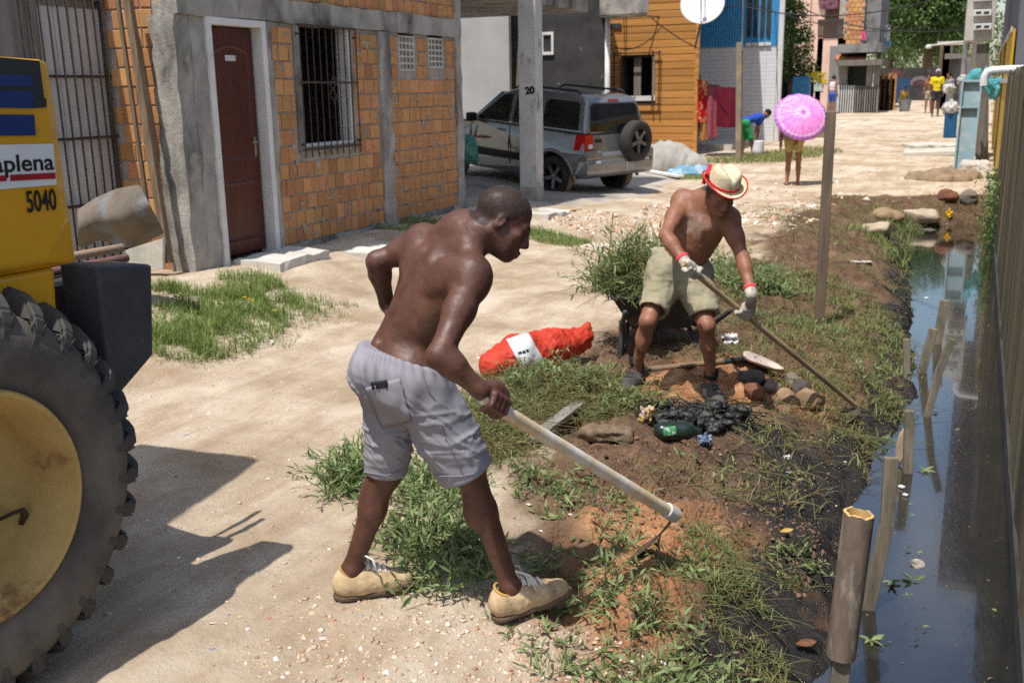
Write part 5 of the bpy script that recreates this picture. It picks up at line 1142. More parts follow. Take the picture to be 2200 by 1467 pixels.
    bw_ = MB(); t0 = -2.15; p = hc+(fr[0]*math.cos(t0)*1.14+fr[1]*math.sin(t0))*.098+uu*.028; ta = un(-fr[0]*math.sin(t0)+fr[1]*math.cos(t0))
    for d in (ta+uu*.5, -ta+uu*.6, ta*.5-uu, -ta*.7-uu*.8): bw_.bar(p, p+un(d)*.06, .022, .004, uu)
    bw_.obj('bow', M['ribbon'], hat)
E2P = onground(1838, 893); HOE2 = (G_(1462, 572, 5.40), E2P+np.array([0, 0, .05]))
HG1 = G_(1488, 580, 5.455); HG2 = G_(1622, 672, 5.475)
HOE2 = (HG1-un(HG2-HG1)*.06, E2P+np.array([0, 0, .06]))
HG2 = HG1+un(HOE2[1]-HG1)*.455
worker_two()
hoe2 = empty('hoe', E2P, 'brown-handled hoe with muddy end held in the gloves of the hat wearer', 'hoe')
MB().tube([HOE2[0], HOE2[1]], .0165, 12).obj('handle', mat('brown_pole_wood', (.30, .20, .11), (.40, .30, .19), rough=.7, stain=(.16, .12, .09), stsc=2), hoe2, True, auto=40)
h2 = un(HOE2[1]-HOE2[0]); bl = E2P+np.array([-.10, -.11, .0]); bl[2] = zg(bl[0], bl[1])-.01; bw = un(np.cross(h2, bl-HOE2[1])); rows = []
for i in range(7):
    t = i/6; p = (1-t)**2*HOE2[1]+2*t*(1-t)*(HOE2[1]+h2*.03)+t*t*bl; w_ = np.interp(t, [0, .3, 1], [.014, .05, .10]); rows.append([p-bw*w_, p, p+bw*w_])
MB().grid(rows).obj('blade', M['blade'], hoe2, True, solid=.006)

# ------------------------------------------------------------------ people further up the street (heights follow their distance)
def figure(label, foot, face, h=1.65, bend=0.0, clothes=None, skin='skin2', arms=None, hair=(.012, .01, .01), stride=.12, sit=False, res=.016, legs_long=False):
    root = person(label, foot); k = h/1.72; fwd = un(np.array([face[0], face[1], 0])); rt_ = np.cross(fwd, (0, 0, 1)); z = np.array([0, 0, 1.0]); F0 = np.array(foot, float)
    hip = F0+z*.88*k-fwd*.14*k*math.sin(bend)
    if sit: hip = F0+z*.40*k-fwd*.30*k
    td = un(z*math.cos(bend)+fwd*math.sin(bend)); neck = hip+td*.56*k
    J = dict(pel=hip+z*.03*k, neck=neck, shR=neck+rt_*.17*k-td*.06*k, shL=neck-rt_*.17*k-td*.06*k, hipR=hip+rt_*.09*k, hipL=hip-rt_*.09*k)
    J['anR'] = F0+rt_*.10*k+fwd*stride*k+z*.07*k; J['anL'] = F0-rt_*.10*k-fwd*stride*k+z*.07*k
    if sit: J['anR'] += fwd*.1; J['anL'] += fwd*.2
    for sd in 'RL': J['kn'+sd] = mixp(J['hip'+sd], J['an'+sd], .5)+fwd*(.03*k if not sit else .32*k)+z*(.0 if not sit else .12*k)
    hd = neck+td*.16*k+fwd*.03*k; f = un(fwd*math.cos(bend*.7)-z*math.sin(bend*.7)); fr = head_frame(f, td)
    s = Sdf(); add_head(s, hd, fr, k, False, neck); torso(s, J, .92*k, False); arms = arms or {}
    for sd, sg in (('R', 1), ('L', -1)):
        e = arms.get('el'+sd, J['sh'+sd]-z*.27*k+rt_*sg*.05*k); w_ = arms.get('wr'+sd, e-z*.23*k+fwd*.08*k); J['el'+sd], J['wr'+sd] = e, w_
        limb_arm(s, J['sh'+sd], e, w_, k=.92*k); open_hand(s, w_, w_-e, rt_*-sg, 1, k)
        limb_leg(s, J['hip'+sd], J['kn'+sd], J['an'+sd], (.085, .055, .05, .034), k, -fwd); s.cap(J['an'+sd]-z*.045*k-fwd*.04*k, J['an'+sd]-z*.045*k+fwd*.14*k, .032*k, .024*k, .02)
    b = sobj('body', s, res, M[skin], root, 1, cols=lambda V: np.zeros((len(V), 3)))
    s = Sdf(); s.ell(hd+fr[2]*.035*k-fr[0]*.018*k, np.array([.105, .086, .092])*k, fr, .02); s.cut(hd+fr[0]*.055*k+fr[2]*.03*k, un(fr[0]-fr[2]*.6)); s.cut(hd-fr[2]*.03*k, -fr[2]); sobj('hair', s, res*.8, mat('hair', hair, rough=.8), root)
    if clothes:
        for nm, m in clothes.items():
            s = Sdf()
            if nm in ('shirt', 'top'):
                torso(s, J, 1.02*k, False)
                if nm == 'shirt':
                    for sd in 'RL': s.cap(J['sh'+sd], mixp(J['sh'+sd], J['el'+sd], .6), .070*k, .066*k, .04)
                s.cut(neck+td*.0*k, td); s.cut(hip-td*(.05 if nm == 'shirt' else -.16)*k, -td)
            else:
                lng = {'shorts': .62, 'short_shorts': .38, 'trousers': 1.62, 'knee_trousers': 1.15}[nm]; s.ell(hip, np.array([.165, .13, .12])*k, (rt_, fwd, z), .04)
                for sd in 'RL':
                    if lng <= 1: s.cap(J['hip'+sd], mixp(J['hip'+sd], J['kn'+sd], lng), .105*k, .085*k, .04)
                    else: s.chain([J['hip'+sd], J['kn'+sd], mixp(J['kn'+sd], J['an'+sd], lng-1)], np.array([.105, .078, .062])*k, .03)
                s.cut(hip+td*.13*k, td)
            sobj({'short_shorts': 'shorts', 'knee_trousers': 'trousers'}.get(nm, nm), s, res, m, root, 1, lambda V, N: .012*k*fbm(V*12, 2))
    return root, J, hd, fr
def fab(n, c, **kw): return mat(n, c, tuple(v*.85 for v in c), rough=.85, bump=.2, bsc=60, **kw)
# woman under the parasol, seen from behind
wf = gp(1702, 398); uc = gd(1725, 243, depth(wf)-.55); dirw = un(np.array([-.05, 1, 0]))
hold = gd(1712, 305, depth(wf)-.32)
r, J, hd, fr = figure('barefoot woman in gold shorts walking away under a pink parasol', wf, dirw, 1.54, .10, {'short_shorts': fab('gold_cloth', (.47, .37, .12)), 'top': fab('black_top', (.02, .02, .022))}, arms={'elR': wf+np.array([.24, -.05, 1.08]), 'wrR': hold, 'elL': gd(1679, 285, depth(wf)-.2), 'wrL': gd(1677, 318, depth(wf)-.25)}, stride=.06, res=.012, hair=(.015, .01, .008))
par = empty('parasol', uc, 'pink and purple patterned parasol carried by the barefoot woman', 'parasol'); ua = un(-FW*.93+UP*.30-RT*.02); ru = un(np.cross(ua, (0, 0, 1))); vu = np.cross(ru, ua); RU = .475
M['pink'] = mat('pink_cloth', (.80, .20, .62), (.78, .34, .70), rough=.5, sc=10, bump=.05); M['purple'] = mat('purple_cloth', (.56, .18, .66), (.66, .28, .70), rough=.5, sc=14, bump=.05); M['lilac'] = mat('lace_print', (.82, .58, .78), (.76, .30, .66), rough=.6, sc=30, bump=0, lo=.45, hi=.55)
cap_apex = uc+ua*.03
for k in range(16):
    q = MB(); rows = []
    rr = [0, .05, .055, .11, .13, .20, .34, .385, .415, .475]
    for i, r_ in enumerate(rr):
        row = []
        for j in range(5):
            t = 2*math.pi*(k+j/4)/16; sag = .008*(1-(2*j/4-1)**2)*(r_/RU)**1.5; row.append(cap_apex-ua*(.17*(r_/RU)**2+sag)+(ru*math.cos(t)+vu*math.sin(t))*r_*(1-.02*(1-(2*j/4-1)**2)*(r_/RU)))
        rows.append(row)
    q.grid(rows); q.M = [(1, 1, 2, 2, 0, 0, 0, 2, 1)[i] for i in range(len(rr)-1) for _ in range(4)]
    q.obj('panel', [M['pink'], M['purple'], M['lilac']], par, True, solid=.002)
    t = 2*math.pi*k/16; MB().tube([cap_apex-ua*(.175*(r_/RU)**2+.006)+(ru*math.cos(t)+vu*math.sin(t))*r_ for r_ in (0.01, .12, .24, .36, .47)], .003, 4).obj('rib', M['white'], par)
MB().tube([cap_apex+ua*.03, cap_apex-ua*.35, hold, hold-UP*.06], .008, 8).obj('shaft', M['trim'], par, True)
# person bending over a white sack
bf = gp(1606, 333); db = un(RT*.95+FW*.3)
figure('person in blue shirt and green trousers bending over a white bucket', bf, db, 1.5, 1.25, {'shirt': fab('blue_shirt', (.02, .07, .42)), 'knee_trousers': fab('green_cloth', (.025, .30, .09))}, arms={'elR': gd(1626, 275, depth(bf)-.1), 'wrR': gd(1622, 300, depth(bf)-.1), 'elL': gd(1630, 278, depth(bf)+.2), 'wrL': gd(1625, 302, depth(bf)+.15)}, stride=.10, res=.014)
q = gp(1628, 335); sk = Sdf(); sk.cap(q+np.array([0, 0, .12]), q+np.array([.02, 0, .32]), .14, .12, .03); sk.cut(q+np.array([0, 0, .36]), (0, 0, 1)); sk.cut(q+np.array([0, 0, .002]), (0, 0, -1)); tag(sobj('white_bucket', sk, .014, fab('white_sack', (.62, .63, .66))), 'white bucket on the ground by the bending person', 'bucket')
yf = gp(2008, 251); figure('man in yellow shirt and white cap standing far up the street', yf, un(np.array([.1, -1, 0])), 1.74, .03, {'shirt': fab('yellow_shirt', (.72, .55, .012)), 'shorts': fab('dark_shorts', (.035, .030, .035))}, res=.016, hair=(.55, .52, .58), skin='skin1', stride=.05)
yf = gp(1996, 246); figure('bare-chested figure standing partly behind the man in yellow', yf+np.array([-.1, 1.2, .02]), un(np.array([-.5, -1, 0])), 1.55, .1, {'shorts': fab('beige_shorts', (.34, .30, .22))}, res=.018, stride=.05)
yf = gp(2030, 247); figure('person in grey shirt and blue trousers near the blue bin', yf+np.array([.1, .8, .02]), un(np.array([-.8, -.6, 0])), 1.6, .15, {'shirt': fab('grey_shirt', (.30, .28, .30)), 'trousers': fab('blue_trousers', (.03, .08, .20))}, res=.018, stride=.05)
yf = aty(1786, 240, 45.2); yf[2] = zg(yf[0], 45.2); figure('person in white vest and blue shorts by the pink house', yf, un(np.array([.6, .8, 0])), 1.55, .05, {'top': fab('white_vest', (.60, .58, .60)), 'shorts': fab('blue_shorts', (.03, .08, .38))}, res=.018, stride=.04)
yf = gp(1942, 236); figure('person in yellow top sitting low at the end of the street', yf, un(np.array([.5, -.8, 0])), 1.5, .5, {'top': fab('mustard_top', (.45, .36, .02)), 'shorts': fab('grey_skirt', (.3, .3, .3))}, res=.018, sit=True)
dw = aty(1503, 166, 27.5); dw[2] = zg(dw[0], 27.5); figure('dark-haired person standing in the gap beside the orange house', dw+np.array([-.05, 0, .3]), un(np.array([.3, -1, 0])), 1.6, .05, {'top': fab('brown_top', (.10, .05, .03))}, res=.016, stride=.03)
# ------------------------------------------------------------------ plank fence on the far side of the ditch
fence = empty('plank_fence', (.35, 9.5, -.3), 'tall fence of weathered tan planks standing along the ditch', 'fence')
M['fencewood'] = mat('tan_planks', (.17, .132, .082), (.080, .068, .046), rough=.9, sc=3, st=(5, 5, .5), bump=.6, bsc=9, rand=.45, hue=.015, stain=(.075, .08, .05), stsc=2.5, stt=(3, 3, .6), stth=(.48, .66))
FB = [unit_brick('plank', .006, .012, [M['fencewood']], s+60) for s in range(4)]
y = 2.3; k = 0; its = []
while y < 17.3:
    wd = random.choice((.09, .12, .15, .19, .22)); top = 1.90+random.uniform(-.05, .05); o = bpy.data.objects.new('plank', FB[k % 4]); h = top+.52
    o.location = (.335+random.uniform(-.012, .012), y+wd/2, top-h/2); o.scale = (.024, wd-.007, h); o.rotation_euler = (random.uniform(-.010, .010), random.uniform(-.008, .008), random.uniform(-.12, .12)); link(o, fence); y += wd; k += 1
for z in (-.12, .75, 1.62): MB().box((.36, 2.3, z-.035), (.41, 17.3, z+.035)).obj('rail', M['fencewood'], fence)
MB().box((.30, 2.3, -.6), (.318, 17.3, -.24)).obj('base_board', M['char'], fence)
for y in np.arange(2.6, 17.4, 2.1): MB().box((.412, y-.05, -.6), (.50, y+.05, 1.7)).obj('post', M['fencewood'], fence)
t = MB().box((.285, 3.25, -.45), (.318, 3.36, 1.9)); tag(t.obj('grey_batten', mat('pale_grey_batten', (.42, .43, .43), rough=.7)), 'pale grey batten fixed upright against the tan fence', 'batten')
a = [(.40, 15.9), (.02, 15.9)]; zt = aty(2160, 152, 15.9)[2]; pA = aty(2166, 150, 15.9); pB = aty(2132, 152, 15.9)
tag(MB().tube([pA+np.array([.3, 0, 0]), pA, pB, pB+np.array([-.06, 0, -.02]), pB+np.array([-.09, 0, -.08]), pB+np.array([-.09, 0, -.2])], .055, 12).obj('waste_pipe', M['white'], smooth=True, auto=40), 'white plastic pipe with an elbow sticking out over the fence end', 'pipe')

# ------------------------------------------------------------------ stakes, pipe and rubbish at the ditch
M['stake'] = mat('grey_stake_wood', (.24, .20, .145), (.13, .112, .082), rough=.92, sc=6, st=(4, 4, .6), bump=.6, bsc=14, rand=.15, stain=(.10, .115, .06), stsc=5, stth=(.55, .75))
def stake(px, w_, d0=None, lab='', t=.6):
    b = atz(px[0][0], px[0][1], -.34) if d0 is None else gd(px[0][0], px[0][1], d0)
    pts = [b]+[aty(x, y, b[1]+.02*i) for i, (x, y) in enumerate(px[1:], 1)]
    d = un(pts[1]-pts[0]); pts[0] = pts[0]-d*.22
    q = MB(); wm = w_/F_*depth(b)
    for i in range(len(pts)-1): q.bar(pts[i]-un(pts[i+1]-pts[i])*(.012 if i else 0), pts[i+1], wm, wm*t, (.35, -1, 0))
    return tag(q.obj('stake', M['stake'], bevel=.004), lab, 'stake', 'old stakes standing in the ditch')
stake([(1866, 1300), (1905, 1125), (1915, 982)], 28, None, 'long bent grey stake rising right behind the brown pipe')
stake([(1950, 1010), (1954, 882)], 20, None, 'straight square stake with a dead leaf caught at its side')
stake([(1993, 890), (2018, 795), (2046, 728)], 15, None, 'forked thin stake leaning out over the water')
stake([(1982, 795), (2006, 706)], 17, None, 'short slanting stake between two others at the bank')
stake([(2014, 735), (2030, 645)], 17, None, 'slanting stake standing farthest up the ditch')
stake([(1948, 812), (1947, 728)], 14, None, 'dark upright stake stump in the bank weeds')
pb_, pt_ = gd(1806, 1408, 3.60), gd(1845, 1102, 3.47); ax = un(pt_-pb_); L = np.linalg.norm(pt_-pb_)
M['bamboo'] = mat('brown_pipe', (.21, .155, .115), (.10, .078, .062), rough=.65, sc=9, st=(2, 2, .7), bump=.35, bsc=24, stain=(.34, .28, .22), stsc=9, stt=(2, 2, .7), stth=(.52, .70)); M['bore'] = mat('pipe_bore', (.62, .40, .16), rough=.8)
q = MB(); n = 40; u = un(np.cross(ax, (0, 1, 0))); v = np.cross(ax, u)
rows = []
for h, r in ((0, .042), (0, .0505), (.02, .0515), (L*.5, .051), (L-.03, .0515), (L, .0515), (L+.002, .042), (L-.05, .041), (L-.25, .040)):
    rows.append([pb_+ax*(h+(.004*math.sin(t+.8)+.003*math.sin(5*t)+.002*math.sin(11*t) if h > L-.06 and h < L+.01 else 0))+(u*math.cos(t)+v*math.sin(t))*r for t in np.linspace(0, 2*math.pi, n+1)])
q.grid(rows[:6]); q.grid(rows[5:8], 1); q.grid(rows[7:], 1)
pipe = q.obj('broken_pipe', [M['bamboo'], M['bore']], None, True, auto=50); tag(pipe, 'thick brown broken pipe standing upright on a stake in the ditch', 'pipe')
s0 = gd(1796, 1500, 3.62); t = MB().bar(s0-np.array([0, 0, .3]), pb_+ax*.10, .062, .045, (.2, -1, 0)); tag(t.obj('stake', M['stake'], bevel=.005), 'thick stake holding up the brown pipe', 'stake')
p0, p1 = gp(1761, 682), aty(1785, 240, 8.15); t = MB().bar(p0-np.array([0, 0, .15]), p1, .072, .06, (.3, -1, 0)); tag(t.obj('tall_post', mat('tall_post_wood', (.21, .155, .105), (.125, .092, .065), rough=.9, sc=5, st=(5, 5, .4), bump=.6, bsc=12), bevel=.006), 'tall square wooden post standing in the weeds by the ditch', 'post')
c = atz(1972, 1212, -.352); tag(MB().lathe([(0, -.004), (.030, -.004), (.033, .004), (.028, .010), (.0, .006)], c, (.1, -.25, 1), 20).obj('floating_lid', mat('dull_lid', (.42, .38, .32), (.12, .10, .08), rough=.5, sc=20, metal=.2), smooth=True, auto=40), 'round dull lid floating on the ditch water', 'lid')
def rock(nm, c, r, m, lab, cat='rock', grp=None, seed=0, sink=.25, fl=.75):
    s = Sdf(); rn = np.random.default_rng(seed)
    s.ell((0, 0, 0), (r, r*rn.uniform(.75, .95), r*fl)); V, Q = s.mesh(r/8); V = V*(1+.22*fbm(V/r*1.3+seed*7.1, 3))[:, None]
    for _ in range(6): nrm = un(rn.normal(size=3)); dd = r*rn.uniform(.62, .85); h = V @ nrm-dd; V = V-np.maximum(h, 0)[:, None]*nrm*.85
    V = V+np.array([c[0], c[1], c[2]+r*fl*(1-sink*2)*.8]); o = mobj(nm, V, Q, m, None, True); return tag(o, lab, cat, grp)
M['rocktan'] = mat('tan_stone', (.33, .225, .135), (.23, .15, .09), rough=.95, sc=6, bump=.6, bsc=25); M['rockred'] = mat('red_stone', (.20, .085, .05), (.13, .06, .04), rough=.95, bump=.6); M['rockdark'] = mat('dark_stone', (.07, .06, .055), (.11, .09, .075), rough=.9, bump=.6); M['slabtan'] = mat('pale_tan_stone', (.46, .38, .28), (.34, .27, .19), rough=.95, sc=5, bump=.6, bsc=20); M['rockgrey'] = mat('grey_stone', (.22, .185, .15), (.16, .13, .11), rough=.95, bump=.6)
for i, (px, py, r, m_, lab) in enumerate(((1622, 850, .075, 'rockred', 'dark red stone at the front of the rock heap'), (1612, 822, .085, 'rockdark', 'black lump on the left of the rock heap'), (1655, 838, .07, 'rockgrey', 'grey brown stone touching the dark red one'), (1688, 862, .085, 'rocktan', 'round tan stone in the middle of the rock heap'), (1735, 868, .09, 'rocktan', 'broad ochre stone beside the hoe handle'), (1722, 842, .075, 'rockdark', 'dark stone behind the broad ochre stone'), (1700, 820, .06, 'rockgrey', 'small grey stone by the spade blade'),
        (2032, 428, .17, 'rockred', 'square brown stone on the bank at the head of the ditch'), (2080, 432, .16, 'rockgrey', 'pale rubble stone next to the square brown stone'), (1985, 470, .30, 'slabtan', 'big flat pale slab stone over the ditch head'), (1905, 470, .28, 'rocktan', 'long tan stone in the cut weeds near the ditch head'), (1880, 500, .26, 'slabtan', 'flat pale stone half covered by bank weeds'), (1990, 505, .22, 'rockdark', 'wet dark stone at the head of the water'),
        (1330, 935, .05, 'rockred', 'brown clod beside the grey wood slab'))):
    rock('rock' if m_ != 'slabtan' else 'stone_slab', onground(px, py), r, M[m_], lab, 'rock', 'rocks along the ditch bank', i+3, .3, .38 if r > .2 else .75)
# spade lying on the soil
a, b = onground(1392, 803), onground(1598, 787); a[2] += .03; b[2] += .04; sp_ = empty('spade', a, 'spade lying on the ground behind the digging man with a pale worn blade', 'spade')
MB().tube([a, mixp(a, b, .5), b], .017, 10).obj('shaft', mat('dirty_shaft', (.22, .155, .10), rough=.85), sp_, True)
d = un(b-a); sd = un(np.cross(d, (0, 0, 1))); MB().tube([a+d*.02, a-d*.05+sd*.05, a-d*.10+sd*.05, a-d*.10-sd*.05, a-d*.05-sd*.05, a+d*.02], .013, 8).obj('grip', M['trim'], sp_, True)
MB().tube([b-d*.14, b+d*.02], .021, 10).obj('socket', M['trim'], sp_, True)
rows = []; e = onground(1672, 818); e[2] += .05; dd = un(e-b); s2 = un(np.cross(dd, (0, 0, 1)))
for i in range(9):
    t = i/8; w_ = np.interp(t, [0, .12, .7, 1], [.05, .12, .115, .02]); c = b+(e-b)*t*1.15; rows.append([c+s2*w_*k+np.array([0, 0, .03-.035*(1-k*k)+.01]) for k in np.linspace(-1, 1, 7)])
MB().grid(rows).obj('blade', mat('pale_spade_steel', (.55, .44, .38), (.40, .34, .30), rough=.6, bump=.3), sp_, True, solid=.005)
# wheelbarrow
c = onground(1395, 748); wb = empty('wheelbarrow', c, 'black wheelbarrow heaped with cut weeds behind the digging man', 'wheelbarrow')
U = un(np.array([RT[0], RT[1], 0])); W_ = un(np.array([FW[0], FW[1], 0])); Z = np.array([0, 0, 1.0])
def Wp(x, y, z): return c+W_*x+U*(y*1.15+.06)+Z*z
M['barrow'] = mat('barrow_paint', (.035, .034, .033), (.06, .055, .05), rough=.7, bump=.3, stain=(.16, .13, .10), stsc=6, stth=(.55, .7))
q = MB(); top = [Wp(-.26, -.30, .40), Wp(.44, -.27, .40), Wp(.44, .27, .40), Wp(-.26, .30, .40)]; bot = [Wp(-.12, -.17, .16), Wp(.24, -.15, .16), Wp(.24, .15, .16), Wp(-.12, .17, .16)]
q.add(bot+top, [(0, 1, 2, 3), (0, 4, 5, 1), (1, 5, 6, 2), (2, 6, 7, 3), (3, 7, 4, 0)]); q.obj('tray', M['barrow'], wb, solid=.01)
MB().tube(top+[top[0]], .014, 8).obj('rim', M['barrow'], wb, True)
for sg in (-1, 1):
    MB().tube([Wp(-.80, sg*.28, .42), Wp(-.3, sg*.25, .20), Wp(.3, sg*.12, .13), Wp(.52, sg*.06, .17)], .016, 8).obj('handle', M['barrow'], wb, True)
    MB().bar(Wp(-.235, sg*.24, .24), Wp(-.25, sg*.25, .0), .035, .03).bar(Wp(-.20, sg*.22, .02), Wp(.02, sg*.18, .15), .025).obj('leg', M['barrow'], wb)
MB().lathe([(.10, -.03), (.15, -.035), (.165, -.02), (.17, 0), (.165, .02), (.15, .035), (.10, .03)], Wp(.52, 0, .17), U, 28).obj('wheel', M['rubber'], wb, True)
# red net sack with a printed band
ca, cb = onground(1052, 828), onground(1235, 778); ca[2] += .125; cb[2] += .13; s = Sdf(); dx = un(cb-ca); s.chain([ca+dx*.04, mixp(ca, cb, .3)+Z*.012, mixp(ca, cb, .65)+Z*.02, cb], [.104, .136, .118, .098], .05, (Z, .92)); s.chain([cb, cb+dx*.10+Z*.03], [.07, .05], .04); s.chain([cb+dx*.05+Z*.03, cb+dx*.11+Z*.09], [.03, .022], .02); s.chain([cb+dx*.05-W_*.04, cb+dx*.12-W_*.07-Z*.02], [.03, .03], .02)
M['net'] = mat('red_net', (.58, .050, .022), (.40, .032, .016), rough=.6, sc=30, bump=.7, bsc=130, rand=0, bdist=.006)
sack = sobj('net_sack', s, .0075, M['net'], None, 1, lambda V, N: .012*fbm(V*8, 3)+.010*(np.clip(1-np.abs(fbm(V*13+4, 2)), 0, 1)**4-.3)+.003*fbm(V*60, 2)); tag(sack, 'red net sack with white printed band lying on the cut weeds', 'sack')
bv = cam_bvh(sack); M['label'] = mat('white_film', (.66, .67, .66), (.56, .58, .57), rough=.25, sc=8, bump=.3, bsc=30); M['tealprint'] = mat('teal_print', (.02, .13, .10), rough=.4, bump=0)
lb = patch('band', bv, [(1088, 730), (1134, 714), (1172, 782), (1128, 806)], M['label'], sack, .006, 14, 14, .003)
patch('band_print', bv, [(1125, 800), (1169, 774), (1174, 787), (1131, 811)], M['tealprint'], sack, .009, 8, 4, .002)
for i, (x0, x1) in enumerate(((0, 8), (10, 16), (18, 24))): patch('band_print', bv, [(1112+x0*.9, 757-x0*.3), (1112+x1*.9, 757-x1*.3), (1114+x1*.9, 763-x1*.3), (1114+x0*.9, 763-x0*.3)], M['decalblack'], sack, .009, 2, 2, .002)
# bits of wood and rubbish
def lump(nm, px, py, size, m, lab, cat, rz=0., amp=.15, seed=0, grp=None, lift=.0):
    c = onground(px, py); s = Sdf(); a = np.array([math.cos(rz), math.sin(rz), 0]); s.box((0, 0, 0), np.array(size)/2, (a, (-a[1], a[0], 0), (0, 0, 1)), min(size)*.3); V, Q = s.mesh(max(size)/26); V = V+(fbm(V/max(size)*3.2+seed, 3)*amp*min(size))[:, None]*vnormals(V, Q); V = V+c+np.array([0, 0, size[2]*.35+lift]); return tag(mobj(nm, V, Q, m, None, True), lab, cat, grp)
fa = math.atan2(RT[1], RT[0])
a, b = onground(1140, 962), onground(1246, 892); t = MB().bar(a+Z*.04, b+Z*.07, .07, .025, (0, 0, 1)); tag(t.obj('grey_board', M['greywood'], bevel=.004), 'grey board end lying in the weeds beyond the hoe handle', 'board')
lump('wood_chunk', 1300, 942, (.26, .10, .07), M['brownwood'], 'dark brown chunk of wood on the soil near the black muck', 'wood', fa-.25, .4, 3)
cb_ = onground(1436, 948); s = Sdf(); s.cap(cb_+U*-.03+Z*.05, cb_+U*.08+Z*.05, .05, .05, .02); s.cap(cb_+U*.12+Z*.05, cb_+U*.16+Z*.045, .02, .016, .04)
bt = sobj('plastic_bottle', s, .005, mat('green_black_plastic', (.015, .030, .022), rough=.15, bump=.2, spec=.6)); tag(bt, 'dirty dark plastic bottle with green label in the black muck', 'bottle'); bvb = cam_bvh(bt); patch('label', bvb, [(1424, 918), (1452, 915), (1454, 934), (1426, 938)], mat('green_label', (.05, .22, .08), (.45, .5, .45), rough=.4, sc=60, lo=.55, hi=.6, bump=0), bt, .002, 8, 8, .001)
lump('snack_wrapper', 1388, 905, (.07, .05, .09), mat('gold_wrapper', (.62, .36, .04), (.35, .30, .30), rough=.3, sc=20, metal=.3), 'crumpled orange and yellow snack wrapper beside the black muck', 'wrapper', .5, .35, 5)
lump('plastic_cup', 1515, 955, (.06, .05, .05), mat('blue_cup', (.20, .30, .45), (.03, .03, .04), rough=.2, sc=25), 'crushed bluish bottle neck in the mud below the muck', 'bottle', .2, .35, 6)
lump('blue_wrapper', 1262, 990, (.07, .05, .012), mat('blue_foil', (.10, .12, .45), (.5, .5, .55), rough=.3, sc=40), 'scrap of blue foil in the trampled weeds', 'wrapper', .3, .35, 7)
lump('white_cup', 1690, 985, (.03, .02, .02), M['label'], 'tiny white scrap on the brown soil slope', 'scrap', .3, .35, 8)
lump('yellow_scrap', 1612, 685, (.10, .07, .012), mat('yellow_card', (.60, .48, .16), rough=.7), 'yellow card scrap near the hatted man\'s glove', 'scrap', .3, .35, 9)
lump('white_rag', 1570, 735, (.10, .08, .06), M['label'], 'crumpled white rag on the weeds behind the rocks', 'rag', .3, .35, 10)
lump('shoe_sole', 1850, 565, (.22, .08, .02), M['paleconc'], 'pale flat shoe sole lying on the soil mound', 'sole', .3, .3, 11)
lump('yellow_toy', 2038, 468, (.10, .08, .12), mat('yellow_plastic', (.75, .42, .01), rough=.4), 'bright yellow plastic scrap by the head of the ditch', 'scrap', .3, .5, 12)
for i, (px, py, s_, lab) in enumerate(((1690, 1152, .06, 'yellow leaf on the muddy bank'), (1732, 1395, .08, 'brown dead leaf curled at the pipe foot'))):
    c = onground(px, py); q = MB(); rows = [[c+U*(s_*(t-.5))+W_*(s_*.35*k*math.sin(math.pi*t))+Z*(.012+.012*k*k+.01*t) for k in (-1, -.5, 0, .5, 1)] for t in np.linspace(.03, .97, 8)]; tag(q.grid(rows).obj('dead_leaf', mat('dry_leaf', (.50, .33, .10) if i == 0 else (.16, .07, .035), rough=.6), None, True, solid=.001), lab, 'leaf')
o = MB()
for i, (px, py, s_) in enumerate(((1937, 1045, .018), (1945, 1062, .014), (1700, 1370, .03), (1722, 1385, .022), (1990, 640, .02), (1860, 1110, .012), (2010, 885, .015))):
    c = atz(px, py, -.345); o.obox(c, (un(np.array([1, .4*i-1, .1])), un(np.array([1-.4*i, 1, .2])), Z), (s_, s_*.6, s_*.3))
o = o.obj('foam_scraps', M['label'], bevel=.003); tag(o, 'white foam scraps floating at the bank', kind='stuff')
c = atz(1950, 940, -.2); q = MB(); rows = [[aty(1936+6*k*math.sin(2.2*t+.3), 925+70*t, c[1]-.05)+Z*(.01*k) for k in (-2, -1, 0, 1, 2)] for t in np.linspace(0.02, 1, 8)]; tag(q.grid(rows).obj('dead_leaf', mat('pale_dry_leaf', (.46, .36, .23), rough=.8), None, True, solid=.002), 'pale withered leaf hanging on the square stake', 'leaf')
# black muck heap: one wet mass
s = Sdf(); rn = np.random.default_rng(5)
for i in range(120):
    px, py = rn.uniform(1385, 1625), rn.uniform(872, 940); 
    if ((px-1505)/118)**2+((py-906)/33)**2 > rn.uniform(.7, 1.1): continue
    p = onground(px, py); r = rn.uniform(.010, .030); s.ell(p+Z*rn.uniform(0, .055), (r*rn.uniform(.8, 2.2), r, r*rn.uniform(.5, 1.1)), None, .022)
M['muck'] = mat('wet_black_muck', (.010, .010, .011), (.022, .020, .018), rough=.22, sc=14, bump=.8, bsc=40, rough2=.6, spec=.55)
o = sobj('muck', s, .006, M['muck'], None, 1, lambda V, N: .010*fbm(V*34, 4)); tag(o, 'heap of wet black muck dug out of the ditch', kind='stuff')

MUCKPOS = 1
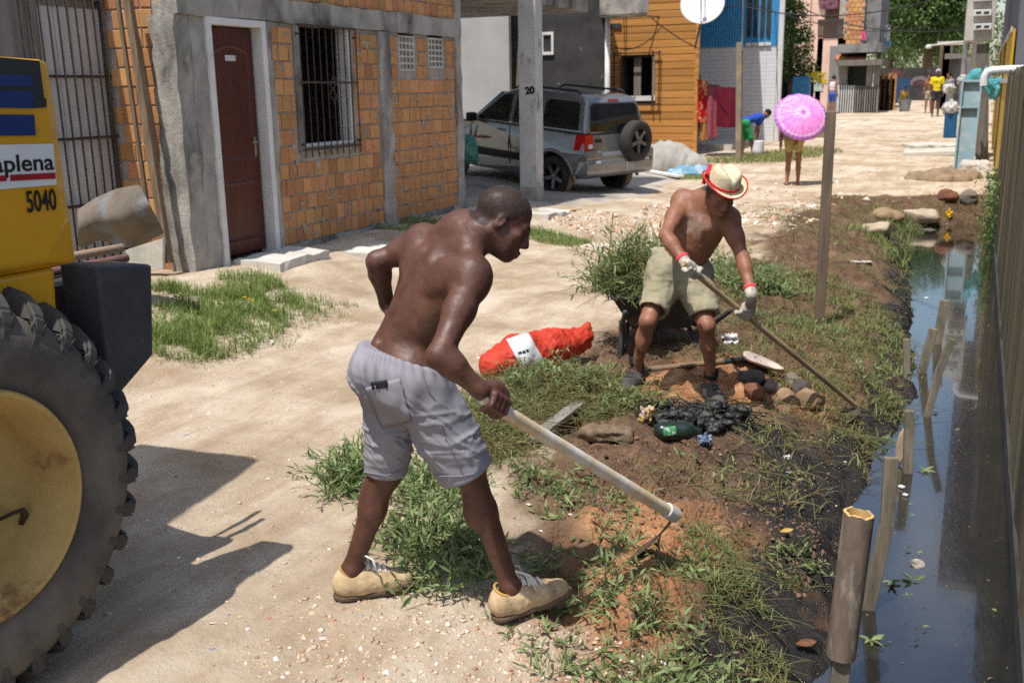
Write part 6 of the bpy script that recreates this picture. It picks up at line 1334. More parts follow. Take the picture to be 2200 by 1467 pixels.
# ------------------------------------------------------------------ grass, weeds, leaves, stones
class Veg:
    def __init__(s, seed): s.V = []; s.T = []; s.C = []; s.n = 0; s.r = np.random.default_rng(seed)
    def _add(s, V, T, C): s.V.append(V.reshape(-1, 3)); s.T.append(T.reshape(-1, 3)+s.n); s.C.append(C.reshape(-1, 3)); s.n += V.size//3
    def blades(s, P, h, w_, lean, c0=(0, 1), dry=(0, .3)):
        n = len(P); r = s.r; az = r.uniform(0, 2*np.pi, n); d = np.stack([np.cos(az), np.sin(az), 0*az], -1); sd = np.stack([-np.sin(az), np.cos(az), 0*az], -1)
        H = h*r.uniform(.45, 1.15, n)[:, None]; ln = (lean*r.uniform(.2, 1.4, n))[:, None]; W = w_*r.uniform(.6, 1.3, n)[:, None]; rows = []
        for t, ww in ((0, 1), (.4, .85), (.75, .55)):
            b = P+d*H*ln*t*t+np.array([0, 0, 1.])*H*t*(1-.35*ln*t); rows += [b-sd*W*ww/2, b+sd*W*ww/2]
        rows.append(P+d*H*ln+np.array([0, 0, 1.])*H*(1-.35*ln)); V = np.stack(rows, 1); b = np.arange(n)[:, None, None]*7
        T = np.array([[0, 1, 3], [0, 3, 2], [2, 3, 5], [2, 5, 4], [4, 5, 6]])[None]+b; C = np.zeros((n, 7, 3)); C[:, :, 0] = r.uniform(*c0, n)[:, None]; C[:, :, 1] = r.uniform(*dry, n)[:, None]; s._add(V, T, C)
    def leaves(s, P, D, L, W, c0=(0, 1), dry=(0, .2), up=None):
        n = len(P); r = s.r; D = D/np.linalg.norm(D, axis=1, keepdims=True); U_ = r.normal(size=(n, 3))+np.array([0, 0, 1.6]); S_ = np.cross(D, U_); S_ /= np.linalg.norm(S_, axis=1, keepdims=True); N_ = np.cross(S_, D)
        L = (L*r.uniform(.6, 1.25, n))[:, None]; W = (W*r.uniform(.7, 1.2, n))[:, None]; cv = r.uniform(-.1, .35, n)[:, None]
        def pt(t, k, z): return P+D*L*t+S_*W*k*.5+N_*(-cv*L*t*t+z*W)
        V = np.stack([pt(0, 0, 0), pt(.3, -.85, .18), pt(.3, 0, 0), pt(.3, .85, .18), pt(.65, -.7, .15), pt(.65, 0, 0), pt(.65, .7, .15), pt(1, 0, 0)], 1)
        T = np.array([[0, 2, 1], [0, 3, 2], [1, 2, 5], [1, 5, 4], [2, 3, 6], [2, 6, 5], [4, 5, 7], [5, 6, 7]])[None]+np.arange(n)[:, None, None]*8
        C = np.zeros((n, 8, 3)); C[:, :, 0] = r.uniform(*c0, n)[:, None]; C[:, :, 1] = (r.uniform(*dry, n))[:, None]; s._add(V, T, C)
    def stems(s, A, B, K, w_, c0=(.4, 1), dry=(0, .5)):   # bent stalks A-K-B, three-sided
        n = len(A); r = s.r; ts = np.linspace(0, 1, 5); pts = [(1-t)**2*A+2*t*(1-t)*K+t*t*B for t in ts]; D = B-A; sd = np.cross(D, r.normal(size=(n, 3))); sd /= np.linalg.norm(sd, axis=1, keepdims=True)+1e-9; s2 = np.cross(D/np.linalg.norm(D, axis=1, keepdims=True), sd); V = []
        for i, p in enumerate(pts):
            ww = w_*(1-.5*ts[i])
            for a in (0, 2.1, 4.2): V.append(p+(sd*math.cos(a)+s2*math.sin(a))*ww)
        V = np.stack(V, 1); T = []
        for i in range(4):
            for k in range(3): a, b = i*3+k, i*3+(k+1) % 3; T += [[a, b, b+3], [a, b+3, a+3]]
        T = np.array(T)[None]+np.arange(n)[:, None, None]*15; C = np.zeros((n, 15, 3)); C[:, :, 0] = r.uniform(*c0, n)[:, None]; C[:, :, 1] = r.uniform(*dry, n)[:, None]; s._add(V, T, C)
    def weeds(s, P, L, leaf, lw, nl=7, up=.35, dry=(0, .3), sw=.0025, c0=(0, 1), sdry=None):
        n = len(P); r = s.r; az = r.uniform(0, 2*np.pi, n); el = np.abs(r.normal(up, .3, n)); D = np.stack([np.cos(az)*np.cos(el), np.sin(az)*np.cos(el), np.sin(el)], -1); LL = (L*r.uniform(.5, 1.2, n))[:, None]
        Kp = P+D*LL*.55+np.array([0, 0, 1.])*LL*.12*r.uniform(.0, 1, (n, 1)); B = P+D*LL+np.array([0, 0, -1.])*LL*r.uniform(0, .35, (n, 1)); zmin = zground(B[:, 0], B[:, 1])+.004; B[:, 2] = np.maximum(B[:, 2], zmin); s.stems(P, B, Kp, sw, (.3, 1), sdry or dry)
        for i in range(nl):
            t = np.full((n, 1), .25+.75*i/nl)+r.uniform(-.05, .05, (n, 1)); b = (1-t)**2*P+2*t*(1-t)*Kp+t*t*B; dd = D*.6+r.normal(size=(n, 3))*.6+np.array([0, 0, .15]); s.leaves(b, dd, leaf, lw, c0, dry)
    def obj(s, name, m, label, cat=None, parent=None, kind='stuff'):
        V = np.concatenate(s.V); o = mobj(name, V, np.concatenate(s.T), m, parent, False); vcol(o.data, 'mask', np.concatenate(s.C)); return tag(o, label, cat, None, kind)
def scatter(n, poly=None, blob=None, seed=0, sig=.5, lift=0.0, clump=0.0):
    """points on the earth within ellipses given by view position (px,py) and size in metres (rx,ry)"""
    r = np.random.default_rng(seed); out = []
    for px, py, rx, ry, k in blob:
        c = gp(px, py); m_ = int(n*k); a = r.uniform(0, 2*np.pi, m_); d = np.sqrt(r.uniform(0, 1, m_))**(1/ (2*sig)) ; x = c[0]+(U[0]*np.cos(a)*rx+W_[0]*np.sin(a)*ry)*d; y = c[1]+(U[1]*np.cos(a)*rx+W_[1]*np.sin(a)*ry)*d; out.append(np.stack([x, y, zground(x, y)+lift*(1-d*d)*r.uniform(0, 1, m_)], -1))
    out = np.concatenate(out)
    if clump: out = out[fbm2(out[:, 0], out[:, 1], clump, 2, seed*1.7)+r.normal(0, .18, len(out)) > -.14]
    return out
M['grass'] = leafmat('grass_blade', (.11, .21, .040), (.29, .38, .11)); M['weed'] = leafmat('weed_leaf', (.10, .19, .065), (.32, .40, .17), .5); M['dryweed'] = leafmat('cut_weed', (.10, .175, .05), (.26, .34, .13), .7)
g = Veg(1); g.blades(scatter(9000, blob=[(470, 690, .48, .75, .55), (395, 735, .35, .35, .22), (560, 655, .55, .35, .25), (650, 655, .35, .14, .06), (540, 610, .30, .25, .14), (365, 625, .16, .12, .05)], seed=2, sig=.42, clump=7.), .125, .0055, .75, dry=(0, .3)); g.weeds(scatter(140, blob=[(480, 690, .5, .6, 1)], seed=91), .10, .035, .014, 5, .5, (0, .3), .002)
g.blades(scatter(5000, blob=[(430, 700, .7, .8, .5), (600, 665, .6, .35, .25), (720, 652, .2, .08, .05)], seed=3, clump=5.), .05, .004, .9, dry=(.1, .6)); g.obj('grass', M['grass'], 'patch of green grass beside the loader')
fl = MB()
for i, (px, py) in enumerate(((537, 672), (592, 697), (528, 668), (545, 676))):
    p = gp(px, py)+Z*.11
    for k in range(6): t = k*math.pi/3; fl.add([p, p+np.array([math.cos(t), math.sin(t), .25])*.018, p+np.array([math.cos(t+.7), math.sin(t+.7), .25])*.018], [(0, 1, 2)])
o = fl.obj('yellow_flowers', mat('yellow_petal', (.80, .50, .01), rough=.5, bump=0)); tag(o, 'tiny yellow flowers in the grass patch', kind='stuff')
g = Veg(4); g.blades(scatter(4200, blob=[(950, 484, .55, .22, .30), (1005, 478, .25, .2, .12), (1195, 515, .42, .28, .40), (1150, 500, .25, .2, .1), (1485, 383, .45, .35, .25), (850, 492, .3, .12, .06)], seed=5), .085, .006, .6, dry=(0, .25)); g.blades(scatter(5200, blob=[(1610, 345, 1.2, .8, .35), (1680, 335, .9, 1.0, .3), (1745, 325, .7, 1.0, .2), (1740, 290, .6, 1.6, .2)], seed=6), .11, .012, .7, dry=(.1, .7)); g.obj('grass', M['grass'], 'thin green grass along the house fronts')
# cut weeds round the near worker
near = [(1190, 860, .42, .32, .8), (1340, 880, .25, .2, .12), (1090, 900, .2, .25, .25), (1120, 830, .20, .15, .25), (1250, 850, .25, .22, .4), (1060, 950, .18, .35, .5), (1010, 910, .12, .2, .25)]
v = Veg(7); v.weeds(scatter(420, blob=near, seed=8, lift=.12), .24, .040, .010, 4, .2, (.15, .75), .0022, (0, 1), (.3, 1)); v.stems(*(lambda P, r: (P, P+r.normal(size=P.shape)*[.14, .14, .035], P+r.normal(size=P.shape)*.05+np.array([0, 0, .03])))(scatter(2400, blob=near, seed=9, lift=.14), np.random.default_rng(3)), .0021, (.2, 1), (.2, 1)); v.obj('weeds', M['dryweed'], 'heap of wilting cut weeds by the red sack')
v = Veg(140); v.weeds(scatter(230, blob=[(1200, 850, .38, .25, .6), (1110, 870, .2, .2, .2), (1040, 930, .14, .25, .25), (1330, 890, .2, .15, .1)], seed=141, lift=.20), .19, .05, .015, 6, .4, (0, .35), .0024); v.obj('weeds', M['weed'], 'fresh green cuttings thrown on the wilting heap by the sack')
v = Veg(10); v.weeds(scatter(240, blob=[(762, 1030, .14, .20, .5), (735, 1045, .10, .12, .2), (900, 1060, .15, .18, .35), (960, 1090, .12, .2, .2)], seed=11, lift=.10), .20, .055, .014, 6, .45, (0, .25), .0026); v.weeds(scatter(190, blob=[(940, 1185, .17, .15, .55), (880, 1160, .12, .12, .25), (1010, 1200, .12, .12, .2), (985, 1265, .14, .07, .15), (915, 1270, .08, .05, .08)], seed=12, lift=.11), .19, .056, .015, 6, .4, (0, .35), .0028, (0, .8)); v.obj('weeds', M['weed'], 'leafy green weeds pulled up round the near man\'s feet')
v = Veg(13); v.weeds(scatter(400, blob=[(1170, 1040, .30, .22, .2), (1290, 1090, .28, .25, .16), (1330, 1200, .2, .18, .16), (1190, 1190, .22, .12, .1), (1260, 1310, .26, .14, .22), (1420, 1290, .18, .18, .18), (1370, 1420, .32, .14, .34), (1530, 1420, .2, .16, .3), (1620, 1440, .16, .12, .2), (1150, 1350, .14, .05, .08), (1480, 1180, .08, .2, .08), (1560, 1000, .3, .2, .05)], seed=14, lift=.03, clump=6.), .13, .046, .013, 5, .2, (0, .35), .002); v.obj('weeds', M['weed'], 'small green weeds strewn over the reddish soil')
v = Veg(15); P = scatter(1900, blob=[(1610, 1270, .14, .35, .30), (1540, 1180, .09, .3, .16), (1690, 1400, .14, .14, .15), (1500, 1370, .3, .2, .14), (1640, 1130, .35, .12, .14), (1330, 1260, .35, .25, .12), (1720, 1120, .12, .16, .06)], seed=16, lift=.03, clump=6.); r = np.random.default_rng(17); B = P+r.normal(size=P.shape)*[.075, .075, .02]; B[:, 2] = np.maximum(B[:, 2], zground(B[:, 0], B[:, 1])+.003); v.stems(P+Z*.004, B, (P+B)/2+Z*r.uniform(.0, .03, (len(P), 1)), .0016, (.2, 1), (0, .9)); v.blades(P[:600], .06, .005, 1.1, dry=(.1, .8)); v.obj('cut_grass', M['dryweed'], 'straw-like cut grass along the muddy bank')
v = Veg(133); P = scatter(2400, blob=[(1960, 455, .55, 1.2, .35), (2060, 445, .5, .9, .3), (1890, 500, .3, 1.0, .2), (2010, 480, .3, .5, .15)], seed=134, clump=3.); v.blades(P, .15, .012, .7, (0, 1), (0, .5)); v.obj('grass', M['grass'], 'rank grass between the stones at the ditch head')
v = Veg(130); P = scatter(150, blob=[(1470, 900, .26, .16, .6), (1560, 890, .2, .14, .4)], seed=131, lift=.07); r = np.random.default_rng(132); B = P+r.normal(size=P.shape)*[.08, .08, .03]; v.stems(P+Z*.01, B, (P+B)/2+Z*r.uniform(0, .05, (len(P), 1)), .0055, (.2, 1), (.2, 1)); o = v.obj('muck_roots', M['muck'], 'black slimy roots tangled in the muck')
# bank further up
v = Veg(18); P = scatter(10500, blob=[(1700, 640, .9, 1.6, .20), (1850, 650, .45, 1.6, .14), (1800, 760, .7, 1.0, .16), (1650, 740, .8, .7, .08), (1820, 520, .6, 2.2, .14), (1920, 450, .7, 1.9, .20), (2050, 440, .7, 1.2, .18), (1960, 490, .35, .8, .08), (1750, 470, .8, 1.6, .10), (1640, 560, .5, 1.6, .05), (1860, 800, .35, .6, .10), (1700, 880, .5, .5, .06), (1580, 640, .4, .6, .06), (1560, 990, .5, .3, .04)], seed=19, sig=.5, clump=3.5); v.blades(P[::2], .075, .0075, 1.0, dry=(.15, 1)); Q = P[1::2]; r = np.random.default_rng(20); B = Q+r.normal(size=Q.shape)*[.12, .12, .02]; B[:, 2] = np.maximum(B[:, 2], zground(B[:, 0], B[:, 1])+.004); v.stems(Q+Z*.004, B, (Q+B)/2+Z*.03, .0026, (.1, 1), (.1, 1)); v.blades(P[:2600], .09, .008, .9, (0, 1), (0, .5)); v.obj('bank_grass', M['dryweed'], 'dry and green grass growing over the ditch bank')
v = Veg(21); v.weeds(scatter(420, blob=[(1620, 625, .26, .32, .6), (1560, 600, .16, .2, .3), (1670, 640, .12, .12, .15)], seed=22, lift=.22), .24, .06, .016, 6, .4, (0, .3), .003); v.weeds(scatter(300, blob=[(1900, 760, .2, .5, .25), (1930, 690, .12, .5, .15), (1980, 850, .1, .2, .1), (1690, 690, .4, .12, .2), (1780, 700, .3, .12, .12), (1920, 850, .12, .25, .15), (1720, 1120, .1, .12, .1)], seed=23, lift=.04), .14, .04, .012, 5, .4, (0, .4), .002); v.obj('weeds', M['weed'], 'bushy green weeds behind the hatted man and on the bank')
# load of the wheelbarrow
v = Veg(24); r = np.random.default_rng(25); n = 420; P = c*0+np.array([0, 0, 0])+np.stack([Wp(*q) for q in np.stack([r.uniform(-.24, .40, n), r.uniform(-.22, .22, n), r.uniform(.36, .52, n)], 1)] if False else [np.array(onground(1395, 748))+U*a+W_*b+Z*h for a, b, h in zip(r.normal(-.10, .13, n), r.normal(0, .13, n), np.abs(r.normal(.0, .11, n))+.38)]); v.weeds(P, .26, .07, .018, 6, .5, (0, .45), .003, (0, .6)); az = r.uniform(0, 6.28, 260); P2 = P[:260]; v.blades(P2[:150], .36, .010, .7, (0, .6), (0, .5)); v.weeds(P[:110], .44, .06, .013, 6, .75, (.1, .8), .003, (.2, 1)); v.stems(P[:160], P[:160]+r.normal(size=(160, 3))*[.16, .16, .12], P[:160]+r.normal(size=(160, 3))*.06+Z*.08, .003, (.3, 1), (.3, 1)); v.obj('weed_load', M['weed'], 'heap of cut weeds piled in the wheelbarrow')
# leaves on the water
v = Veg(26); r = np.random.default_rng(27); n = 420; yy = 2.6+9.4*r.uniform(0, 1, n)**1.6; P = np.stack([np.clip(r.normal(-.12, .20, n), -.42, .27), yy, np.full(n, -.352)], -1); a = r.uniform(0, 6.28, n); v.leaves(P, np.stack([np.cos(a), np.sin(a), 0*a], -1), .011, .007, dry=(.2, 1)); v.leaves(P[:50]+.01, np.stack([np.cos(a), np.sin(a), 0*a], -1)[:50], .03, .012, dry=(0, .8)); pl = [atz(1915, 1250, -.348), atz(1960, 1245, -.348), atz(1870, 1375, -.348), atz(1985, 1010, -.348)]; P = np.concatenate([np.tile(p, (7, 1)) for p in pl]); a = r.uniform(0, 6.28, len(P)); v.leaves(P, np.stack([np.cos(a), np.sin(a), .25+0*a], -1), .06, .02, dry=(0, .3)); v.obj('floating_leaves', M['weed'], 'bits of leaf floating on the ditch water')
# stones and clods
def stones(name, P, smin, smax, m, label, seed, flat=.7):
    r = np.random.default_rng(seed); ico = np.array([[0, 0, 1], [.9, 0, .3], [.28, .85, .3], [-.72, .53, .3], [-.72, -.53, .3], [.28, -.85, .3], [.72, .53, -.4], [-.28, .85, -.4], [-.9, 0, -.4], [-.28, -.85, -.4], [.72, -.53, -.4]]); T = np.array([[0, 1, 2], [0, 2, 3], [0, 3, 4], [0, 4, 5], [0, 5, 1], [1, 6, 2], [2, 6, 7], [2, 7, 3], [3, 7, 8], [3, 8, 4], [4, 8, 9], [4, 9, 5], [5, 9, 10], [5, 10, 1], [1, 10, 6]])
    n = len(P); sz = smin*(smax/smin)**(r.uniform(0, 1, n)**2.2); V = ico[None]*(1+.45*r.normal(size=(n, 11, 1)).clip(-1, 1))*r.uniform(.6, 1.3, (n, 1, 3))*np.array([1, 1, flat]); a = r.uniform(0, 6.28, n); ca, sa = np.cos(a)[:, None], np.sin(a)[:, None]; V = np.stack([V[..., 0]*ca-V[..., 1]*sa, V[..., 0]*sa+V[..., 1]*ca, V[..., 2]], -1)*sz[:, None, None]+P[:, None]+np.array([0, 0, 1])*(sz*.15)[:, None, None]
    o = mobj(name, V.reshape(-1, 3), (T[None]+np.arange(n)[:, None, None]*11).reshape(-1, 3), m, None, False); C = np.repeat(np.stack([r.uniform(0, 1, n)]*3, -1), 11, 0); vcol(o.data, 'mask', C); return tag(o, label, kind='stuff')
def stonemat(name, cols):
    m = bpy.data.materials.new(name); m.use_nodes = True; t = m.node_tree; an = t.nodes.new('ShaderNodeVertexColor'); an.layer_name = 'mask'; sp = t.nodes.new('ShaderNodeSeparateColor'); t.links.new(an.outputs[0], sp.inputs[0]); r = t.nodes.new('ShaderNodeValToRGB'); e = r.color_ramp.elements
    while len(e) < len(cols): e.new(.5)
    for i, c_ in enumerate(cols): e[i].position = i/(len(cols)-1); e[i].color = (*c_, 1)
    t.links.new(sp.outputs[0], r.inputs[0]); t.links.new(r.outputs[0], t.nodes['Principled BSDF'].inputs[0]); t.nodes['Principled BSDF'].inputs['Roughness'].default_value = .9; return m
M['pebble'] = stonemat('pebbles', [(.46, .32, .20), (.60, .45, .31), (.34, .15, .08), (.66, .55, .43), (.28, .19, .12), (.56, .41, .28), (.80, .76, .70)]); M['clod'] = stonemat('clods', [(.10, .055, .03), (.16, .09, .05), (.24, .14, .085), (.06, .035, .022), (.20, .12, .075), (.12, .07, .042), (.17, .11, .07)])
P = scatter(4200, blob=[(1000, 1400, .75, .25, .42), (1250, 1380, .3, .2, .14), (500, 1100, 1.0, 1.0, .16), (700, 800, 1.5, 1.2, .2), (900, 1300, .5, .2, .12)], seed=30); stones('gravel', P-Z*.001, .002, .012, M['pebble'], 'small stones scattered over the dirt street', 31)
P = scatter(1500, blob=[(1300, 480, .8, .9, .4), (1600, 470, .9, 1.5, .25), (1480, 460, .7, 1.2, .25), (1620, 430, 1.2, 2., .2), (1850, 400, 1.5, 3., .15)], seed=32); stones('rubble', P, .008, .055, M['pebble'], 'pale rubble strewn across the street', 33)
P = scatter(6500, blob=[(1620, 1000, .45, .7, .2), (1500, 1050, .55, .7, .35), (1500, 760, .7, .7, .2), (1400, 1320, .4, .3, .16), (1750, 850, .5, .8, .14), (1750, 600, .8, 2., .15), (1300, 900, .5, .3, .1)], seed=34); stones('clods', P, .002, .013, M['clod'], 'crumbs and clods of brown soil', 35, .85)
P = scatter(170, blob=[(900, 1360, .9, .3, .3), (1300, 1150, .5, .5, .25), (700, 850, 1.6, 1.4, .2), (1650, 900, .5, .8, .15), (1600, 480, 1.5, 2.5, .3)], seed=36); M['litterbits'] = stonemat('litter_bits', [(.70, .68, .64), (.45, .05, .04), (.62, .60, .52), (.08, .14, .40), (.55, .45, .12), (.72, .70, .68)]); stones('litter', P, .004, .018, M['litterbits'], 'tiny scraps of litter on the ground', 37, .18)
# ------------------------------------------------------------------ far end of the street
def pbox(mb_, px0, py0, px1, py1, y, dy, gnd=False, m=0):
    a, b = aty(px0, py0, y), aty(px1, py1, y); z0 = min(zg(a[0], y), zg(b[0], y))-.1 if gnd else min(a[2], b[2]); return mb_.box((min(a[0], b[0]), y, z0), (max(a[0], b[0]), y+dy, max(a[2], b[2])), m)
def crown_leaves(v, blobs, n, size, r):
    """clumps of leaves around the given centres (point, radius)"""
    for (c_, R_), k in zip(blobs, np.random.default_rng(1).multinomial(n, [b[1]**2/sum(q[1]**2 for q in blobs) for b in blobs])):
        d = r.normal(size=(k, 3)); d /= np.linalg.norm(d, axis=1, keepdims=True); P = np.asarray(c_)+d*R_*(r.uniform(.35, 1.05, (k, 1)))*np.array([1, 1, .85]); D = d+r.normal(size=(k, 3))*.7; v.leaves(P, D, size, size*.5, (0, 1), (0, .12))
def tree(name, label, base, height, cr, n, size, mt, seed, clumps=16, sx=1.0, group=None, trunk_r=.16, shape=1.0):
    r = np.random.default_rng(seed); t = empty(name, base, label, 'tree', group); top = np.array(base)+Z*(height-cr)
    q = MB(); q.tube([np.array(base)-Z*.2, np.array(base)+Z*height*.3+U*.1, top-Z*cr*.3], [trunk_r, trunk_r*.75, trunk_r*.5], 10); blobs = []
    for i in range(clumps):
        d = un(r.normal(size=3)+np.array([0, 0, .25])); p = top+d*cr*r.uniform(.35, .85)*np.array([sx, sx, shape]); blobs.append((p, cr*r.uniform(.26, .44)))
        if i < 9: q.tube([top-Z*cr*.5, mixp(top-Z*cr*.3, p, .5)+Z*.1, p], [trunk_r*.45, trunk_r*.28, trunk_r*.1], 6)
    q.obj('trunk', M['brownwood'], t, True); v = Veg(seed+1); crown_leaves(v, blobs, n, size, r); o = v.obj('crown', mt, None, None, t, None); return t
M['leafdark'] = leafmat('tree_leaf_dark', (.040, .10, .028), (.15, .25, .065), .5, .3); M['leafmid'] = leafmat('tree_leaf', (.050, .11, .022), (.14, .22, .050), .5, .35); M['leaffar'] = leafmat('tree_leaf_far', (.055, .11, .035), (.12, .19, .06), .6, .3)
# hedge bush, gate, gate post with letter box
hb = np.array([aty(1700, 250, 34.5)[0], 34.5, 0]); hb[2] = zg(hb[0], 34.5)
t = empty('bush', hb, 'tall leafy bush growing over the dark gate beside the blue house', 'bush'); r = np.random.default_rng(41); blobs = [(aty(x, y, 34.5+r.uniform(-.6, .6)), rr) for x, y, rr in ((1690, 30, .50), (1705, 60, .55), (1685, 95, .50), (1720, 100, .45), (1700, 135, .55), (1730, 140, .38), (1682, 150, .45), (1715, 165, .35), (1745, 150, .22), (1690, 0, .45), (1715, 25, .35), (1728, 75, .30), (1685, 60, .4))]
v = Veg(42); crown_leaves(v, blobs, 5200, .115, r); v.obj('foliage', M['leafmid'], None, None, t, None); MB().tube([hb, aty(1698, 160, 34.6), aty(1700, 60, 34.6)], [.09, .07, .04], 8).obj('stem', M['brownwood'], t)
v = Veg(43); P = np.stack([aty(px, py, 34.2) for px, py in zip(np.random.default_rng(2).uniform(1738, 1775, 120), np.random.default_rng(3).uniform(158, 185, 120))]); v.leaves(P, np.random.default_rng(4).normal(size=P.shape), .10, .05); o = v.obj('foliage', M['leafmid'], None, None, t, None)
f_ = MB()
for px, py in zip(np.random.default_rng(5).uniform(1736, 1772, 26), np.random.default_rng(6).uniform(156, 178, 26)): p = aty(px, py, 34.05); f_.obox(p, (U, W_, Z), (.05, .02, .035))
o = f_.obj('flowers', mat('yellow_flower', (.75, .55, .01), bump=0), t); o['kind'] = 'stuff'
q = MB(); M['navy'] = mat('navy_sheet', (.012, .020, .040), rough=.5)
gt = empty('gate', aty(1705, 290, 35.2), 'dark navy sheet gate under the leafy bush', 'gate'); pbox(MB(), 1668, 163, 1742, 300, 35.2, .08, True).obj('panel', M['navy'], gt)
for px in (1680, 1692, 1704, 1716, 1728): pbox(MB(), px-1, 166, px+1, 300, 35.14, .05, True).obj('rib', M['navy'], gt)
tag(pbox(MB(), 1703, 165, 1732, 300, 33.6, .45, True).obj('blue_pillar', mat('sky_blue_paint', (.06, .27, .52), rough=.6), bevel=.03), 'sky blue gate pillar in front of the navy gate', 'pillar')
# pink two-storey house
M['pinkw'] = mat('pink_render', (.72, .50, .40), (.62, .42, .34), rough=.9, sc=1.2, bump=.2, stain=(.42, .30, .25), stsc=1.5, stth=(.55, .75)); M['greyw'] = mat('grey_render', (.24, .235, .23), (.17, .165, .16), rough=.95, sc=1.5, bump=.4, stain=(.10, .10, .10), stsc=1.5)
ph = empty('pink_house', aty(1790, 235, 47), 'pink two storey house with a railed balcony and bare brick upper wall', 'house'); YP = 47.0
w_ = MB(); pbox(w_, 1716, -120, 1757, 300, YP, 4, True); pbox(w_, 1757, 84, 1812, 300, YP, 4, True); pbox(w_, 1757, -120, 1812, -60, YP, 4); pbox(w_, 1757, -60, 1812, 84, YP+1.6, 2); w_.obj('wall', M['pinkw'], ph)
pbox(MB(), 1716, -118, 1737, 98, YP-.12, .10).obj('pilaster', M['pinkw'], ph)
pbox(MB(), 1812, -120, 1853, 96, YP, 4).obj('side_wall', M['mortar'], ph); fx_ = []
a, b = aty(1812, 96, YP), aty(1853, 0, YP); zz = a[2]
while zz < b[2]+1.2:
    xx = a[0]+(.1 if int(zz/.2) % 2 else 0)
    while xx < b[0]-.05: fx_.append(((xx+.10, YP-.02, zz+.085), (.185, .06, .165), 0)); xx += .2
    zz += .185
pieces(ph, 'brick', fx_, BR, 260)
pbox(MB(), 1853, -120, 1888, 98, YP+.2, 4).obj('plain_wall', M['greyw'], ph); pbox(MB(), 1800, 96, 1895, 112, YP-1.3, 2.4).obj('ledge', M['greyw'], ph)
br = MB(); pbox(br, 1757, 43, 1812, 47, YP-.06, .05); pbox(br, 1757, 76, 1812, 79, YP-.06, .05); bro = br.obj('railing', M['rust'], ph)
for px in range(1759, 1812, 5): pbox(MB(), px-.8, 47, px+.8, 76, YP-.05, .03).obj('baluster', M['rust'], bro)
pbox(MB(), 1784, 100, 1812, 300, YP-.04, .03, True).obj('doorway', M['greyw'], ph)
pbox(MB(), 1722, 158, 1768, 196, YP-.03, .02).obj('painted_patch', mat('mint_patch', (.42, .50, .44), rough=.9), ph)
def cloth(px0, py0, px1, py1, y, m_, lab, seed=0, wav=.05, cat='laundry'):
    rows = []; r = np.random.default_rng(seed)
    for i in range(11):
        v_ = i/10; row = []
        for j in range(13):
            u_ = j/12; p = aty(px0+(px1-px0)*u_+(1.5*math.sin(3*v_+seed)), py0+(py1-py0)*v_+(3*math.sin(math.pi*u_) if i == 10 else 0), y); row.append(p+np.array([0, wav*math.sin(9*u_+seed)*(.3+.7*v_), 0]))
        rows.append(row)
    return tag(MB().grid(rows).obj('laundry', m_, None, True, solid=.006, subd=1), lab, cat)
cloth(1760, -20, 1802, 18, YP-.1, mat('plum_cloth', (.05, .02, .03), (.25, .10, .14), sc=6), 'dark plum washing hanging over the pink house balcony', 3)
cloth(1851, 66, 1861, 86, YP-.15, mat('pink_rag', (.7, .12, .25), bump=0), 'small pink cloth hung on the brick upper wall', 4)
bl = empty('blue_balcony', aty(1895, 95, 51), 'small blue and white balcony box on a thin grey pole', 'balcony'); YL = 49.5
pbox(MB(), 1876, 90, 1911, 100, YL, .8).obj('floor', mat('balcony_blue', (.12, .33, .58)), bl); 
for (x0, y0, x1, y1) in ((1882, 56, 1886, 90), (1907, 56, 1911, 90), (1882, 55, 1911, 59)): pbox(MB(), x0, y0, x1, y1, YL, .06).obj('frame', M['white'], bl)
pbox(MB(), 1885, 98, 1891, 140, YL+.3, .15, True).obj('pole', M['greyw'], bl); cloth(1883, 60, 1903, 82, YL+.1, M['decalwhite'], 'white sheet hung inside the small blue balcony', 5)
# timber stall with tiled roof and board fence
st = empty('stall', aty(1840, 235, 46.5), 'open wooden stall with a patched tile roof and low board front', 'stall'); YS = 46.0
for px in (1800, 1811, 1866, 1882): pbox(MB(), px-2.5, 130, px+2.5, 235, YS, .12, True).obj('post', M['greywood'], st)
pbox(MB(), 1798, 130, 1895, 140, YS-.5, 3.0).obj('roof_edge', M['greywood'], st); a0 = aty(1797, 131, YS-.5); a1 = aty(1895, 139, YS-.5)
pbox(MB(), 1806, 138, 1870, 236, YS+1.2, .06, True).obj('back_wall', M['room_shade'], st)  # near-black colour stands in for the shade inside the stall
M['rooftile'] = mat('roof_tile', (.50, .20, .09), (.34, .13, .06), rough=.9, rand=.25, bump=.3)
for i in range(4):
    for j in range(12):
        p = aty(1797+j*5.4, 128-i*4.2, YS+.1+i*.5); q = MB(); q.tube([p, p+np.array([0, .55, .14])], [.075, .06], 8, flat=.6); q.obj('tile', M['rooftile'], st, True)
for i, px in enumerate(np.linspace(1802, 1884, 17)):
    o = pbox(MB(), px-2.2, 183+.05*(px-1800), px+2.2, 236, YS-.1, .04, True).obj('board', M['grime'] if px < 1836 else M['greywood'], st)
fb = empty('board_fence', aty(1905, 210, 47.5), 'leaning grey board fence with uneven tops beyond the stall', 'fence')
for i, px in enumerate(np.linspace(1889, 1922, 10)): pbox(MB(), px-1.6, 158+6*((i*7) % 3), px+1.6, 215, 48.0, .05, True).obj('board', M['brownwood'] if i % 3 else M['board'], fb)
for i, (px, py, s_, lab, m_) in enumerate(((1893, 220, .30, 'white rubbish bag at the foot of the board fence', 'decalwhite'), (1903, 232, .26, 'second white rubbish bag lying nearest the street', 'decalwhite'), (1915, 224, .24, 'dark rubbish heap between the white bags', 'rockdark'))):
    o = lump('rubbish_bag', px, py+4, (s_*1.3, s_, s_), M[m_], lab, 'bag', .4, .7, i+50)
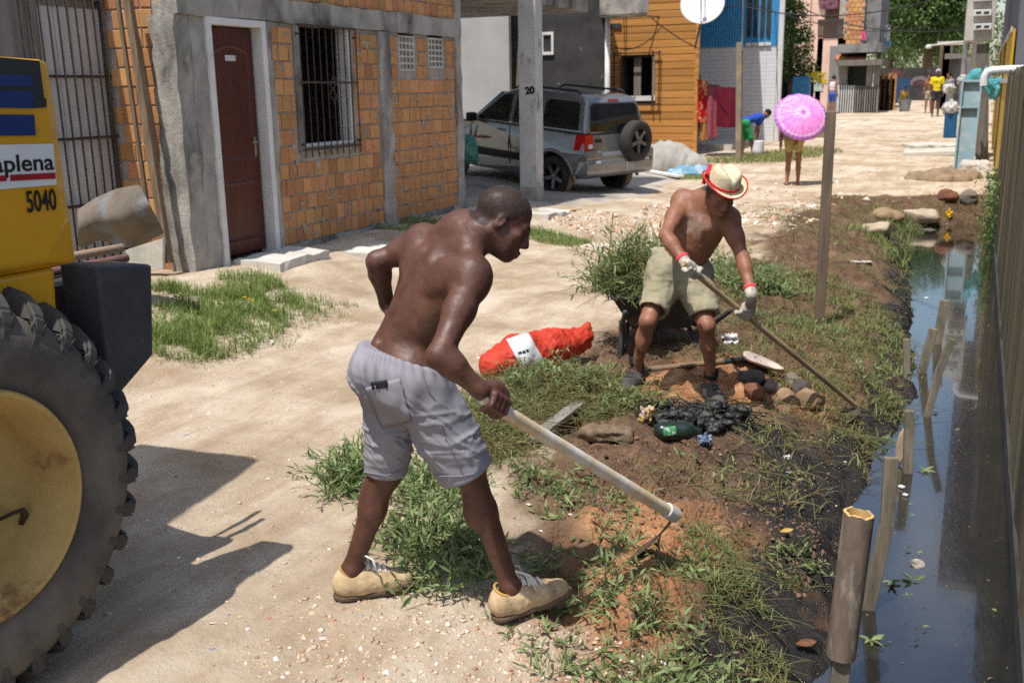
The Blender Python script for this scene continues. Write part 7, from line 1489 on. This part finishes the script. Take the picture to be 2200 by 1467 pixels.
q = gp(1943, 240); tag(MB().lathe([(0, 0), (.20, 0), (.26, .5), (.23, .5), (.18, .05)], q, (0, 0, 1), 20).obj('grey_bucket', M['greyw'], smooth=True, auto=40), 'grey bucket standing in front of the seated person', 'bucket')
# end wall with graffiti, big tree behind
ew = empty('end_wall', aty(1960, 218, 60), 'black painted wall closing the street, with faded white and pink graffiti arcs', 'wall'); YE = 60.0; pbox(MB(), 1880, 148, 2062, 230, YE, .3, True).obj('wall', M['char'], ew)
def arc(cx, cy, rx, ry, w0, m_, nm):
    q = MB(); rows = [[], []]
    for t in np.linspace(.15, math.pi-.15, 18):
        rows[0].append(aty(cx+rx*math.cos(t), cy-ry*math.sin(t), YE-.006)); rows[1].append(aty(cx+(rx-w0)*math.cos(t), cy-(ry-w0)*math.sin(t), YE-.006))
    q.grid(rows).obj(nm, m_, ew, solid=.004)
gm1 = mat('graffiti_white', (.24, .20, .21), (.12, .09, .10), rough=.9, sc=3); gm2 = mat('graffiti_pink', (.16, .055, .075), (.06, .03, .035), rough=.9, sc=3)
arc(1977, 186, 25, 22, 8, gm1, 'graffiti'); arc(1977, 186, 14, 12, 6, gm2, 'graffiti'); arc(1925, 172, 18, 22, 9, gm2, 'graffiti')
pbox(MB(), 1921, 168, 1952, 220, YE-1.4, .2, True).obj('blue_gate', mat('dark_blue_paint', (.02, .06, .13)), ew)
tree('tree', 'very large dark green tree filling the end of the street', np.array([aty(1985, 200, 66)[0], 66, 1.0]), 8.9, 3.7, 24000, .26, M['leafdark'], 60, 60, 1.0, None, .35, 1.0)
for i, (px, y, h, cr, lab) in enumerate(((1905, 70, 8.6, 3.3, 'rounded tree behind the grey plain wall, to one side of the large tree'), (1700, 58, 9, 3.4, 'tree rising behind the leafy bush and the pink house'), (2040, 74, 7.2, 2.9, 'lower tree behind the grey roof near the open sky'))):
    x = aty(px, 200, y)[0]; tree('tree', lab, np.array([x, y, zg(x, y)]), h, cr, 5500, .24, M['leafmid'] if i else M['leafdark'], 70+i*3, 22, 1.0, None, .25)
v = Veg(90); r = np.random.default_rng(91); blobs = []
for x in np.arange(-75, 60, 2.6): blobs.append((np.array([x+r.uniform(-1, 1), 118+r.uniform(-8, 10), 2+r.uniform(1.5, 3.4)]), r.uniform(2.2, 3.6)))
crown_leaves(v, blobs, 22000, .55, r); v.obj('far_woods', M['leaffar'], 'green woods far beyond the end of the street')
# grey shed roofs on the right and the street lamp arm
rs = empty('grey_shed', aty(2040, 240, 50), 'grey shed with a thin pale roof edge on the far right side', 'shed'); pbox(MB(), 2014, 90, 2072, 96, 48, .6).obj('roof_edge', M['paleconc'], rs); pbox(MB(), 2038, 125, 2080, 250, 50, 3, True).obj('wall', M['greyw'], rs); pbox(MB(), 2030, 116, 2075, 126, 49, 4).obj('roof', M['greywood'], rs)
for px in (2021, 2029, 2034): pbox(MB(), px-1, 96, px+1, 250, 49.5, .1, True).obj('post', M['brownwood'], rs)
l0 = aty(1995, 99, 44); l1 = aty(2075, 90, 44); sl = empty('street_lamp', l1, 'street lamp arm with a round white head pointing across the road', 'street lamp'); MB().tube([l0, l1], .035, 8).obj('arm', M['paleconc'], sl); MB().lathe([(0, -.05), (.10, -.04), (.12, .03), (.06, .10), (0, .11)], l0-Z*.06, (0, 0, 1), 16).obj('head', M['decalwhite'], sl, True); MB().tube([np.array([l1[0], 44, .4]), l1+Z*1.5], .09, 10).obj('pole', M['greyw'], sl)
# row of houses along the ditch side, seen edge on
YY = 26.0
p = aty(2092, 300, 27); up_ = empty('utility_post', p, 'dark grey square utility post on the right behind the pale blue trough', 'post'); MB().bar(aty(2092, 300, 27)-Z*.6, aty(2105, -60, 27), .22, .16, (0, 1, 0)).obj('shaft', M['greywood'], up_)
hs = empty('yellow_house', (1.6, 28, .2), 'grey house with tall yellow boarded gate facing the street', 'house'); X1 = .34
ya = 17.45; n = 0
yb = 34.0; zt_ = aty(2170, 62, ya)[2]; M['yellowb'] = mat('yellow_gate_paint', (.62, .40, .030), (.52, .32, .022), rough=.6, sc=2, st=(3, 3, .5), bump=.2, rand=.1)
go_ = MB().box((X1, ya, .1), (X1+.05, yb, .25)).obj('gate', M['yellowb'], hs)
ys = np.linspace(ya, yb, 31)
for i in range(30): MB().box((X1, ys[i]+.012, .26), (X1+.035, ys[i+1]-.012, zt_)).obj('board', M['yellowb'], go_)
for z in (zt_-.05, (zt_+.3)/2+.35): MB().box((X1-.03, ya, z), (X1-.005, yb, z+.08)).obj('rail', M['paleconc'], go_)
for y in (ya+4.8, ya+10): MB().box((X1-.025, y, .2), (X1-.004, y+.12, zt_)).obj('rail', M['rust'], go_)
MB().box((X1+.06, ya-.3, 0), (6, yb+.5, 5.4)).obj('wall', mat('slate_render', (.17, .165, .18), (.13, .125, .14), rough=.9, sc=1.5, bump=.3), hs); MB().box((X1-.35, ya-.6, 5.41), (6, yb+.6, 5.55)).obj('roof', M['greywood'], hs)
vb = empty('vent_panel', aty(2110, 50, 24), 'stack of pale pierced concrete blocks high on the right side', 'vent blocks'); YV = 24.5
pbox(MB(), 2084, -60, 2134, 88, YV+.12, .5).obj('frame', M['paleconc'], vb, bevel=.02)
for k, py in enumerate((-42, -10, 22, 52)):
    o = MB()
    pbox(o, 2092, py, 2130, py+12, YV, .12); b_ = o.obj('block', M['white'], vb, bevel=.01)
    for px in (2097, 2114): pbox(MB(), px, py+3.5, px+11, py+8.5, YV-.004, .02).obj('hole', M['char'], b_)  # solid dark plates stand in for the shade inside the holes
MB().bar(aty(2112, 95, YV+.3), aty(2112, 330, YV+.3)-Z*.3, .25, .2, (0, 1, 0)).obj('post', M['greywood'], vb)
# pale blue trough leaning upright, sacks and bin
tr = empty('blue_trough', aty(2070, 368, 22.5), 'pale blue metal trough leaning upright beside the ditch end', 'trough'); T0, T1 = aty(2069, 370, 22.3), aty(2089, 172, 22.6); d = un(T1-T0); sx_ = un(np.cross(d, (0, 1, 0)))*-1; M['paleblue'] = mat('pale_blue_paint', (.25, .37, .42), (.20, .29, .33), rough=.6, sc=3, stain=(.38, .42, .42), stsc=6, bump=.2)
L = np.linalg.norm(T1-T0); MB().obox((T0+T1)/2, (sx_, np.cross(d, sx_), d), (.15, .015, L/2)).obj('back', M['paleblue'], tr)
for s_ in (-1, 1): MB().obox((T0+T1)/2+sx_*s_*.165-np.array([0, .06, 0]), (sx_, np.cross(d, sx_), d), (.016, .08, L/2)).obj('side', M['paleblue'], tr)
for t_ in (.02, .70, .98): MB().obox(T0+d*L*t_-np.array([0, .06, 0]), (sx_, np.cross(d, sx_), d), (.15, .06, .016)).obj('end', M['paleblue'], tr)
lump('teal_tarp', 2120, 330, (.5, .3, .25), mat('teal_cloth', (.06, .30, .30), (.10, .36, .46), sc=6), 'crumpled teal tarp hung by the top of the pale blue trough', 'tarp', .4, .8, 61); bpy.data.objects['teal_tarp'].location = Vector(aty(2115, 192, 23.5)-gp(2120, 334))
q = gp(2040, 296); tag(MB().box((q[0]-.16, q[1]-.2, q[2]-.02), (q[0]+.16, q[1]+.2, q[2]+.72)).obj('blue_bin', mat('bin_blue', (.015, .10, .24), rough=.5), bevel=.04), 'dark blue bin with white sacks piled on it', 'bin')
M['sackcloth'] = mat('sack_cloth', (.50, .49, .48), (.40, .39, .38), rough=.8, bump=.3)
for i, (px, py, s_, lab) in enumerate(((2043, 234, .45, 'large white sack resting on the blue bin'), (2038, 192, .30, 'pale sack held high above the blue bin'), (2068, 172, .22, 'small white bag tied to the grey utility post'))):
    y = q[1]+(0 if i < 2 else -4); p = aty(px, py, y); s = Sdf(); s.ell((0, 0, 0), (s_*.55, s_*.5, s_*.52), None, .02); s.cap((0, 0, s_*.3), (.03, 0, s_*.5), .05, .04, .05); V, Q = s.mesh(s_/18); V = V*np.array([1, 1, .8])+(.16*s_*fbm(V*4/s_+i*3.3, 3))[:, None]*vnormals(V, Q)+p; tag(mobj('white_sack', V, Q, M['sackcloth'], None, True), lab, 'sack')
pbox(MB(), 2034, 196, 2040, 300, q[1]+.4, .1, True).obj('sack_post', M['greywood']); tag(bpy.data.objects['sack_post'], 'thin grey post behind the blue bin and sacks', 'post')
for i, (px, py, sx2, lab) in enumerate(((2005, 332, 1.3, 'broken pale concrete slab nearest the woman with the parasol'), (2050, 318, 1.1, 'tilted pale slab lying against the pale blue trough'), (1985, 318, .8, 'small thin slab on the street edge'))):
    p = gp(px, py); tag(MB().obox(p+Z*.05, (un(np.array([1, .25*i, .05])), un(np.array([-.25*i, 1, .03])), Z), (sx2/2, .45, .06)).obj('stone_slab', M['paleconc'], bevel=.02), lab, 'slab')
q = gp(2018, 384); s = Sdf(); s.ell(q, (.62, .50, .17), None, .05); s.ell(q+np.array([.4, .2, 0]), (.35, .3, .12), None, .1); s.cut(q-Z*.03, (0, 0, -1)); tag(sobj('soil_mound', s, .02, mat('mound_soil', (.30, .215, .14), (.20, .14, .09), rough=.95, sc=6, bump=.6), None, 1, lambda V, N: .07*fbm(V*5, 4)), 'mound of brown soil in front of the pale slabs', 'mound')
lump('concrete_block', 2092, 372, (.5, .3, .26), M['paleconc'], 'grey concrete block at the foot of the pale blue trough', 'block', .1, .15, 67)
g = Veg(92); c9 = np.array([.25, 16.9, .1]); r = np.random.default_rng(93); P = c9+np.stack([.10-np.abs(r.normal(0, .11, 900)), r.uniform(-2.4, .5, 900), r.uniform(-.42, .45, 900)], -1); g.leaves(P, r.normal(size=P.shape), .07, .03); g.obj('creeper', M['leafdark'], 'dark creeper clinging to the far end of the plank fence')
# dish, poles, washing line, tarps
sd_ = aty(1510, 12, 24.2); dish = empty('satellite_dish', sd_, 'white satellite dish on a pole at the corner of the orange house', 'satellite dish'); ax_ = un(np.array([.12, -.90, .38]))
MB().lathe([(0, 0)]+[(.50*t, .10*t*t) for t in np.linspace(.1, 1, 8)], sd_, ax_, 40).obj('reflector', M['white'], dish, True, solid=.012); e = un(np.cross(ax_, (0, 0, 1))); f2 = np.cross(e, ax_)
MB().tube([sd_+f2*-.48+ax_*.1, sd_+ax_*.42], .012, 6).tube([sd_+f2*.48+ax_*.1, sd_+ax_*.42], .012, 6).obj('arm', M['greyw'], dish); MB().lathe([(0, 0), (.05, 0), (.05, .08), (0, .1)], sd_+ax_*.40, ax_, 12).obj('feed', M['white'], dish, True)
MB().tube([sd_-ax_*.05, sd_-ax_*.12-Z*.1, aty(1493, 104, 24.9)], .025, 8).obj('mast', M['greyw'], dish)
p0 = gp(1588, 347); tag(MB().bar(p0-Z*.3, aty(1589, 92, p0[1]+.1), .13, .10, (.2, 1, 0)).obj('line_post', mat('grey_post_wood', (.21, .175, .13), (.30, .25, .17), rough=.9, sc=2, stain=(.36, .30, .14), stsc=2), bevel=.01), 'grey wooden post holding the washing line before the white wall', 'post')
tag(MB().tube([aty(1594, 110, p0[1]+.05), aty(1598, -40, p0[1]+.1)], .022, 8).obj('thin_mast', M['greyw']), 'thin grey pipe fixed to the top of the washing line post', 'pipe')
L0, L1 = aty(1496, 172, 25.0), aty(1590, 192, p0[1]+.1); tag(MB().tube([L0, mixp(L0, L1, .5)-Z*.06, L1], .008, 6).obj('washing_line', M['trim']), 'washing line tied between the orange house and the grey post', 'line')
red = mat('red_pattern', (.45, .012, .015), (.62, .38, .16), rough=.85, sc=9, bump=0, lo=.54, hi=.58); mar = mat('maroon_cloth', (.15, .008, .026), (.115, .006, .020), rough=.9); dus = mat('dusty_rose', (.34, .085, .115), (.27, .06, .09), rough=.9, sc=12)
cloth(1497, 172, 1519, 262, 24.7, red, 'red and gold patterned towel on the washing line', 1); cloth(1518, 182, 1545, 295, 24.6, dus, 'dusty rose trousers hanging from the washing line', 2, .07)
cloth(1538, 187, 1585, 272, 24.5, mar, 'plain maroon cloth on the washing line', 6, .06); cloth(1503, 240, 1522, 300, 24.75, mat('tan_cloth', (.42, .20, .06)), 'tan cloth hanging below the patterned towel', 7, .03)
tp = gp(1440, 366); s = Sdf(); s.ell(tp+np.array([-.1, .1, .18]), (.52, .40, .42), None, .1); s.ell(tp+np.array([.35, .1, .06]), (.40, .35, .28), None, .15); s.ell(tp+np.array([-.35, 0, .05]), (.35, .35, .22), None, .12); s.cut(tp, (0, 0, -1)); tag(sobj('grey_tarp', s, .02, mat('grey_tarp', (.40, .38, .34), (.32, .30, .27), rough=.7, sc=3, bump=.3, bsc=20), None, 1, lambda V, N: .05*(1-np.abs(fbm(V*np.array([3.5, 3.5, 1.2]), 3)))), 'heap covered by a grey tarp beside the silver car', 'tarp')
tp = gp(1482, 374); s = Sdf(); s.ell(tp, (.48, .38, .16), None, .1); s.ell(tp+np.array([.3, .15, 0]), (.35, .3, .13), None, .1); s.cut(tp, (0, 0, -1)); tag(sobj('blue_cloth', s, .02, mat('blue_cloth', (.14, .29, .42), (.42, .52, .58), rough=.7, sc=5, lo=.5, hi=.62), None, 1, lambda V, N: .05*fbm(V*6, 3)), 'pale blue crumpled cloth on the ground beyond the straw hat', 'cloth')
a, b = gp(1392, 374), gp(1462, 386); tag(MB().bar(a+Z*.06, b+Z*.06, .16, .05, (0, 0, 1)).obj('white_board', M['white'], bevel=.01), 'white board lying on the ground in front of the grey tarp', 'board')
p = gp(1012, 375); c0 = aty(1000, 318, p[1]-1.6); s = Sdf(); s.ell(c0, (.20, .16, .24), None, .02); s.ell(c0+np.array([.10, 0, -.14]), (.14, .12, .14), None, .06); tag(sobj('teal_bag', s, .014, mat('teal_bag', (.10, .30, .22), (.15, .36, .28), rough=.4, sc=9, stain=(.5, .45, .05), stsc=9, stth=(.66, .7)), None, 1, lambda V, N: .03*fbm(V*9, 3)), 'teal plastic bag hanging at the corner pillar by the car', 'bag')
wr = MB()
for (x0, y0, d0, x1, y1, d1, sg) in ((1290, -10, 24, 1700, -2, 38, .1), (1290, 8, 24, 1660, 8, 34, .35), (1290, 20, 24, 1600, 6, 27, .25), (1400, 40, 23, 1500, 104, 25, .05), (1600, 5, 27, 1990, 55, 60, .5), (1600, 15, 27, 2100, -30, 26, .4), (1700, 6, 38, 2090, 62, 27, .4), (1300, 90, 22, 1420, 60, 24, .3)):
    A, B = aty(x0, y0, d0), aty(x1, y1, d1); wr.tube([A*(1-t)+B*t-Z*sg*4*t*(1-t) for t in np.linspace(0, 1, 12)], .014, 4)
o = wr.obj('overhead_wires', M['trim']); tag(o, 'thin black overhead wires crossing the street', kind='stuff')
